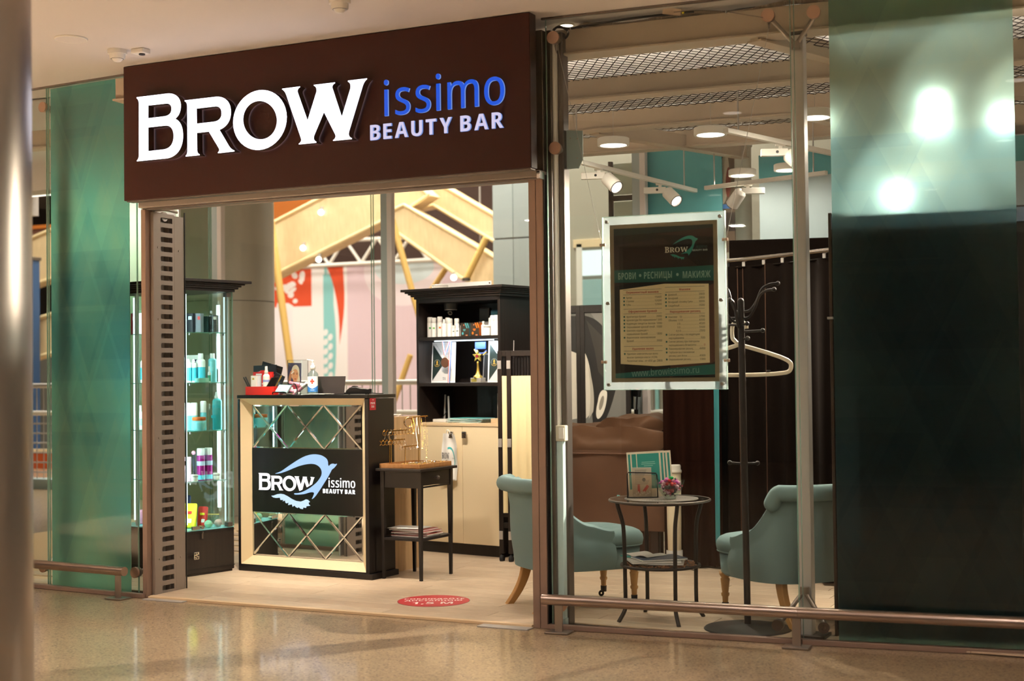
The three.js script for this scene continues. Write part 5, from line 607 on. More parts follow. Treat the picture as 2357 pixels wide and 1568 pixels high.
// ---------------------------------------------------------------- price board hanging behind the right pane
{
  const c0 = [2.134, 1.722, -0.05], ry = R(4);
  const m = thing('price_board', 'acrylic framed dark price list hanging on wires behind the right glass', 'sign board', c0, ry);
  const pm = tex(1024, 1448, (g, w, h) => {
    g.fillStyle = '#231713'; g.fillRect(0, 0, w, h);
    const tri = (c, p) => { g.fillStyle = c; g.beginPath(); p.forEach(([x, y], i) => (i ? g.lineTo(x, y) : g.moveTo(x, y))); g.fill(); };
    tri('#2c3a36', [[0, 0], [w, 0], [w, 40], [0, 70]]); tri('#4a2c25', [[420, 70], [w, 30], [w, 120]]); tri('#3a2620', [[0, 160], [520, 110], [900, 420], [0, 560]]); tri('#5a3427', [[640, 700], [w, 560], [w, 1300], [560, 1448]]);
    g.fillStyle = '#1f5a52'; tri('#1f5a52', [[0, 402], [w, 388], [w, 534], [0, 524]]);
    g.fillStyle = '#8fa39a'; g.font = 'bold 92px sans-serif'; g.textAlign = 'left'; g.textBaseline = 'middle';
    const tx = (s, x, y, mw) => { g.save(); g.translate(x, y); const k = mw / g.measureText(s).width; g.scale(k, 1); g.fillText(s, 0, 0); g.restore(); };
    tx('БРОВИ', 36, 462, 196); tx('•', 255, 462, 34); tx('РЕСНИЦЫ', 306, 462, 300); tx('•', 640, 466, 34); tx('МАКИЯЖ', 705, 470, 288);
    // logo
    g.strokeStyle = '#2f8f86'; g.fillStyle = '#2f8f86'; g.beginPath(); g.moveTo(610, 178); g.bezierCurveTo(700, 110, 800, 70, 842, 120); g.lineTo(872, 132); g.lineTo(842, 160); g.bezierCurveTo(820, 230, 800, 262, 770, 290); g.bezierCurveTo(776, 262, 760, 262, 690, 272); g.bezierCurveTo(780, 240, 830, 190, 808, 140); g.bezierCurveTo(770, 110, 690, 150, 610, 178); g.fill();
    g.beginPath(); g.moveTo(585, 272); g.bezierCurveTo(660, 258, 660, 308, 730, 300); for (let k = 0; k < 7; k++) { g.lineTo(722 - k * 18, 324 - k * 5 + (k % 2) * 10); g.lineTo(710 - k * 18, 312 - k * 5); } g.fill();
    g.fillStyle = '#e8dccb'; g.font = 'bold 78px serif'; tx('B', 528, 226, 50); g.font = 'bold 66px serif'; tx('ROW', 578, 228, 190); g.font = '44px sans-serif'; g.fillStyle = '#4f6f6c'; tx('issimo', 846, 206, 118); g.font = 'bold 24px sans-serif'; g.fillStyle = '#c5c9c4'; tx('BEAUTY BAR', 812, 240, 154);
    // price card
    tri('#f4dab2', [[56, 592], [520, 548], [972, 562], [972, 1308], [420, 1336], [56, 1310]]);
    const head = (s, x0, x1, y) => { g.fillStyle = '#38555a'; g.fillRect(x0, y - 26, x1 - x0, 3); g.fillRect(x0, y + 20, x1 - x0, 3); g.fillStyle = '#a8323a'; g.font = 'bold 28px sans-serif'; g.textAlign = 'center'; g.fillText(s, (x0 + x1) / 2, y); };
    const row = (s, p, x0, x1, y, bl = true, red) => { g.textAlign = 'left'; if (bl) { g.fillStyle = '#2f6a66'; g.fillRect(x0, y - 8, 16, 16); } g.fillStyle = '#2b2320'; g.font = '25px sans-serif'; g.save(); g.translate(x0 + 30, y); g.scale(0.86, 1); g.fillText(s, 0, 0); const wd = g.measureText(s).width * 0.86; g.restore(); if (p) { g.font = '27px sans-serif'; g.textAlign = 'right'; const pw = g.measureText(p).width; g.fillStyle = '#5b5046'; for (let x = x0 + 34 + wd; x < x1 - pw - 4; x += 7) g.fillRect(x, y + 7, 3, 2); g.fillStyle = red ? '#b5303a' : '#2b2320'; g.fillText(p, x1, y); } };
    const A = 92, B = 492, C = 528, D = 930;
    head('Перманентный макияж', A, B, 622); row('Брови', '15000', A, B, 672); row('Стрелки', '10000', A, B, 706); row('Губы', '12000', A, B, 740);
    head('Оформление бровей', A, B, 806); [['Архитектура бровей', '2000'], ['Архитектура без окрашивания', '1300'], ['Коррекция пинцетом /воском', '1000'], ['Окрашивание краской /хной', '1000'], ['Комплекс коррекция +', ''], ['окрашивание бровей', '1800'], ['Кератиновое ламинирование', ''], ['бровей', '3900']].forEach(([s, p], k) => row(s, p, A, B, 856 + k * 33.5, k !== 5 && k !== 7));
    head('Удаление волос', A, B, 1166); [['Удаление нежелательных волос', ''], ['воском премиум-класса LYCON:', ''], ['Различные зоны', 'от 450 до 2800']].forEach(([s, p], k) => row(s, p, A, B, 1214 + k * 34, k === 0));
    head('Макияж', C, D, 608); [['Дневной', '2000'], ['Вечерний', '2800'], ['Вечерний «Smokey Eyes»', '3000'], ['Свадебный', '3500']].forEach(([s, p], k) => row(s, p, C, D, 656 + k * 35));
    head('Наращивание ресниц', C, D, 818); [['Классика    1D', '3700'], ['Объемы: 1,5 D', '4300'], ['                2 D', '4500'], ['                3 D', '5500'], ['              0,5 D', '2500'], ['Снятие ресниц с последующим', ''], ['наращиванием', '500'], ['Снятие ресниц при повторном', ''], ['наращивании в Browissimo', '0'], ['Ламинирование ресниц', '4400'], ['Глубокое восстановление', ''], ['ресниц Lash Botox', '4900'], ['Окрашивание ресниц', '1000']].forEach(([s, p], k) => row(s, p, C, D, 868 + k * 33.8, [0, 5, 7, 9, 10, 12].includes(k), p === '0'));
    tri('#205f5a', [[40, 1400], [w, 1322], [w, 1420], [0, 1448], [0, 1402]]);
    g.save(); g.translate(170, 1418); g.rotate(-0.045); g.fillStyle = '#7d9a94'; g.font = '86px sans-serif'; g.textAlign = 'left'; const k = 700 / g.measureText('www.browissimo.ru').width; g.scale(k, 1); g.fillText('www.browissimo.ru', 0, -14); g.restore();
  });
  part(m, 'acrylic_sheet', new THREE.BoxGeometry(0.66, 0.912, 0.004), mats.acrylic, [0, 0, 0.008]); part(m, 'acrylic_sheet', new THREE.BoxGeometry(0.66, 0.912, 0.004), phy({ color: '#eceff1', transmission: 0.92, roughness: 0.42, thickness: 0 }), [0, 0, -0.008]);
  part(m, 'sheet_edge', M(boxAt(-0.331, 0.331, -0.458, -0.455, -0.01, 0.01, 0), boxAt(0.329, 0.332, -0.458, 0.458, -0.01, 0.01, 0), boxAt(-0.332, -0.329, -0.458, 0.458, -0.01, 0.01, 0), boxAt(-0.331, 0.331, 0.455, 0.458, -0.01, 0.01, 0)), phy({ color: '#dcefe9', transmission: 0.5, roughness: 0.4, thickness: 0 }));
  part(m, 'border', M(boxAt(-0.29, 0.29, 0.392, 0.413, -0.003, 0.003, 0), boxAt(-0.29, 0.29, -0.417, -0.396, -0.003, 0.003, 0), boxAt(-0.29, -0.268, -0.396, 0.392, -0.003, 0.003, 0), boxAt(0.268, 0.29, -0.396, 0.392, -0.003, 0.003, 0)), std('#8f7a60', 0.5));
  const wm = std('#ffffff', 0.5, 0, { map: pm }), bk = std('#2a1b16', 0.6); part(m, 'print', new THREE.BoxGeometry(0.536, 0.788, 0.004), [bk, bk, bk, bk, wm, bk], [0, -0.002, 0]);
  for (const x of [-0.305, 0.305]) for (const y of [-0.43, 0, 0.43]) part(m, 'screw', M(at(cyl(0.01, 0.006, 0.008, 18), x, y, 0.013, Math.PI / 2), at(cyl(0.008, 0.02, 0.008, 12), x, y, 0, Math.PI / 2)), mats.steel);
  for (const x of [-0.33, 0.33]) for (const y of [-0.31, 0.31]) part(m, 'wire_clamp', at(cyl(0.008, 0.03, 0.008, 14), x, y, 0.002, 0, 0, Math.PI / 2), mats.copper);
  const wp = (x, y) => [c0[0] + x * Math.cos(ry), c0[1] + y, c0[2] - x * Math.sin(ry)];
  for (const [k, a, x] of [[0, fp('R1', 0.17, 3.1, 0.03), -0.335], [1, fp('R1', 1.31, 3.1, 0.03), 0.335]]) { const w = thing('hanging_wire', ['thin steel wire from the left fixing to the price board', 'thin steel wire from the forked fixing to the price board'][k], 'wire'); part(w, 'wire', rod(a, wp(x, 0.31), 0.0014, 6), mats.alu); part(w, 'wire_tail', tube([wp(x, 0.31), wp(x * 1.01, 0.0), wp(x, -0.31), wp(x * 0.96, -0.36)], 0.0012, 0, 6), mats.alu); part(w, 'hook', at(cyl(0.006, 0.03, 0.006, 10), ...a), mats.steel); }
}
// white cable duct with switch box beside the door
{
  const d = thing('cable_duct', 'pale aqua upright cable duct beside the right door jamb', 'cable duct', [1.54, 0, -0.018]); part(d, 'duct', boxAt(-0.018, 0.03, 0.012, 1.0, -0.02, 0.02, 0.003), std('#c3dcdc', 0.5)); part(d, 'foot', boxAt(-0.022, 0.034, 0.012, 0.05, -0.022, 0.022, 0.003), mats.bluegrey);
  const s = thing('wall_switch', 'cream surface mounted switch box on top of the pale cable duct', 'switch', [1.55, 1.035, -0.012]); part(s, 'box', box(0.075, 0.085, 0.045, 0.006), std('#e4dcc8', 0.45)); part(s, 'rocker', box(0.03, 0.06, 0.008, 0.002), mats.white, [0.018, 0, 0.025]);
}
// ---------------------------------------------------------------- coat rack and hanger
{
  const c = thing('coat_rack', 'black metal coat stand with curved hooks and a round base behind the right glass', 'coat rack', [2.49, 0.012, -0.275]);
  part(c, 'base', lathe([[0, 0], [0.226, 0], [0.228, 0.004], [0.222, 0.01], [0.1, 0.022], [0.03, 0.03], [0, 0.03]], 56), std('#4a4744', 0.35, 0.5)); part(c, 'pole', M(rod([0, 0.02, 0], [-0.012, 1.71, 0], 0.0175, 20), at(new THREE.SphereGeometry(0.0175, 18, 12), -0.012, 1.71, 0)), mats.iron); part(c, 'collar', rod([-0.006, 0.85, 0], [-0.0065, 0.87, 0], 0.02, 20), mats.iron);
  const dir = (a) => [Math.cos(a), Math.sin(a)];
  const hook = (a, y, k = 1) => { const [x, z] = dir(a); const P = (r, h) => [-0.012 + x * r * k, y + h, z * r * k]; part(c, 'hook', M(tube([P(0, 0), P(0.045, 0.006), P(0.08, 0.05), P(0.11, 0.115), P(0.15, 0.14), P(0.19, 0.144)], 0.007, 40), at(new THREE.SphereGeometry(0.012, 14, 10), ...P(0.192, 0.144))), mats.iron); };
  hook(-0.25, 1.655); hook(0.18, 1.62); hook(2.5, 1.6); hook(3.6, 1.655, 0.8); hook(1.9, 1.57, 0.5);
  const peg = (a, y, l) => { const [x, z] = dir(a); part(c, 'peg', M(rod([-0.01, y, 0], [-0.01 + x * l, y + 0.005, z * l], 0.006), at(new THREE.SphereGeometry(0.012, 14, 10), -0.01 + x * l, y + 0.005, z * l)), mats.iron); };
  peg(-0.2, 1.55, 0.11); peg(0.9, 1.585, 0.08); peg(0.6, 1.51, 0.05); peg(2.7, 1.62, 0.12); peg(3.3, 1.585, 0.12); peg(0.0, 0.86, 0.075); peg(Math.PI, 0.86, 0.075);
  const h = thing('clothes_hanger', 'cream plastic hanger with dark pads hanging on the black coat stand', 'hanger', [2.455, 1.345, -0.315], 0.42);
  const shp = smooth([[-0.235, 0.0], [0.235, 0.0], [0.262, 0.012], [0.268, 0.045], [0.245, 0.068], [0.03, 0.142], [0.0, 0.15], [-0.03, 0.142], [-0.245, 0.068], [-0.268, 0.045], [-0.262, 0.012]], 5);
  part(h, 'frame', tube(shp.map(([x, y]) => [x, y, 0]), 0.011, 160, 10, true), std('#e3d6bd', 0.4)); part(h, 'hook', tube([[0, 0.148, 0], [-0.022, 0.17, 0], [-0.036, 0.19, 0], [-0.036, 0.245, 0], [-0.02, 0.268, 0], [0.01, 0.272, 0], [0.035, 0.256, 0], [0.038, 0.235, 0]], 0.0105, 60), std('#e3d6bd', 0.4)); for (const x of [-0.15, 0.15]) part(h, 'pad', at(box(0.02, 0.006, 0.018, 0.002), x, 0.012, 0), mats.black);
}
// ---------------------------------------------------------------- armchairs
function armchair(label, pos, ry) {
  const c = thing('armchair', label, 'armchair', pos, ry, 'teal velvet armchairs');
  // local axes: the chair faces +z; width along x
  const N = 72, Mh = 26, yb = 0.235, wrap = (t, off) => { const a = t * 2.02, sx = Math.sin(a), cz = Math.cos(a); const e = (v, p) => Math.sign(v) * Math.abs(v) ** p; return [e(sx, 0.72) * (0.30 + off), -e(cz, 0.72) * (0.29 + off) - 0.02]; };
  const topAt = (t) => { const k = Math.abs(t); return k < 0.45 ? 0.715 : 0.715 - 0.275 * (1 - (1 - Math.min(1, (k - 0.45) / 0.55)) ** 2.3); };
  const v = [], uv = [], idx = [], put = (p, a, b) => { v.push(...p); uv.push(a, b); return v.length / 3 - 1; };
  const grid = (fn, flip) => { const b0 = v.length / 3; for (let j = 0; j <= Mh; j++) for (let i = 0; i <= N; i++) put(fn(i / N * 2 - 1, j / Mh), i / N * 1.5, j / Mh * 0.6); for (let j = 0; j < Mh; j++) for (let i = 0; i < N; i++) { const a = b0 + j * (N + 1) + i, q = [a, a + 1, a + N + 2, a, a + N + 2, a + N + 1]; idx.push(...(flip ? q.reverse() : q)); } };
  const lean = (y) => 0.05 * Math.max(0, (y - 0.3) / 0.45) ** 1.5;
  const P = (t, s, off) => { const y = yb + (topAt(t) - yb) * s, [x, z] = wrap(t, off + 0.015 * Math.sin(Math.min(1, s * 1.4) * Math.PI)); return [x * (1 + lean(y) * 0.9), y, z - lean(y) * 1.25 * Math.max(0, Math.cos(t * 2.0))]; };
  grid((t, s) => P(t, s, 0), true); grid((t, s) => P(t, s, -0.075), false); // outer, inner
  { const b0 = v.length / 3; for (let i = 0; i <= N; i++) { const t = i / N * 2 - 1; put(P(t, 1, 0), 0, 0); const m = P(t, 1, -0.037); put([m[0], m[1] + 0.022, m[2]], 0, 0.03); put(P(t, 1, -0.075), 0, 0.06); } for (let i = 0; i < N; i++) for (let k = 0; k < 2; k++) { const a = b0 + i * 3 + k; idx.push(a, a + 3, a + 4, a, a + 4, a + 1); } }
  for (const t of [-1, 1]) { const b0 = v.length / 3; for (let j = 0; j <= Mh; j++) { put(P(t, j / Mh, 0), 0, j * 0.02); const m = P(t * 1.03, j / Mh, -0.037); put(m, 0.03, j * 0.02); put(P(t, j / Mh, -0.075), 0.06, j * 0.02); } for (let j = 0; j < Mh; j++) for (let k = 0; k < 2; k++) { const a = b0 + j * 3 + k; idx.push(a, a + 3, a + 4, a, a + 4, a + 1); } }
  const g = new THREE.BufferGeometry(); g.setAttribute('position', new THREE.Float32BufferAttribute(v, 3)); g.setAttribute('uv', new THREE.Float32BufferAttribute(uv, 2)); g.setIndex(idx); g.computeVertexNormals();
  const dsTeal = mats.tealDS ??= std('#708a8a', 0.92, 0, { bumpMap: weave, bumpScale: 0.0004, side: THREE.DoubleSide });
  part(c, 'backrest', g, dsTeal);
  const roll = []; for (let i = 0; i <= 30; i++) { const t = (i / 30 * 2 - 1) * 0.5, p = P(t, 1, 0.0); roll.push([p[0] * 1.02, p[1] - 0.005, p[2] - 0.012]); }
  part(c, 'back_roll', M(tube(roll, 0.043, 90, 16), at(new THREE.SphereGeometry(0.043, 18, 14), ...roll[0]), at(new THREE.SphereGeometry(0.043, 18, 14), ...roll[30])), mats.teal);
  const pip = (off) => { const q = []; for (let i = 0; i <= 40; i++) { const t = 0.5 + i / 40 * 0.5; q.push(P(t, 1, off)); } return q; };
  for (const s of [-1, 1]) part(c, 'piping', tube(pip(-0.006).map(([x, y, z]) => [x * s, y + 0.004, z]), 0.0055, 90, 8), mats.teal);
  // seat: apron and tufted cushion
  const sup = (a, rx, rz) => { const e = (q) => Math.sign(q) * Math.abs(q) ** 0.62; return [e(Math.cos(a)) * rx, e(Math.sin(a)) * rz]; };
  const ring = (rx, rz, y, cz, n = 64) => Array.from({ length: n }, (_, i) => { const [x, z] = sup(i / n * Math.PI * 2, rx, rz); return [x, y, z + cz]; });
  const loft = (rings, capTop, capBot) => { const vv = [], ii = [], n = rings[0].length; rings.forEach((r) => r.forEach((p) => vv.push(...p))); for (let k = 0; k + 1 < rings.length; k++) for (let i = 0; i < n; i++) { const a = k * n + i, b = k * n + (i + 1) % n; ii.push(a, a + n, b + n, a, b + n, b); } for (const [on, k, up] of [[capTop, rings.length - 1, true], [capBot, 0, false]]) if (on) { const cc = vv.length / 3, r = rings[k]; vv.push(0, r[0][1], r.reduce((s, p) => s + p[2], 0) / n); for (let i = 0; i < n; i++) { const a = k * n + i, b = k * n + (i + 1) % n; ii.push(...(up ? [a, cc, b] : [a, b, cc])); } } const gg = new THREE.BufferGeometry(); gg.setAttribute('position', new THREE.Float32BufferAttribute(vv, 3)); gg.setAttribute('uv', new THREE.Float32BufferAttribute(vv.flatMap((_, i) => (i % 3 === 0 ? [vv[i], vv[i + 2]] : [])), 2)); gg.setIndex(ii); gg.computeVertexNormals(); return gg; };
  part(c, 'seat_base', loft([ring(0.255, 0.285, 0.225, 0.07), ring(0.268, 0.3, 0.24, 0.07), ring(0.275, 0.31, 0.36, 0.07)], true, true), mats.teal);
  const cr = []; for (const [s, y] of [[0.99, 0.352], [1.03, 0.362], [1.045, 0.385], [1.03, 0.41], [0.98, 0.43], [0.9, 0.442], [0.78, 0.449], [0.62, 0.453], [0.46, 0.455], [0.3, 0.456], [0.14, 0.457], [0.02, 0.457]]) cr.push(ring(0.275 * s, 0.31 * s, y, 0.075, 96));
  const tufts = [[0, 0.22], [-0.13, 0.16], [0.13, 0.16], [0, 0.08], [-0.13, 0.02], [0.13, 0.02]];
  for (const r of cr) for (const p of r) if (p[1] > 0.42) for (const [x, z] of tufts) { const d = Math.hypot(p[0] - x, p[2] - z); p[1] -= 0.026 * Math.exp(-((d / 0.04) ** 2)); }
  part(c, 'seat_cushion', loft(cr, true, false), mats.teal); part(c, 'piping', tube(ring(0.281, 0.316, 0.356, 0.073, 40), 0.005, 160, 8, true), mats.teal);
  for (const [x, z] of tufts) part(c, 'tuft_button', at(new THREE.SphereGeometry(0.011, 14, 10), x, 0.432, z), mats.teal);
  for (const s of [-1, 1]) {
    const fl = part(c, 'leg', lathe([[0, 0.045], [0.014, 0.045], [0.017, 0.1], [0.022, 0.105], [0.023, 0.118], [0.018, 0.122], [0.025, 0.19], [0.026, 0.2], [0.02, 0.205], [0.031, 0.222], [0.034, 0.24], [0, 0.24]].map(([r, y]) => [r, y * 0.98]), 22), mats.legWood, [s * 0.2, 0.0, 0.3]);
    part(fl, 'castor', M(at(lathe([[0, 0.03], [0.017, 0.03], [0.019, 0.065], [0, 0.066]], 16), 0, 0, 0), at(new THREE.TorusGeometry(0.012, 0.007, 8, 18), 0.004, 0.02, -0.014, 0, Math.PI / 2)), mats.iron);
    const sab = [], sb2 = []; for (let k = 0; k <= 10; k++) { const q = k / 10; sab.push([0.2 + 0.115 * q ** 2 - 0.026 + 0.008 * q, 0.26 - 0.26 * q]); sb2.unshift([0.2 + 0.115 * q ** 2 + 0.026 - 0.008 * q, 0.26 - 0.26 * q]); } part(c, 'leg', at(extr(shapeOf([...sab, ...sb2]), 0.03, 0.004), s * 0.2 - 0.015, 0.0, 0, 0, Math.PI / 2, 0), mats.legWood);
  }
  return c;
}
armchair('teal velvet armchair with its back beside the right door jamb', [1.33, 0.012, -0.64], Math.PI - 0.72);
armchair('teal velvet armchair partly behind the pale post and the dark board', [2.6, 0.012, -0.66], Math.PI + 0.93);
// ---------------------------------------------------------------- round glass table and what stands on it
{
  const tp = [1.975, 0.012, -0.372]; const Tb = (x, z, y) => [tp[0] + x, y + 0.012, tp[2] + z]; const vr = R(26);
  const t = thing('round_table', 'round glass topped black iron table between the two teal armchairs', 'table', tp, vr);
  part(t, 'glass_top', at(cyl(0.272, 0.008, 0.272, 64), 0, 0.652, 0), phy({ color: '#cfd8d4', transmission: 1, roughness: 0.02, thickness: 0, ior: 1.5 })); part(t, 'rim', at(new THREE.TorusGeometry(0.272, 0.0065, 10, 80), 0, 0.65, 0, Math.PI / 2), mats.steelDark); part(t, 'top_ring', at(new THREE.TorusGeometry(0.225, 0.006, 8, 60), 0, 0.64, 0, Math.PI / 2), mats.iron);
  const dots = tex(256, 256, (g, w, h) => { g.fillStyle = '#d8d2ca'; g.fillRect(0, 0, w, h); g.fillStyle = '#55504b'; for (let r = 12; r < 128; r += 9) for (let a = 0; a < r * 0.6; a++) { const q = a / (r * 0.6) * 6.283; g.beginPath(); g.arc(128 + Math.cos(q) * r, 128 + Math.sin(q) * r, 1.7, 0, 7); g.fill(); } });
  { const d = cyl(0.2, 0.002, 0.2, 56), p = d.attributes.position, uv = d.attributes.uv; for (let i = 0; i < p.count; i++) uv.setXY(i, 0.5 + p.getX(i) / 0.4, 0.5 + p.getZ(i) / 0.4); part(t, 'printed_disc', d, std('#8f8a84', 0.5, 0, { map: dots }), [0.01, 0.6572, 0]); }
  for (let k = 0; k < 4; k++) { const a = R(-26) + [0.17, 1.39 + 0.35, 3.27, 4.9][k] ; const x = Math.cos(a), z = Math.sin(a); part(t, 'leg', (() => { const pts = [[0.25, 0.645], [0.238, 0.6], [0.222, 0.55], [0.214, 0.5], [0.21, 0.4], [0.208, 0.25], [0.208, 0.1], [0.214, 0.06], [0.25, 0.002]].map(([r, y]) => [x * r, y, z * r]); return tube(pts, 0.011, 40, 8); })(), mats.iron); }
  part(t, 'shelf_rim', at(new THREE.TorusGeometry(0.212, 0.008, 8, 72), 0, 0.298, 0, Math.PI / 2), mats.iron); part(t, 'shelf', at(cyl(0.21, 0.006, 0.21, 56), 0, 0.292, 0), mats.iron);
  seed = 91; const pot = []; for (let k = 0; k < 420; k++) { const a = rr(0, 6.283), r = Math.sqrt(rnd()) * 0.195; pot.push(at(box(rr(0.008, 0.02), 0.003, rr(0.004, 0.009), 0), Math.cos(a) * r, 0.3 + rr(0, 0.008), Math.sin(a) * r, rr(-0.5, 0.5), rr(0, 6), rr(-0.5, 0.5))); }
  const pp = new THREE.Mesh(M(pot), std('#7a5233', 0.8)); pp.name = 'potpourri'; pp.position.set(...tp); scene.add(pp); tag(pp, 'brown wood chips spread on the lower shelf of the round table', 'potpourri', null, 'stuff');
  const mg = thing('magazine', 'open edged magazine in the small pile on the round table lower shelf', 'magazine', Tb(0.0, 0.02, 0.31), 0.3, 'magazines on the round table shelf'); part(mg, 'pages', box(0.27, 0.007, 0.2, 0.001), mats.paper, [0, 0.004, 0]); part(mg, 'cover', box(0.272, 0.0015, 0.202, 0), std('#b9b2a8', 0.4), [0, 0.008, 0]);
  copyOf(mg, 'magazine', null, Tb(-0.03, 0.03, 0.3195), 0.55);
  { const u = thing('magazine', 'dark blue magazine lying askew on top of the round table pile', 'magazine', Tb(-0.01, 0.0, 0.331), 0.75); part(u, 'pages', box(0.26, 0.006, 0.19, 0.001), mats.paper, [0, 0.003, 0]); part(u, 'cover', box(0.262, 0.0015, 0.192, 0), std('#33465e', 0.3), [0, 0.0068, 0]); const w = thing('magazine', 'crumpled glossy magazine at the left back of the round table pile', 'magazine', Tb(-0.11, -0.04, 0.331), -0.4); const g = new THREE.PlaneGeometry(0.2, 0.16, 16, 10), p = g.attributes.position; for (let i = 0; i < p.count; i++) p.setZ(i, Math.abs(Math.sin(p.getX(i) * 26)) * 0.014); g.rotateX(-Math.PI / 2); g.computeVertexNormals(); part(w, 'pages', g, std('#c6beb4', 0.5, 0, { side: THREE.DoubleSide }), [0, 0.004, 0]); part(w, 'spine', box(0.2, 0.006, 0.01, 0.001), mats.tealBook, [0, 0.004, 0.08]); }
  // brochure holder, books
  const bf = tex(256, 300, (g, w, h) => { g.fillStyle = '#f0e4cc'; g.fillRect(0, 0, w, h); g.fillStyle = '#2c978c'; g.fillRect(10, 14, 14, h - 70); g.fillRect(34, 14, 30, h - 70); g.fillRect(70, 14, 150, h - 70); g.fillRect(232, 14, 14, h - 70); g.fillStyle = '#9fd4c8'; for (const [y, l] of [[68, 90], [80, 96], [92, 60]]) g.fillRect(145 - l / 2, y, l, 4); });
  for (const [k, x, z, ry, tilt] of [[0, -0.085, -0.03, vr - 0.05, -0.1], [1, -0.055, -0.055, vr - 0.02, -0.12]]) { const b = thing('brochure', ['large teal brochure with cream stripes standing on the round table, the front one', 'large teal brochure behind the front one, its right edge showing'][k], 'brochure', Tb(x, z, 0.66), ry); part(b, 'cover', new THREE.BoxGeometry(0.205, 0.25, 0.004), [mats.paper, mats.paper, mats.paper, mats.paper, std('#ffffff', 0.5, 0, { map: bf }), mats.tealBook], [0, 0.124, 0], [tilt, 0, 0.05]); part(b, 'pages', box(0.2, 0.246, 0.006, 0), mats.paper, [0.001, 0.124, -0.005], [tilt, 0, 0.05]); }
  const ff = tex(160, 220, (g, w, h) => { g.fillStyle = '#cfc3b0'; g.fillRect(0, 0, w, h); g.fillStyle = '#6f655a'; for (let y = 14; y < 120; y += 8) g.fillRect(22, y, 60 + (y * 37) % 60, 2.5); g.fillStyle = '#3d3b36'; g.beginPath(); g.arc(96, 88, 14, 0, 7); g.fill(); g.fillStyle = '#c9453c'; g.fillRect(42, 122, 20, 62); g.save(); g.translate(118, 146); g.rotate(0.7); g.fillRect(-11, -18, 22, 60); g.restore(); g.fillStyle = '#efe6da'; for (let k = 0; k < 9; k++) { g.save(); g.translate(15 + k * 16, 200 - (k % 3) * 9); g.rotate(k); g.fillRect(-9, -4, 18, 9); g.restore(); } });
  const fl = thing('flyer', 'small flyer with red print in front of the teal brochures', 'flyer', Tb(-0.1, 0.0, 0.66), vr); part(fl, 'sheet', new THREE.BoxGeometry(0.105, 0.16, 0.002), [mats.paper, mats.paper, mats.paper, mats.paper, std('#ffffff', 0.5, 0, { map: ff }), mats.paper], [0, 0.08, 0], [-0.08, 0, 0.01]); part(fl, 'fold', box(0.105, 0.002, 0.003, 0), mats.paper, [0, 0.161, -0.013]);
  const wh = thing('brochure_holder', 'black wire and smoked brochure holder on the round table', 'holder', Tb(-0.085, 0.025, 0.66), vr); const wire = [[-0.085, 0.0, 0], [-0.085, 0.12, -0.004], [-0.08, 0.134, -0.005], [-0.07, 0.138, -0.005], [0.06, 0.133, -0.005], [0.072, 0.128, -0.004], [0.077, 0.115, -0.004], [0.08, 0.0, 0]]; part(wh, 'wire_frame', M(tube(wire, 0.0035, 80, 8), tube(wire.map(([x, y, z]) => [x + 0.01, y * 0.8, z - 0.085]), 0.003, 80, 8), rod([-0.085, 0.003, 0], [-0.075, 0.003, -0.085], 0.003), rod([0.08, 0.003, 0], [0.09, 0.003, -0.085], 0.003), rod([-0.085, 0.003, 0], [0.08, 0.003, 0], 0.003)), mats.iron); part(wh, 'smoked_sheet', new THREE.BoxGeometry(0.15, 0.118, 0.0015), phy({ color: '#e9e4de', transmission: 1, roughness: 0.05, thickness: 0 }), [-0.002, 0.066, -0.003]);
  // bowl of sweets
  const bw = thing('glass_bowl', 'small cut glass bowl with wavy rim full of sweets on the round table', 'bowl', Tb(0.075, 0.035, 0.66), 0);
  { const prof = [[0.0, 0.012], [0.028, 0.012], [0.034, 0.018], [0.058, 0.05], [0.068, 0.08], [0.073, 0.095], [0.076, 0.095], [0.072, 0.08], [0.062, 0.048], [0.038, 0.014], [0.032, 0.008], [0.03, 0.0], [0.0, 0.0]]; const g = lathe(prof, 64), p = g.attributes.position; for (let i = 0; i < p.count; i++) { const y = p.getY(i), a = Math.atan2(p.getX(i), p.getZ(i)); if (y > 0.06) p.setY(i, y + (y - 0.06) / 0.035 * 0.011 * Math.cos(a * 4)); } g.computeVertexNormals(); part(bw, 'bowl', g, phy({ color: '#f2f7f4', transmission: 1, roughness: 0.03, thickness: 0, ior: 1.5 })); part(bw, 'foot', at(new THREE.TorusGeometry(0.029, 0.003, 8, 40), 0, 0.003, 0, Math.PI / 2), mats.acrylic); }
  seed = 33; const cm = [std('#b5202c', 0.25, 0.2), std('#6d2030', 0.3, 0.2), std('#b24a94', 0.3, 0.2), std('#3a2320', 0.4, 0.2), std('#d9a0b0', 0.3)];
  const sw = thing('sweet', 'wrapped sweet in the glass bowl on the round table', 'sweet', Tb(0.075, 0.035, 0.68), 0, 'wrapped sweets in the glass bowl'); part(sw, 'wrapper', M(at(new THREE.IcosahedronGeometry(0.011, 1), 0, 0, 0), at(new THREE.ConeGeometry(0.007, 0.012, 7), 0.015, 0, 0, 0, 0, Math.PI / 2), at(new THREE.ConeGeometry(0.007, 0.012, 7), -0.015, 0, 0, 0, 0, -Math.PI / 2)), cm[0]);
  const sp = []; for (let tries = 0; tries < 4000 && sp.length < 46; tries++) { const a = rr(0, 6.28), y = rr(0.03, 0.105), mr = y < 0.06 ? 0.018 + (y - 0.03) * 0.9 : y < 0.09 ? 0.05 : 0.03, r = Math.sqrt(rnd()) * mr, p = [Math.cos(a) * r, y, Math.sin(a) * r]; if (sp.every((q) => Math.hypot(q[0] - p[0], q[1] - p[1], q[2] - p[2]) > 0.0165)) sp.push(p); }
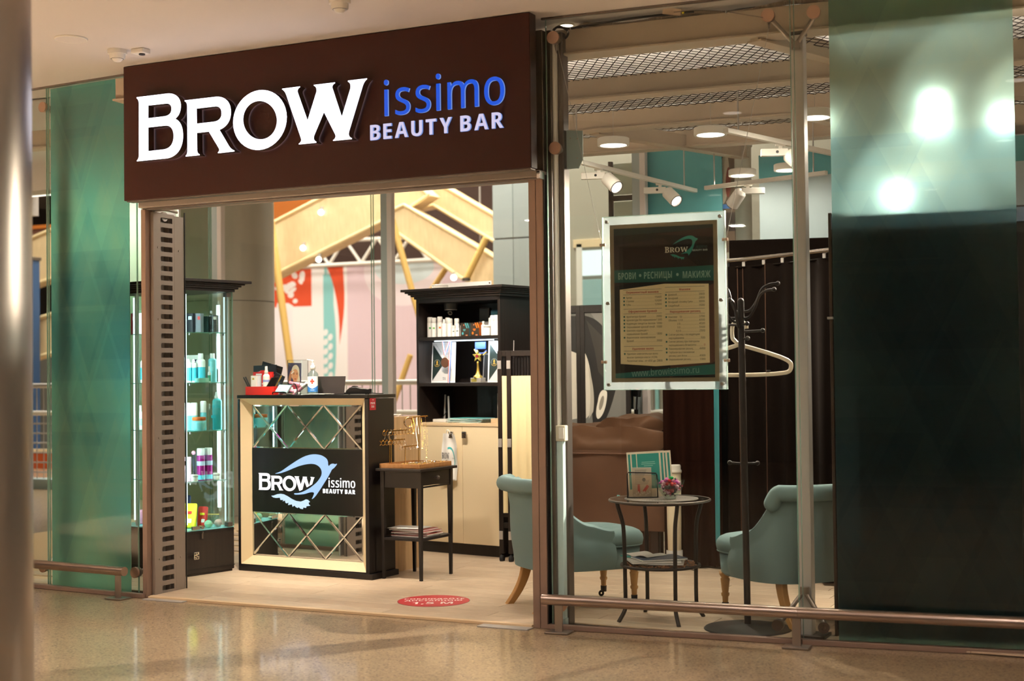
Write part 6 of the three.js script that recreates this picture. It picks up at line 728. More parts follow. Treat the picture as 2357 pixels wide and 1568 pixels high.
  sp.forEach((p, k) => { const c = k ? copyOf(sw, 'sweet', null, Tb(0.075 + p[0], 0.035 + p[2], 0.66 + p[1]), rr(0, 6)) : sw; if (!k) c.position.set(...Tb(0.075 + p[0], 0.035 + p[2], 0.66 + p[1])); c.rotation.z = rr(-1, 1); c.children[0].material = cm[k % 5]; });
  { const g = thing('sweet', 'green wrapped sweet on top of the bowl of sweets', 'sweet', Tb(0.09, 0.045, 0.772), 0.4); part(g, 'wrapper', M(at(new THREE.IcosahedronGeometry(0.01, 1)), at(new THREE.ConeGeometry(0.008, 0.014, 7), -0.012, 0.006, 0, 0, 0, 0.9)), std('#1f9a4d', 0.25, 0.2)); part(g, 'twist', at(new THREE.ConeGeometry(0.007, 0.014, 7), 0.013, -0.004, 0, 0, 0, 1.7), std('#1f9a4d', 0.25, 0.2)); }
}
// white tall cylinder
{
  const c = thing('floor_purifier', 'tall white cylinder with domed cap on a round base behind the round table', 'air purifier', [1.36, 0.012, -2.3]); part(c, 'body', lathe([[0, 0.12], [0.047, 0.12], [0.049, 0.3], [0.051, 0.66], [0, 0.66]], 36), std('#dcd0b4', 0.5)); part(c, 'cap', lathe([[0.0, 0.65], [0.055, 0.65], [0.057, 0.66], [0.055, 0.672], [0.05, 0.675], [0.05, 0.70], [0.045, 0.708], [0, 0.709]], 36), std('#d6d2c6', 0.5)); part(c, 'base', lathe([[0, 0], [0.075, 0], [0.075, 0.01], [0.056, 0.014], [0.056, 0.125], [0, 0.125]], 36), std('#b7b3ac', 0.5)); part(c, 'cable', tube([[0.06, 0.03, 0], [0.1, 0.06, 0.02], [0.12, 0.02, 0.08], [0.2, 0.004, 0.1]], 0.004), mats.steelDark);
}
// ---------------------------------------------------------------- shop ceiling: beams, expanded metal, lamps
{
  const g = struct('ceiling'); const ry = R(4), dx = Math.cos(ry), dz = -Math.sin(ry);
  const beamL = (x0, x1, zAt, y0, h, w = 0.07) => { const L = (x1 - x0) / dx, cx = (x0 + x1) / 2, cz = zAt + (cx - 1.5) * dz / dx; const b = part(g, 'beam', box(L, h, w, 0.004), mats.beam, [cx, y0 + h / 2, cz], [0, ry, 0]); part(b, 'beam_flange', box(L, 0.012, w + 0.06, 0.003), mats.beam, [0, -h / 2 - 0.004, 0]); return b; };
  beamL(-1.4, 5.2, -0.13, 3.085, 0.135, 0.1); beamL(-3.6, 5.2, -0.93, 3.0, 0.12); beamL(-3.6, 5.2, -1.99, 3.0, 0.12); beamL(-3.6, 5.2, -2.95, 3.0, 0.12);
  for (const zAt of [-0.93, -1.99, -2.95]) for (const xc of [-1.2, 0.9, 3.0]) { const zc = zAt + (xc - 1.5) * dz / dx, t = thing('added_cove_light', 'added thin light strip out of sight on a ceiling beam, brightening the ceiling', 'light strip', [xc, 3.12, zc], ry, 'added light strips on top of the ceiling beams'); part(t, 'channel', box(1.9, 0.008, 0.05, 0.002), mats.alu, [0, 0.004, 0]); part(t, 'led_strip', box(1.88, 0.004, 0.03, 0), glow(SHOP, 1), [0, 0.01, 0]); areaLight(xc, 3.136, zc, 1.88, 0.05, [xc, 5, zc], SHOP, LEVEL.coveFill).rotation.set(Math.PI / 2, 0, -ry); }  // added strips, unseen from below, that brighten the ceiling above the mesh
  const joist = (a, b, y0) => { const dxx = b[0] - a[0], dzz = b[1] - a[1], L = Math.hypot(dxx, dzz); const j = part(g, 'joist', box(0.05, 0.1, L, 0.004), mats.beam, [(a[0] + b[0]) / 2, y0 + 0.05, (a[1] + b[1]) / 2], [0, Math.atan2(dxx, dzz), 0]); part(j, 'joist_flange', box(0.09, 0.01, L, 0.002), mats.beam, [0, -0.05, 0]); };
  joist([2.6, -0.18], [2.85, -0.9], 3.06); joist([0.93, -2.0], [1.5, -3.6], 2.985); joist([2.35, -2.05], [2.75, -3.6], 2.985); joist([0.2, -0.95], [0.45, -1.95], 2.985); joist([-1.2, -0.95], [-1.0, -1.95], 2.985);
  // expanded metal: zigzag strands that meet and form diamonds
  const strands = (x0, x1, z0, z1, y) => { const cell = 0.06, pitch = 0.05, pos = [], nrm = []; const bar = (ax, az, bx, bz) => { const d = new THREE.Vector2(bx - ax, bz - az).normalize(), px = -d.y * 0.0018, pz = d.x * 0.0018, c = [[ax + px, y, az + pz], [bx + px, y, bz + pz], [bx - px, y, bz - pz], [ax - px, y, az - pz]], t = c.map(([u, w, v]) => [u, w + 0.003, v]); const q = (a, b, e, f, n) => { for (const k of [a, b, e, a, e, f]) { pos.push(...k); nrm.push(...n); } }; q(c[0], c[1], c[2], c[3], [0, -1, 0]); q(c[0], t[0], t[1], c[1], [-d.y, 0, d.x]); q(c[3], c[2], t[2], t[3], [d.y, 0, -d.x]); };
    for (let r = 0; z0 - r * pitch > z1; r++) { const z = z0 - r * pitch; for (let k = 0; x0 + k * cell / 2 < x1; k++) { const xa = x0 + k * cell / 2, xb = xa + cell / 2, sag = (k % 2 ? 1 : -1) * (r % 2 ? 1 : -1) * pitch * 0.46, sl = (x) => (x - 1.5) * dz / dx; bar(xa, z - sag + sl(xa), xb, z + sag + sl(xb)); } }
    const q = new THREE.BufferGeometry(); q.setAttribute('position', new THREE.Float32BufferAttribute(pos, 3)); q.setAttribute('normal', new THREE.Float32BufferAttribute(nrm, 3)); q.setAttribute('uv', new THREE.Float32BufferAttribute(new Float32Array(pos.length / 3 * 2), 2)); return q; };
  for (const [x0, x1, z0, z1] of [[0.3, 4.4, -0.19, -0.9], [0.2, 4.4, -0.98, -1.96], [0.2, 4.4, -2.04, -2.92], [0.0, 4.4, -3.0, -3.6]]) { const p = part(g, 'mesh_panel', strands(x0, x1, z0, z1, 3.112), mats.mesh); p.userData.kind = 'stuff'; }
  // cables on top of the front beam
  const hose = thing('corrugated_hose', 'grey corrugated cable hose lying along the top of the front beam', 'hose'); const hp = []; for (let k = 0; k <= 30; k++) hp.push([1.5 + k * 0.055, 3.235 + 0.012 * Math.sin(k * 0.6) + (k < 3 ? -0.02 * (3 - k) : 0), -0.13 - k * 0.0038]); part(hose, 'hose', tube(hp, 0.013, 120, 8), mats.beam); const rg = []; for (let k = 0; k < 150; k++) { const q = k / 150 * 29.5, i = Math.floor(q), f = q - i, a = hp[i], b = hp[i + 1]; rg.push(at(new THREE.TorusGeometry(0.0132, 0.0018, 5, 10), a[0] + (b[0] - a[0]) * f, a[1] + (b[1] - a[1]) * f, a[2] + (b[2] - a[2]) * f, 0, Math.PI / 2)); } part(hose, 'hose_rib', M(rg), mats.beam).userData.kind = 'stuff';
  for (const [k, pts] of [[0, [[1.5, 3.16, -0.09], [1.56, 3.215, -0.1], [1.68, 3.225, -0.09], [1.85, 3.233, -0.09], [2.1, 3.236, -0.1], [2.3, 3.234, -0.11]]], [1, [[1.49, 3.14, -0.08], [1.52, 3.23, -0.07], [1.62, 3.215, -0.06], [1.7, 3.226, -0.08], [1.95, 3.238, -0.1], [2.2, 3.232, -0.1]]], [2, [[2.2, 3.237, -0.08], [2.35, 3.225, -0.07], [2.5, 3.19, -0.03], [2.7, 3.13, -0.0]]], [3, [[1.5, 3.2, -0.06], [1.54, 3.24, -0.08], [1.6, 3.2, -0.07], [1.57, 3.17, -0.08], [1.52, 3.21, -0.07]]]]) { const c = thing('cable', ['black cable running along the top of the front beam', 'black cable looping out beside the sign over the beam', 'thin brown cable slung from the beam to the forked fixing', 'coiled black cable beside the top corner of the sign'][k], 'cable'); part(c, 'sheath', tube(pts, k === 2 ? 0.0018 : 0.006, 60, 8), k === 2 ? mats.steelDark : mats.rubber); part(c, 'tie', at(cyl(0.008, 0.006, 0.008, 10), ...pts[2], 0, 0, Math.PI / 2), mats.alu); }
  const tg = thing('cable_tag', 'small pale tag with a yellow clip on the cable above the front beam', 'tag', [2.19, 3.235, -0.08], ry); part(tg, 'card', box(0.1, 0.035, 0.002, 0), std('#cdb49b', 0.7), [0, 0.006, 0], [0, 0, -0.2]); part(tg, 'clip', box(0.012, 0.012, 0.006, 0.001), mats.yellow, [0.06, -0.006, 0]);
}
function disc(label, x, z, y, k = 1) {
  const t = thing('round_lamp', label, 'lamp', [x, y, z], 0, 'round lamps under the shop ceiling'); part(t, 'housing', lathe([[0.078, 0.004], [0.1, 0.0], [0.102, 0.006], [0.102, 0.045], [0.095, 0.05], [0, 0.05]], 40), mats.white); part(t, 'lamp_glass', at(cyl(0.084, 0.004, 0.084, 40), 0, 0.004, 0), glow('#fff6e6', 4)); part(t, 'stem', cyl(0.0016, 3.5 - y - 0.05), mats.alu, [0, 0.05 + (3.5 - y - 0.05) / 2, 0]);
  const l = areaLight(x, y - 0.012, z, 0.15, 0.15, [x, 0, z], SHOP, LEVEL.disc * k); return t;
}
disc('round white lamp beside the bracket plate, leftmost seen through the right glass', 1.29, -1.46, 2.8); disc('round white lamp left of the front white track', 1.96, -1.39, 2.8); disc('round white lamp above the upturned spot head at the back', 1.585, -3.26, 2.8, 0.3); disc('round white lamp cut by the edge of the right teal film', 2.67, -1.13, 2.8); disc('round white lamp under the big right spot, half behind the pale post', 1.957, -3.16, 2.8, 0.3);
disc('round white lamp hidden behind the sign over the counter', -0.5, -1.0, 2.8); disc('round white lamp hidden behind the sign over the glass cabinet', -1.0, -2.2, 2.8); disc('round white lamp hidden behind the sign over the doorway', 0.5, -0.7, 2.8); disc('round white lamp behind the right teal film', 3.3, -1.3, 2.75);
// tracks and spot heads
function track(label, a, b, y) { const t = thing('light_track', label, 'light track'); part(t, 'track', (() => { const L = Math.hypot(b[0] - a[0], b[1] - a[1]); return at(box(0.035, 0.03, L, 0.003), 0, 0, 0, 0, Math.atan2(b[0] - a[0], b[1] - a[1])); })(), mats.white, [(a[0] + b[0]) / 2, y, (a[1] + b[1]) / 2]); for (const k of [0.08, 0.9]) part(t, 'hanger', rod([a[0] + (b[0] - a[0]) * k, y, a[1] + (b[1] - a[1]) * k], [a[0] + (b[0] - a[0]) * k, 3.1, a[1] + (b[1] - a[1]) * k], 0.005), mats.alu); }
track('long white light track running back from behind the bracket plate', [0.93, -1.5], [1.12, -3.55], 2.755); track('white light track from the front lamp towards the right teal film', [2.18, -1.0], [2.62, -2.6], 2.755); track('white light track at the back over the curtains', [1.3, -3.25], [2.3, -2.9], 2.73);
function spot(label, p, ry, tilt, rx, on = true, power = 1) {
  const t = thing('track_spot', label, 'spotlight', p, ry);   // box driver along local x, head at its +x end
  part(t, 'adapter', M(boxAt(-0.03, 0.03, 0.03, 0.05, -0.016, 0.016, 0.002), boxAt(-0.01, 0.012, 0.014, 0.03, -0.01, 0.01, 0)), mats.white); const d = part(t, 'driver_box', boxAt(-0.12, 0.045, -0.03, 0.015, -0.02, 0.02, 0.004), mats.white); part(d, 'driver_knob', at(cyl(0.009, 0.003, 0.009, 16), -0.02, -0.006, 0.0215, Math.PI / 2), mats.black);
  const h = part(t, 'head', lathe([[0, 0.05], [0.035, 0.05], [0.046, 0.035], [0.048, -0.085], [0.043, -0.09], [0.041, -0.072], [0, -0.072]], 32), mats.white, [0.075, -0.045, 0], [rx ?? -0.72, 0, tilt]);
  if (/film|hidden/.test(label)) part(t, 'drop_rod', rod([0, 0.05, 0], [0, 3.5 - p[1], 0], 0.006), mats.alu);
  part(h, 'head_ring', at(new THREE.TorusGeometry(0.045, 0.004, 8, 36), 0, -0.087, 0, Math.PI / 2), mats.steelDark); part(h, 'lens', at(cyl(0.04, 0.003, 0.04, 30), 0, -0.074, 0), on ? glow('#fffaf0', 7) : mats.steelDark);
  if (on) { t.updateMatrixWorld(true); const w = new THREE.Vector3(0, -0.1, 0).applyMatrix4(h.matrixWorld), l = new THREE.SpotLight(SHOP, LEVEL.spot * power, 0, R(26), 0.55, 2); const dir = new THREE.Vector3(0, -1, 0).transformDirection(h.matrixWorld); l.position.copy(w); l.target.position.copy(w).addScaledVector(dir, 2); l.shadow.radius = 2; scene.add(l, l.target); }
  return t;
}
spot('lit white track spot, leftmost, below the bracket plate', [0.96, 2.705, -2.0], R(18), 0.62, null); spot('lit white track spot in the middle of the long track', [1.05, 2.705, -2.95], R(16), 0.6, null);
spot('large lit white track spot beside the pale post', [2.33, 2.705, -1.62], R(20), 0.6, null); spot('white spot head seen from behind, turned to the back wall', [1.66, 2.68, -3.15], R(200), 0.5, null, true, 0.12);
spot('lit spot glowing through the upper middle of the right teal film', [3.22, 2.9, -1.35], R(-35), 1.0, -1.2, true, 0.7); spot('lit spot glowing through the right edge of the right teal film', [3.6, 2.78, -1.3], R(-35), 1.0, -1.2, true, 0.7); spot('lit spot glowing low at the left of the right teal film', [2.98, 2.42, -1.5], R(-35), 1.0, -1.2, true, 0.7); spot('track spot hidden behind the sign, aimed at the bookcase', [0.25, 2.75, -0.75], R(110), 0.9, -0.3, true, 0.4); spot('track spot hidden behind the sign, aimed at the counter front', [-0.75, 2.78, -0.3], R(90), 0.35, 0, true, 0.5);
{ const w = thing('added_washer', 'added slim fill lamp bar hung before the pale mint panel', 'lamp', [-4.7, 3.1, -3.05]); part(w, 'housing', box(1.4, 0.04, 0.06, 0.004), mats.white); part(w, 'lamp_glass', box(1.36, 0.01, 0.04, 0), glow(SHOP, 1.5), [0, -0.022, -0.01]); part(w, 'drop_rod', M(rod([-0.6, 0, 0], [-0.6, 0.4, 0], 0.005), rod([0.6, 0, 0], [0.6, 0.4, 0], 0.005)), mats.alu); areaLight(-4.7, 3.07, -3.07, 1.36, 0.05, [-4.7, 1.5, -3.6], SHOP, 85); }  // added lamp bar that brightens the mint panel behind the left film
spot('unseen spot head behind the right teal film, placed to light the pale back panel', [3.2, 2.66, -2.3], R(200), 0.75, 0.9, true, 2.2);  // out of view, placed to light the pale back panel
{ const d = thing('downlight', 'small round lit downlight in the ceiling above the front beam', 'downlight', [1.56, 3.26, -0.14]); part(d, 'ring', at(new THREE.TorusGeometry(0.038, 0.005, 8, 30), 0, -0.002, 0, Math.PI / 2), mats.white); part(d, 'lamp_glass', cyl(0.036, 0.006), glow('#fff3d6', 3), [0, -0.003, 0]); const e = copyOf(d, 'downlight', 'small lit downlight seen through the mesh ceiling beside the sign', [0.8, 3.5, -3.2]); copyOf(d, 'downlight', 'small lit downlight low in the gap left of the price board', [0.75, 3.26, -9.1]); }
// ---------------------------------------------------------------- curtains, black screens
function curtain(label, pts, h, y0, mat, folds, stripes) {
  const t = thing('curtain', label, 'curtain'); const c = new THREE.CatmullRomCurve3(pts.map(([x, z]) => new THREE.Vector3(x, 0, z))), L = c.getLength(), n = Math.ceil(L / 0.012), v = [], uv = [], idx = []; const q = new THREE.Vector3(), tg = new THREE.Vector3();
  for (let i = 0; i <= n; i++) { c.getPointAt(i / n, q); c.getTangentAt(i / n, tg); const s = i / n * L, a = Math.sin(s * folds * 6.283) * 0.024 + Math.sin(s * folds * 2.7 + 1) * 0.012; for (let j = 0; j <= 6; j++) { const k = j / 6, f = 0.55 + 0.45 * (1 - k); v.push(q.x - tg.z * a * f, y0 + (h - y0) * k, q.z + tg.x * a * f); uv.push(s, k * h); } }
  for (let i = 0; i < n; i++) for (let j = 0; j < 6; j++) { const a = i * 7 + j; idx.push(a, a + 7, a + 8, a, a + 8, a + 1); }
  const g = new THREE.BufferGeometry(); g.setAttribute('position', new THREE.Float32BufferAttribute(v, 3)); g.setAttribute('uv', new THREE.Float32BufferAttribute(uv, 2)); g.setIndex(idx); g.computeVertexNormals(); const ds = mat.clone(); ds.side = THREE.DoubleSide; part(t, 'cloth', g, ds);
  for (const s of stripes ?? []) { c.getPointAt(s / L, q); c.getTangentAt(s / L, tg); const a = Math.sin(s * folds * 6.283) * 0.024 + Math.sin(s * folds * 2.7 + 1) * 0.012; part(t, 'stripe', at(rod([q.x - tg.z * a + tg.z * 0.0, y0, q.z + tg.x * a + 0.003], [q.x - tg.z * a * 0.55, h, q.z + tg.x * a * 0.55 + 0.003], 0.0035, 6)), mats.stripe); }
  part(t, 'hem', tube(pts.map(([x, z]) => [x, h - 0.008, z]), 0.006, 40, 6), mat); return t;
}
curtain('dark brown curtain hanging behind the white cylinder and the round table', [[1.29, -2.3], [1.4, -2.33], [1.53, -2.36], [1.68, -2.36]], 2.05, 0.03, mats.curtainBrown, 9);
curtain('black curtain with thin copper stripes behind the coat rack', [[1.74, -2.34], [2.05, -2.2], [2.35, -2.02], [2.7, -1.78], [3.0, -1.58]], 2.06, 0.03, mats.curtain, 6, [0.1, 0.14, 0.36, 0.6, 0.64, 0.98, 1.25]);
curtain('narrow teal curtain edge left of the coat rack pole', [[1.66, -2.3], [1.69, -2.29], [1.72, -2.275]], 1.96, 0.2, mats.curtainTeal, 4);
{ const r = thing('curtain_rail', 'shiny curtain rail above the black curtains', 'curtain rail'); const p = [[1.6, 2.1, -2.36], [1.74, 2.1, -2.33], [2.05, 2.1, -2.18], [2.35, 2.1, -2.0], [2.7, 2.1, -1.76], [3.0, 2.1, -1.56]]; part(r, 'tube', tube(p, 0.016, 80, 12), std('#9c8f84', 0.22, 0.95)); const hk = []; for (let k = 0; k < 9; k++) { const c = new THREE.CatmullRomCurve3(p.map(V3)).getPoint(0.1 + k * 0.1); part(r, 'glider', at(box(0.02, 0.03, 0.01, 0.002), c.x, c.y - 0.03, c.z), mats.alu); } }
{ const s = thing('room_divider', 'black partition top edge behind the curtain rail', 'partition'); part(s, 'panel', uvm(boxAt(-0.9, 0.8, 0.012, 2.245, -0.02, 0.02, 0.003)), mats.curtain, [2.62, 0, -2.62], [0, R(14), 0]); part(s, 'panel', boxAt(-0.27, 0.27, 0.012, 2.12, -0.02, 0.02, 0.003), mats.black, [1.58, 0, -2.56], [0, R(4), 0]); }
{ const b = thing('dark_board', 'large dark brown board standing close behind the right teal film', 'board', [3.45, 0, -0.33], R(6.6)); part(b, 'panel', uvm(boxAt(-0.49, 0.7, 0.012, 2.15, -0.02, 0.02, 0.003)), std('#17120f', 0.6)); part(b, 'top_strip', boxAt(-0.49, 0.7, 2.07, 2.14, 0.02, 0.026, 0.001), std('#5f7088', 0.5)); part(b, 'edge_strip', boxAt(-0.505, -0.49, 0.012, 2.155, -0.025, 0.025, 0.002), std('#4a3528', 0.5)); part(b, 'hinge', box(0.03, 0.012, 0.05, 0.002), mats.alu, [-0.5, 1.62, 0.02]); }
{ const b = thing('brown_cabinet', 'tall brown wardrobe edge at the far right behind the clear glass', 'cabinet', [4.05, 0, -0.75], R(6)); part(b, 'side_panel', uvm(boxAt(-0.08, 0.3, 0.012, 2.2, -0.45, 0, 0.003)), std('#6a4a36', 0.5)); part(b, 'door', boxAt(-0.07, 0.29, 0.05, 2.15, 0, 0.018, 0.002), std('#6a4a36', 0.45)); part(b, 'handle', boxAt(0.0, 0.012, 1.0, 1.2, 0.018, 0.04, 0.002), mats.alu); }
// ---------------------------------------------------------------- treatment couch, portrait screen, lamp stand
{
  const c = thing('treatment_couch', 'treatment couch under a crumpled brown cover in front of the portrait panels', 'couch', [0.72, 0.012, -2.7], R(6));
  const soft = (w, h, d, r, amp, sd) => { const g = uvm(new RoundedBoxGeometry(w, h, d, 8, r)); const gg = new THREE.BoxGeometry(w, h, d, 36, 18, 18), p = gg.attributes.position; for (let i = 0; i < p.count; i++) { const x = p.getX(i), y = p.getY(i), z = p.getZ(i); const n = noise.noise(x * 5 + sd, y * 7, z * 5) * amp + noise.noise(x * 14, y * 18 + sd, z * 12) * amp * 0.4; const kx = 1 - r * 0.6 * ((Math.abs(y) / (h / 2)) ** 6) / w * 2, ky = 1 - r * 0.7 * ((Math.abs(x) / (w / 2)) ** 6) / h * 2; p.setXYZ(i, x * kx + n * 0.3, y * ky + n, z + n * (z > 0 ? 1 : 0.2)); } gg.computeVertexNormals(); return uvm(gg); };
  part(c, 'mattress_cover', soft(1.05, 0.2, 0.75, 0.05, 0.025, 3), mats.leather, [-0.02, 0.86, 0]); part(c, 'backrest_cover', soft(0.5, 0.14, 0.7, 0.06, 0.03, 8), mats.leather, [0.26, 0.955, 0], [0, 0, 0.08]);
  const dr = new THREE.PlaneGeometry(1.08, 0.56, 60, 14), q = dr.attributes.position; for (let i = 0; i < q.count; i++) { const x = q.getX(i), y = q.getY(i); q.setZ(i, Math.sin(x * 17 + y * 2) * 0.012 * (0.5 - y) + noise.noise(x * 4, y * 4, 2) * 0.02); } dr.computeVertexNormals(); part(c, 'drape', dr, std('#5a3c28', 0.75, 0, { side: THREE.DoubleSide }), [-0.02, 0.52, 0.395]); part(c, 'cover_band', box(1.08, 0.012, 0.02, 0.005), std('#5a3b29', 0.7), [-0.02, 0.775, 0.4]);
  for (const [x, z] of [[-0.45, 0.3], [0.42, 0.3], [-0.45, -0.3], [0.42, -0.3]]) part(c, 'leg', box(0.06, 0.78, 0.06, 0.006), std('#3a2a22', 0.5), [x, 0.39, z]); part(c, 'under_panel', box(0.9, 0.5, 0.02, 0.003), std('#4a3226', 0.6), [0, 0.3, 0.2]);
  const bt = tex(64, 96, (g, w, h) => { g.fillStyle = '#5f4230'; g.fillRect(0, 0, w, h); g.fillStyle = '#7fd0d6'; g.font = 'bold 92px sans-serif'; g.textAlign = 'center'; g.fillText('B', 32, 82); }); part(c, 'lettering', new THREE.BoxGeometry(0.03, 0.045, 0.002), std('#ffffff', 0.6, 0, { map: bt }), [0.19, 0.475, 0.425], [0, 0, 0], 'pale teal letter');
  // portrait of a woman over framed panels
  const por = (u0, u1) => tex(Math.round(512 * (u1 - u0)), 900, (g, w, h) => { g.fillStyle = '#17130f'; g.fillRect(0, 0, w, h); g.scale(w / (512 * (u1 - u0)), 0.5); g.translate(-512 * u0, 0); g.fillStyle = '#77756f'; g.fillRect(-200, 0, 712, 900); g.fillStyle = '#8d8a84'; g.beginPath(); g.moveTo(180, 0); g.lineTo(512, 420); g.lineTo(512, 0); g.fill(); g.fillStyle = '#17130f'; g.beginPath(); g.moveTo(-20, 30); g.bezierCurveTo(120, 0, 330, 20, 400, 330); g.bezierCurveTo(450, 420, 440, 560, 400, 660); g.bezierCurveTo(350, 820, 300, 880, 290, 900); g.lineTo(190, 900); g.lineTo(150, 420); g.lineTo(-20, 250); g.fill(); g.fillStyle = '#d8cfc0'; g.beginPath(); g.moveTo(-20, 260); g.bezierCurveTo(60, 230, 130, 300, 160, 420); g.bezierCurveTo(190, 560, 205, 700, 190, 780); g.bezierCurveTo(150, 860, 60, 900, -20, 900); g.fill(); g.fillStyle = '#b9b0a2'; g.beginPath(); g.moveTo(150, 430); g.bezierCurveTo(200, 560, 215, 690, 195, 800); g.lineTo(150, 860); g.bezierCurveTo(180, 700, 170, 560, 150, 430); g.fill(); g.fillStyle = '#3a322b'; g.beginPath(); g.ellipse(20, 478, 66, 15, 0.1, 0, 7); g.fill(); g.fillStyle = '#f0ebe0'; g.beginPath(); g.ellipse(30, 590, 44, 24, 0, 0, 7); g.fill(); g.fillStyle = '#1b1511'; g.beginPath(); g.arc(36, 588, 21, 0, 7); g.fill(); g.lineWidth = 9; g.strokeStyle = '#1b1511'; g.beginPath(); g.ellipse(32, 590, 50, 34, 0, 3.3, 6.2); g.stroke(); g.fillStyle = '#e4dccd'; g.beginPath(); g.moveTo(330, 640); g.bezierCurveTo(290, 600, 250, 640, 240, 720); g.bezierCurveTo(215, 790, 215, 850, 240, 860); g.bezierCurveTo(290, 850, 335, 730, 330, 640); g.fill(); g.fillStyle = '#8d8475'; g.beginPath(); g.ellipse(275, 730, 18, 60, 0.3, 0, 7); g.fill(); g.strokeStyle = '#4b443c'; g.lineWidth = 3; for (let k = 0; k < 24; k++) { g.beginPath(); g.moveTo(140 + k * 9, 60 + k * 8); g.quadraticCurveTo(220 + k * 7, 260, 250 + k * 6, 480 + k * 6); g.stroke(); } });
  const ps = thing('portrait_screen', 'black framed panels printed with a black and white portrait of a woman', 'printed screen', [0.07, 0.012, -3.25], R(2));
  for (const [k, x0, x1, u0, u1, ry] of [[0, -0.32, 0.195, -0.42, 0.2, R(3)], [1, 0.195, 0.6, 0.24, 1.0, R(-2)]]) { const p = part(ps, 'panel', M(boxAt(x0, x0 + 0.035, 0, 1.87, -0.015, 0.015, 0.003), boxAt(x1 - 0.035, x1, 0, 1.87, -0.015, 0.015, 0.003), boxAt(x0 + 0.035, x1 - 0.035, 1.81, 1.87, -0.015, 0.015, 0.003), boxAt(x0 + 0.035, x1 - 0.035, 0.03, 0.08, -0.015, 0.015, 0.003)), std('#211a16', 0.4)); const a = Math.max(u0, 0); part(p, 'print', new THREE.BoxGeometry(x1 - x0 - 0.07, 1.73, 0.004), [0, 1, 2, 3, 4, 5].map((i) => (i === 4 ? (() => { const mm = por(k ? 0.24 : 0.0, k ? 1 : 0.24); mm.repeat.set(1, 1); return std('#ffffff', 0.5, 0, { map: mm }); })() : mats.black)), [(x0 + x1) / 2, 0.945, 0]); }
  const l = thing('lamp_stand', 'black tripod lamp arm with a small controller showing a red light', 'lamp stand', [0.66, 0.012, -3.38]); part(l, 'pole', rod([0.0, 0.0, 0], [0.01, 1.0, 0], 0.012), mats.black); part(l, 'controller', box(0.06, 0.075, 0.03, 0.006), mats.black, [0.02, 1.19, 0], [0, 0, -0.08]); part(l, 'led_light', box(0.014, 0.009, 0.004, 0), glow('#ff2a1a', 1.5), [0.03, 1.213, 0.017]); part(l, 'clamp', M(at(cyl(0.016, 0.05), 0.01, 1.03, 0), rod([0.01, 1.0, 0], [0.02, 1.16, 0], 0.007)), mats.black); part(l, 'cable', tube([[0.01, 1.23, 0.0], [0.03, 1.3, 0], [0.07, 1.4, 0.01], [0.09, 1.55, 0]], 0.005), mats.black); part(l, 'cable', tube([[0.03, 1.23, 0.0], [0.05, 1.3, 0], [0.09, 1.42, 0.01]], 0.004), mats.black); part(l, 'foot', M(rod([0, 0.25, 0], [0.2, 0.0, 0.12], 0.008), rod([0, 0.25, 0], [-0.2, 0.0, 0.12], 0.008), rod([0, 0.25, 0], [0, 0.0, -0.22], 0.008)), mats.black);
}
// films and panels at the rear glass
{
  const tealWall = std('#4f9aa0', 0.6), paleWall = std('#a8babf', 0.6);
  const f1 = thing('rear_panel', 'plain teal panel on the rear glass between the two front spots', 'panel', [1.0, 2.45, -3.63]); part(f1, 'board', box(0.62, 1.45, 0.02), tealWall); part(f1, 'edge_trim', box(0.012, 1.45, 0.03), mats.alu, [-0.316, 0, 0]);
  const f2 = thing('rear_panel', 'teal topped white panel at the back above the black curtains', 'panel', [2.03, 2.35, -3.63]); part(f2, 'board', box(0.85, 1.3, 0.02), paleWall); part(f2, 'top_band', box(0.85, 0.18, 0.022), tealWall, [0, 0.56, 0.003]);
  const f3 = thing('rear_panel', 'wide pale panel at the back, seen through the right teal film', 'panel', [3.2, 2.3, -3.6]); part(f3, 'board', box(1.4, 1.4, 0.02), paleWall); part(f3, 'top_band', box(1.4, 0.18, 0.022), tealWall, [0, 0.6, 0.003]);
  const cl = thing('white_column', 'slim white round column behind the back spot head', 'column', [1.265, 0, -4.3]); part(cl, 'shaft', at(cyl(0.075, 3.2, 0.075, 32), 0, 1.6, 0), std('#efe9df', 0.5)); part(cl, 'collar', at(cyl(0.085, 0.03, 0.085, 32), 0, 3.2, 0), mats.alu);
  const ptx = tex(160, 256, (g, w, h) => { g.fillStyle = '#6f5a4c'; g.fillRect(0, 0, w, h); g.fillStyle = '#cbb9a6'; g.beginPath(); g.ellipse(60, 60, 46, 70, 0.4, 0, 7); g.fill(); g.fillStyle = '#8a3d33'; g.beginPath(); g.ellipse(100, 70, 26, 40, 0.2, 0, 7); g.fill(); g.fillStyle = '#3a2c28'; g.fillRect(0, 150, w, 50); g.fillStyle = '#4f82c9'; g.fillRect(0, 128, 120, 12); });
  const po = thing('poster', 'blurred brown poster between the teal panel and the white column', 'poster', [1.33, 2.65, -3.675]); part(po, 'sheet', new THREE.BoxGeometry(0.13, 0.75, 0.01), std('#ffffff', 0.5, 0, { map: ptx })); part(po, 'frame', box(0.012, 0.75, 0.02), mats.cream, [-0.065, 0, 0]);
  const ex = thing('exit_sign', 'small green sign glowing between the white column and the pale panel', 'sign', [1.9, 2.28, -4.9]); part(ex, 'sign_box', box(0.2, 0.12, 0.03), mats.white); part(ex, 'drop_rod', rod([0, 0.05, 0], [0, 1.22, 0], 0.005), mats.alu); part(ex, 'lit_face', box(0.19, 0.11, 0.004, 0), glow('#14a06e', 0.7), [0, 0, 0.017]);
}
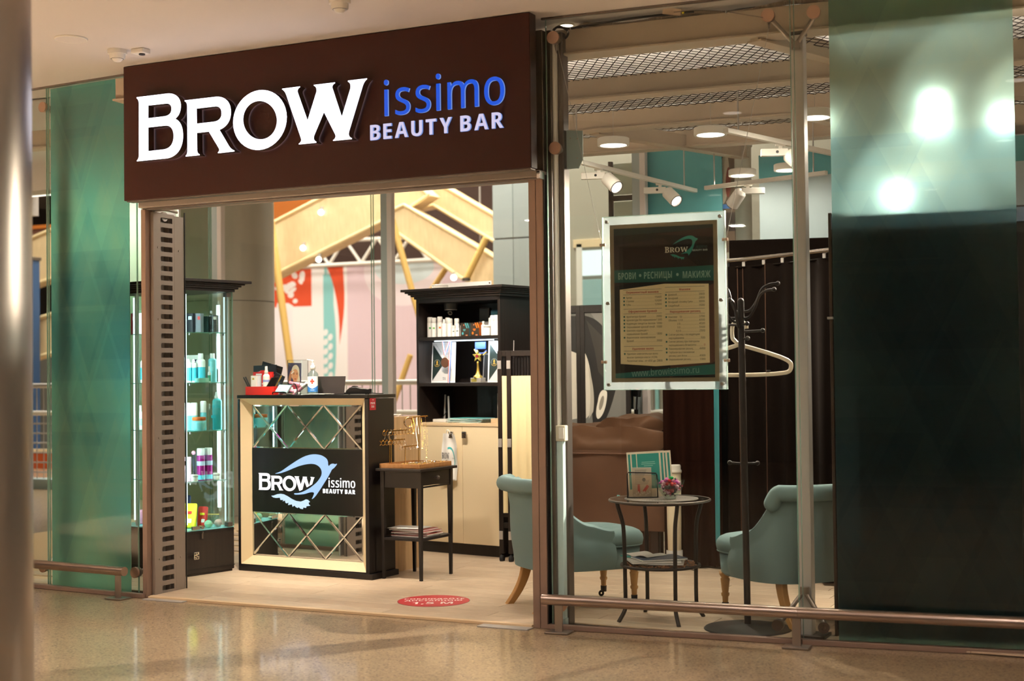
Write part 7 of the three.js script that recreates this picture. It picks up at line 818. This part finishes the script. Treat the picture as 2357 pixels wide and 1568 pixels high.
// ---------------------------------------------------------------- atrium and what lies behind the shop
{
  const shell = (name, label, cat, pos) => thing(name, label, cat, pos);
  // round column and clad column behind the rear glass
  const c1 = thing('atrium_column', 'thick grey clad round column behind the rear glass, above the counter', 'column', [-4.2, 0, -4.62]); part(c1, 'shaft', uvm(at(cyl(0.47, 7.4, 0.47, 64), 0, 3.7, 0)), std('#c8c0b6', 0.42, 0.15)); part(c1, 'joint_ring', at(cyl(0.472, 0.006, 0.472, 64), 0, 2.1, 0), mats.steelDark);
  const c2 = thing('clad_pillar', 'pale blue grey panelled pillar right of the wooden arches', 'pillar', [-2.35, 0.135, -7.6]); for (let k = 0; k < 7; k++) { part(c2, 'panel', boxAt(-0.31, -0.056, k * 1.1 - 0.545 + 0.006, k * 1.1 + 0.545, -0.2, 0.1, 0.004), std('#c9dadd', 0.55)); part(c2, 'panel', boxAt(-0.05, 0.34, k * 1.1 - 0.545 + 0.006, k * 1.1 + 0.545, -0.2, 0.1, 0.004), std('#c4d5d8', 0.55)); } part(c2, 'core', boxAt(-0.3, 0.33, -0.135, 7.4, -0.19, 0.08, 0), mats.steelDark);
  // hoarding with printed pattern
  const hd = tex(1024, 768, (g, w, h) => { g.fillStyle = '#f6f2f2'; g.fillRect(0, 0, w, h); g.fillStyle = '#f4ebee'; g.fillRect(0, 0, 330, h); g.fillStyle = '#e4cdd8'; g.fillRect(545, 0, w, h); const gr = (x, c) => { g.fillStyle = c; }; g.fillStyle = '#e2552f'; g.fillRect(110, 6, 296, 142); g.fillStyle = '#f7f1ee'; seed = 55; for (let k = 0; k < 34; k++) { g.beginPath(); g.ellipse(120 + rnd() * 280, rnd() * 150, rr(7, 13), rr(10, 19), rr(0, 3), 0, 7); g.fill(); } g.save(); g.translate(82, 0); g.fillStyle = '#8fd0d0'; g.beginPath(); g.moveTo(385, 0); g.bezierCurveTo(430, 200, 430, 400, 385, 560); g.bezierCurveTo(415, 400, 402, 200, 385, 0); g.lineTo(375, 0); g.lineTo(375, 560); g.fill(); g.fillStyle = '#8fd0d0'; g.fillRect(370, 30, 40, 480); g.fillStyle = '#f6f2f2'; for (let k = 0; k < 16; k++) { g.beginPath(); g.ellipse(378 + (k % 2) * 18, 250 + k * 18, 9, 13, 0.3, 0, 7); g.fill(); } g.fillStyle = '#e2552f'; g.beginPath(); g.moveTo(384, 0); g.lineTo(448, 0); g.lineTo(452, 90); g.bezierCurveTo(455, 180, 440, 240, 432, 300); g.bezierCurveTo(436, 180, 420, 80, 384, 0); g.fill(); g.restore(); g.fillStyle = '#efe3ea'; g.beginPath(); g.ellipse(760, 30, 150, 130, 0, 0, 7); g.fill(); g.fillStyle = '#d7e6ec'; g.beginPath(); g.ellipse(760, 20, 110, 60, 0, 0, 7); g.fill(); });
  const ho = thing('printed_hoarding', 'white and lilac hoarding with orange spots and a teal curve across the atrium', 'hoarding', [-10.3, 1.5, -16]); part(ho, 'print', new THREE.BoxGeometry(6.0, 3.9, 0.08), [mats.paper, mats.paper, mats.paper, mats.paper, std('#ffffff', 0.75, 0, { map: hd }), mats.paper]); part(ho, 'top_trim', box(6.02, 0.05, 0.14), mats.white, [0, 1.96, 0]);
  const dk = thing('upper_gallery', 'dark brown gallery ceiling band behind the wooden arches', 'gallery', [-9, 0, -19]); part(dk, 'fascia', boxAt(-9, 9, 3.5, 7.4, -0.2, 0.2, 0), std('#4a352d', 0.8)); part(dk, 'soffit', boxAt(-9, 9, 3.42, 3.5, -4, 0.2, 0), std('#3a2a24', 0.8)); part(dk, 'back_wall', boxAt(-9, 9, -0.0, 3.42, -3.6, -3.4, 0), std('#5c5450', 0.8));
  const or = thing('orange_soffit', 'slanted orange painted panel high above the wooden arches', 'panel', [-10.2, 4.75, -15.6]); part(or, 'panel', box(3.4, 1.1, 0.12, 0.01), std('#d9813a', 0.7), [0, 0.05, 0], [0.5, 0, -0.05]); part(or, 'trim', box(3.4, 0.05, 0.14, 0.01), std('#8a4a24', 0.7), [0, -0.52, -0.28]);
  // white space truss
  const tr = thing('truss', 'white steel truss girder above the hoarding', 'truss', [-10.2, 3.45, -15.7]); part(tr, 'chord', rod([-2.4, 0, 0], [2.6, 0, 0], 0.035), mats.white); part(tr, 'chord', rod([-2.4, 0.5, 0], [2.2, 0.42, 0], 0.035), mats.white); for (let k = 0; k < 13; k++) part(tr, 'web', rod([-2.3 + k * 0.36, k % 2 ? 0.47 : 0.0, 0], [-2.3 + (k + 1) * 0.36, k % 2 ? 0.0 : 0.47, 0], 0.03), mats.white);
  // plywood arches: flat ribbons of wood crossing in the atrium
  const band = (label, z, polys, depth, edge) => { const t = thing('wooden_arch', label, 'wooden arch', [0, 0, z]); polys.forEach((p) => { part(t, 'board', extr(shapeOf(p), depth, 0.004), mats.ply, [0, 0, -depth]); if (edge) part(t, 'edge_strip', M(p.map((q, i) => rod([...q, 0.01], [...p[(i + 1) % p.length], 0.01], 0.03, 6))), std('#efd9a8', 0.5)); }); return t; };
  band('broad plywood ribbon rising to the right above the hoarding', -12, [[[-9.6, 2.75], [-6.8, 3.78], [-6.38, 3.93], [-6.05, 4.1], [-6.72, 4.72], [-7.93, 4.22], [-9.6, 3.6]]], 0.35, true);
  band('lower plywood ribbon falling to the right towards the clad pillar', -11.8, [[[-6.72, 3.83], [-6.37, 3.95], [-4.7, 3.0], [-4.7, 2.45], [-5.4, 2.8], [-6.6, 3.6]]], 0.3, true);
  band('upper plywood ribbon falling behind the clad pillar', -12.6, [[[-6.9, 4.1], [-6.3, 4.42], [-4.9, 3.6], [-4.9, 3.2], [-6.3, 4.02], [-6.8, 3.95]]], 0.3, true); { const t = scene.children[scene.children.length - 1]; part(t, 'hanger', M(rod([-6.3, 4.3, -0.15], [-6.3, 7.6, -0.15], 0.015), rod([-5.2, 3.6, -0.15], [-5.2, 7.6, -0.15], 0.015)), mats.alu); }
  band('high broad plywood sheet under the sign on the right', -13.5, [[[-8.6, 4.8], [-7.2, 4.45], [-5.4, 5.2], [-5.3, 4.1], [-5.0, 3.9], [-4.6, 6.4], [-8.6, 6.4]]], 0.3, false);
  band('plywood ribbon rising left of the counter towards the left pane', -10.5, [[[-14.5, 3.2], [-12.2, 3.8], [-9.6, 4.7], [-9.6, 3.9], [-12.2, 3.0], [-14.5, 2.5]]], 0.3, true);
  band('low plywood ribbon seen through the left pane above the railing', -9.6, [[[-13.5, 1.9], [-11.4, 2.35], [-10.4, 2.65], [-10.4, 1.55], [-11.4, 1.75], [-13.5, 1.3]]], 0.25, true);
  const post = (label, a, b, r) => { const t = thing('wooden_strut', label, 'wooden strut'); part(t, 'strut', rod(a, b, r, 4), std('#d8b266', 0.5)); part(t, 'shoe', at(cyl(r * 1.2, 0.05, r * 1.2, 8), ...b), mats.steelDark); };
  post('yellow wooden strut leaning across the hoarding', [-8.75, 4.5, -11.5], [-8.05, 0.0, -11.5], 0.07); post('yellow wooden strut under the meeting point of the ribbons', [-6.35, 3.7, -11.4], [-5.55, 1.1, -11.4], 0.055); post('yellow wooden strut near the clad pillar', [-4.86, 3.35, -11.6], [-5.2, 2.75, -11.6], 0.055); post('short yellow wooden prop above the counter terminal', [-6.05, 1.65, -11.4], [-6.75, 0.0, -11.4], 0.05); post('dark strut crossing behind the ribbons', [-5.9, 3.1, -12.4], [-6.3, 2.6, -12.4], 0.05);
  { const t = thing('bright_window', 'bright slanted roof window between the plywood ribbons', 'window', [-5.55, 2.75, -13.5]); part(t, 'window_pane', at(box(1.1, 0.24, 0.05, 0.01), 0, 0, 0, 0, 0, -0.55), glow('#dff3ee', 1.3)); part(t, 'hanger', M(rod([-0.4, 0.4, 0], [-0.4, 4.9, 0], 0.012), rod([0.4, -0.1, 0], [0.4, 4.9, 0], 0.012)), mats.alu); part(t, 'window_frame', at(box(1.2, 0.04, 0.08, 0.01), 0.08, 0.15, 0, 0, 0, -0.55), mats.ply); }
  for (const [k, p] of [[0, [-8.0, 3.95, -11.96]], [1, [-9.0, 3.55, -11.96]], [2, [-8.35, 3.4, -11.96]], [3, [-8.05, 3.2, -11.96]], [4, [-5.5, 2.8, -11.76]], [5, [-8.6, 2.8, -15.94]], [6, [-9.0, 3.45, -15.64]]].entries()) { const t = thing('small_spot', ['tiny bright lamp on the broad plywood ribbon, upper right', 'tiny bright lamp beside the grey round column', 'tiny bright lamp in the middle of the broad ribbon', 'tiny bright lamp at the lower edge of the broad ribbon', 'tiny warm lamp below the lower plywood ribbon', 'round bright lamp above the lilac hoarding', 'small bright lamp beside the white truss'][k], 'lamp', p[1]); part(t, 'lamp_bulb', new THREE.SphereGeometry(0.045, 14, 10), glow('#fffdf4', 4)); part(t, 'lamp_holder', at(cyl(0.03, 0.06), 0, 0.06, -0.03), mats.alu); }
  // gallery railing
  const rail = (label, a, b) => { const t = thing('gallery_railing', label, 'railing'); const d = V3(b).sub(V3(a)), L = d.length(), n = d.clone().normalize(), Q = (s, y) => [a[0] + n.x * s, y, a[2] + n.z * s]; part(t, 'handrail', rod(Q(0, 1.27), Q(L, 1.27), 0.03), mats.alu); part(t, 'mid_rail', rod(Q(0, 0.93), Q(L, 0.93), 0.03), mats.white); for (let k = 0; k < 6; k++) part(t, 'wire', rod(Q(0, 0.2 + k * 0.12), Q(L, 0.2 + k * 0.12), 0.01, 6), mats.alu); for (let s = 0; s < L; s += 0.1) part(t, s % 1.5 < 0.1 ? 'post' : 'bar', rod(Q(s, 0.1), Q(s, 1.27), s % 1.5 < 0.1 ? 0.025 : 0.006, 6), mats.alu); part(t, 'kerb', (() => { const g = box(L, 0.12, 0.25); return at(g, 0, 0.06, 0, 0, -Math.atan2(n.z, n.x)); })(), mats.bluegrey, [(a[0] + b[0]) / 2, 0, (a[2] + b[2]) / 2]); };
  rail('steel bar railing of the gallery behind the left pane', [-11.5, 0, -5.9], [-5.2, 0, -6.7]); rail('steel bar railing of the gallery behind the counter', [-5.2, 0, -6.7], [1.5, 0, -7.4]);
  { const t = thing('blue_column', 'slim dark blue column behind the left pane', 'column', [-11.6, 0, -9.4]); part(t, 'shaft', at(box(0.16, 3.2, 0.16), 0, 1.6, 0), std('#2f4f78', 0.5)); part(t, 'cap', at(box(0.2, 0.05, 0.2), 0, 3.2, 0), mats.steelDark); const s = thing('shop_signboard', 'pale lit shop sign board behind the left pane', 'sign', [-12.2, 2.75, -11.8]); part(s, 'sign_box', box(1.3, 0.9, 0.1, 0.01), mats.white); part(s, 'lit_face', box(1.2, 0.6, 0.02, 0), glow('#dff0ee', 0.9), [0, 0.1, 0.06]); const w = thing('grey_wall_panel', 'grey storefront wall below the lit sign behind the left pane', 'panel', [-12.4, 1.1, -12.2]); part(w, 'panel', box(4, 2.2, 0.1), std('#8d9290', 0.7)); part(w, 'trim', box(4, 0.08, 0.14), mats.alu, [0, 1.1, 0]); const o = thing('orange_screen', 'low orange panel behind the left railing', 'panel', [-12.0, 0.13, -9.2]); part(o, 'panel', box(3.2, 0.26, 0.06), std('#c55a2a', 0.6)); part(o, 'trim', box(3.2, 0.04, 0.08), mats.cream, [0, 0.14, 0]); const bc = thing('brown_soffit', 'brown gallery soffit with small lights behind the left pane', 'panel', [-12.6, 3.55, -12]); part(bc, 'panel', box(4.5, 0.8, 1.2), std('#6a4334', 0.8)); part(bc, 'trim', box(4.5, 0.06, 1.24), std('#c9762f', 0.7), [0, 0.42, 0]); }
  // shops seen behind the right glass
  const sw = thing('far_storefront', 'pale far storefront with bright windows seen left of the price board', 'storefront', [-2.0, 0, -9.2]); part(sw, 'wall', boxAt(-1.2, 4.6, 0, 4.8, -0.15, 0, 0), std('#a8a394', 0.8)); const fx = (nm, x0, x1, y0, y1, m) => part(sw, nm, boxAt(x0, x1, y0, y1, 0, 0.03, 0.004), m); fx('window_pane', -0.28, 0.15, 2.55, 2.86, glow('#f2fbf6', 1.1)); fx('window_pane', -0.28, 0.15, 2.0, 2.5, std('#9fc7c9', 0.3)); fx('window_frame', -0.36, -0.28, 1.3, 2.95, mats.white); fx('window_frame', -0.4, 0.5, 2.9, 3.0, mats.cream); fx('counter_front', -0.4, 0.7, 0.6, 1.6, std('#8fc5c6', 0.6)); fx('window_pane', 0.2, 0.62, 0.7, 2.4, std('#cfe6e4', 0.4));
  const ds = thing('wall_pictures', 'dark frame holding pale square pictures high behind the left spot', 'picture frame', [0.53, 2.76, -3.72]); part(ds, 'frame', M(boxAt(-0.2, -0.17, -0.26, 0.3, -0.02, 0.02, 0.002), boxAt(-0.2, 0.2, -0.02, 0.02, -0.02, 0.02, 0.002), boxAt(-0.2, 0.2, -0.28, -0.24, -0.02, 0.02, 0.002), boxAt(0.17, 0.2, -0.26, 0.3, -0.02, 0.02, 0.002)), std('#4a3a30', 0.5)); part(ds, 'picture', boxAt(-0.16, 0.17, 0.03, 0.28, -0.015, 0.0, 0), std('#cfd2c2', 0.5)); part(ds, 'picture', boxAt(-0.16, 0.17, -0.23, -0.03, -0.015, 0.0, 0), std('#cfd2c2', 0.5));
  // unseen skylights over the atrium (out of the frame, placed to light what stands behind the shop)
  for (const [i, [x, z]] of [[-10, -8], [-6, -12], [-11, -14], [-2.4, -7.3]].entries()) { const t = thing('unseen_skylight', 'large square skylight out of view over the atrium, placed to light what stands below', 'skylight', [x, 7.58, z], 0, 'unseen skylights in the atrium ceiling'); part(t, 'window_pane', box(3.2, 0.02, 3.2, 0), glow('#ffffff', 1.5)); part(t, 'window_frame', M(boxAt(-1.7, 1.7, -0.05, 0.02, -1.7, -1.6, 0), boxAt(-1.7, 1.7, -0.05, 0.02, 1.6, 1.7, 0), boxAt(-1.7, -1.6, -0.05, 0.02, -1.6, 1.6, 0), boxAt(1.6, 1.7, -0.05, 0.02, -1.6, 1.6, 0)), mats.white); areaLight(x, 7.5, z, 3.2, 3.2, [x, 0, z], DAY, LEVEL.atrium); }
}
{
  const m = thing('rear_panel', 'pale mint panel at the back, seen between the left teal film and the slotted jamb', 'panel', [-4.72, 1.7, -3.6]); part(m, 'board', box(1.5, 3.0, 0.02), std('#b7dcc6', 0.6)); part(m, 'edge_trim', box(0.012, 3.0, 0.03), mats.alu, [0.756, 0, 0]);
}
scene.traverse((o) => { if (o.isMesh) { o.castShadow = true; o.receiveShadow = true; } if (o.isSpotLight) o.castShadow = true; });
renderer.render(scene, camera);
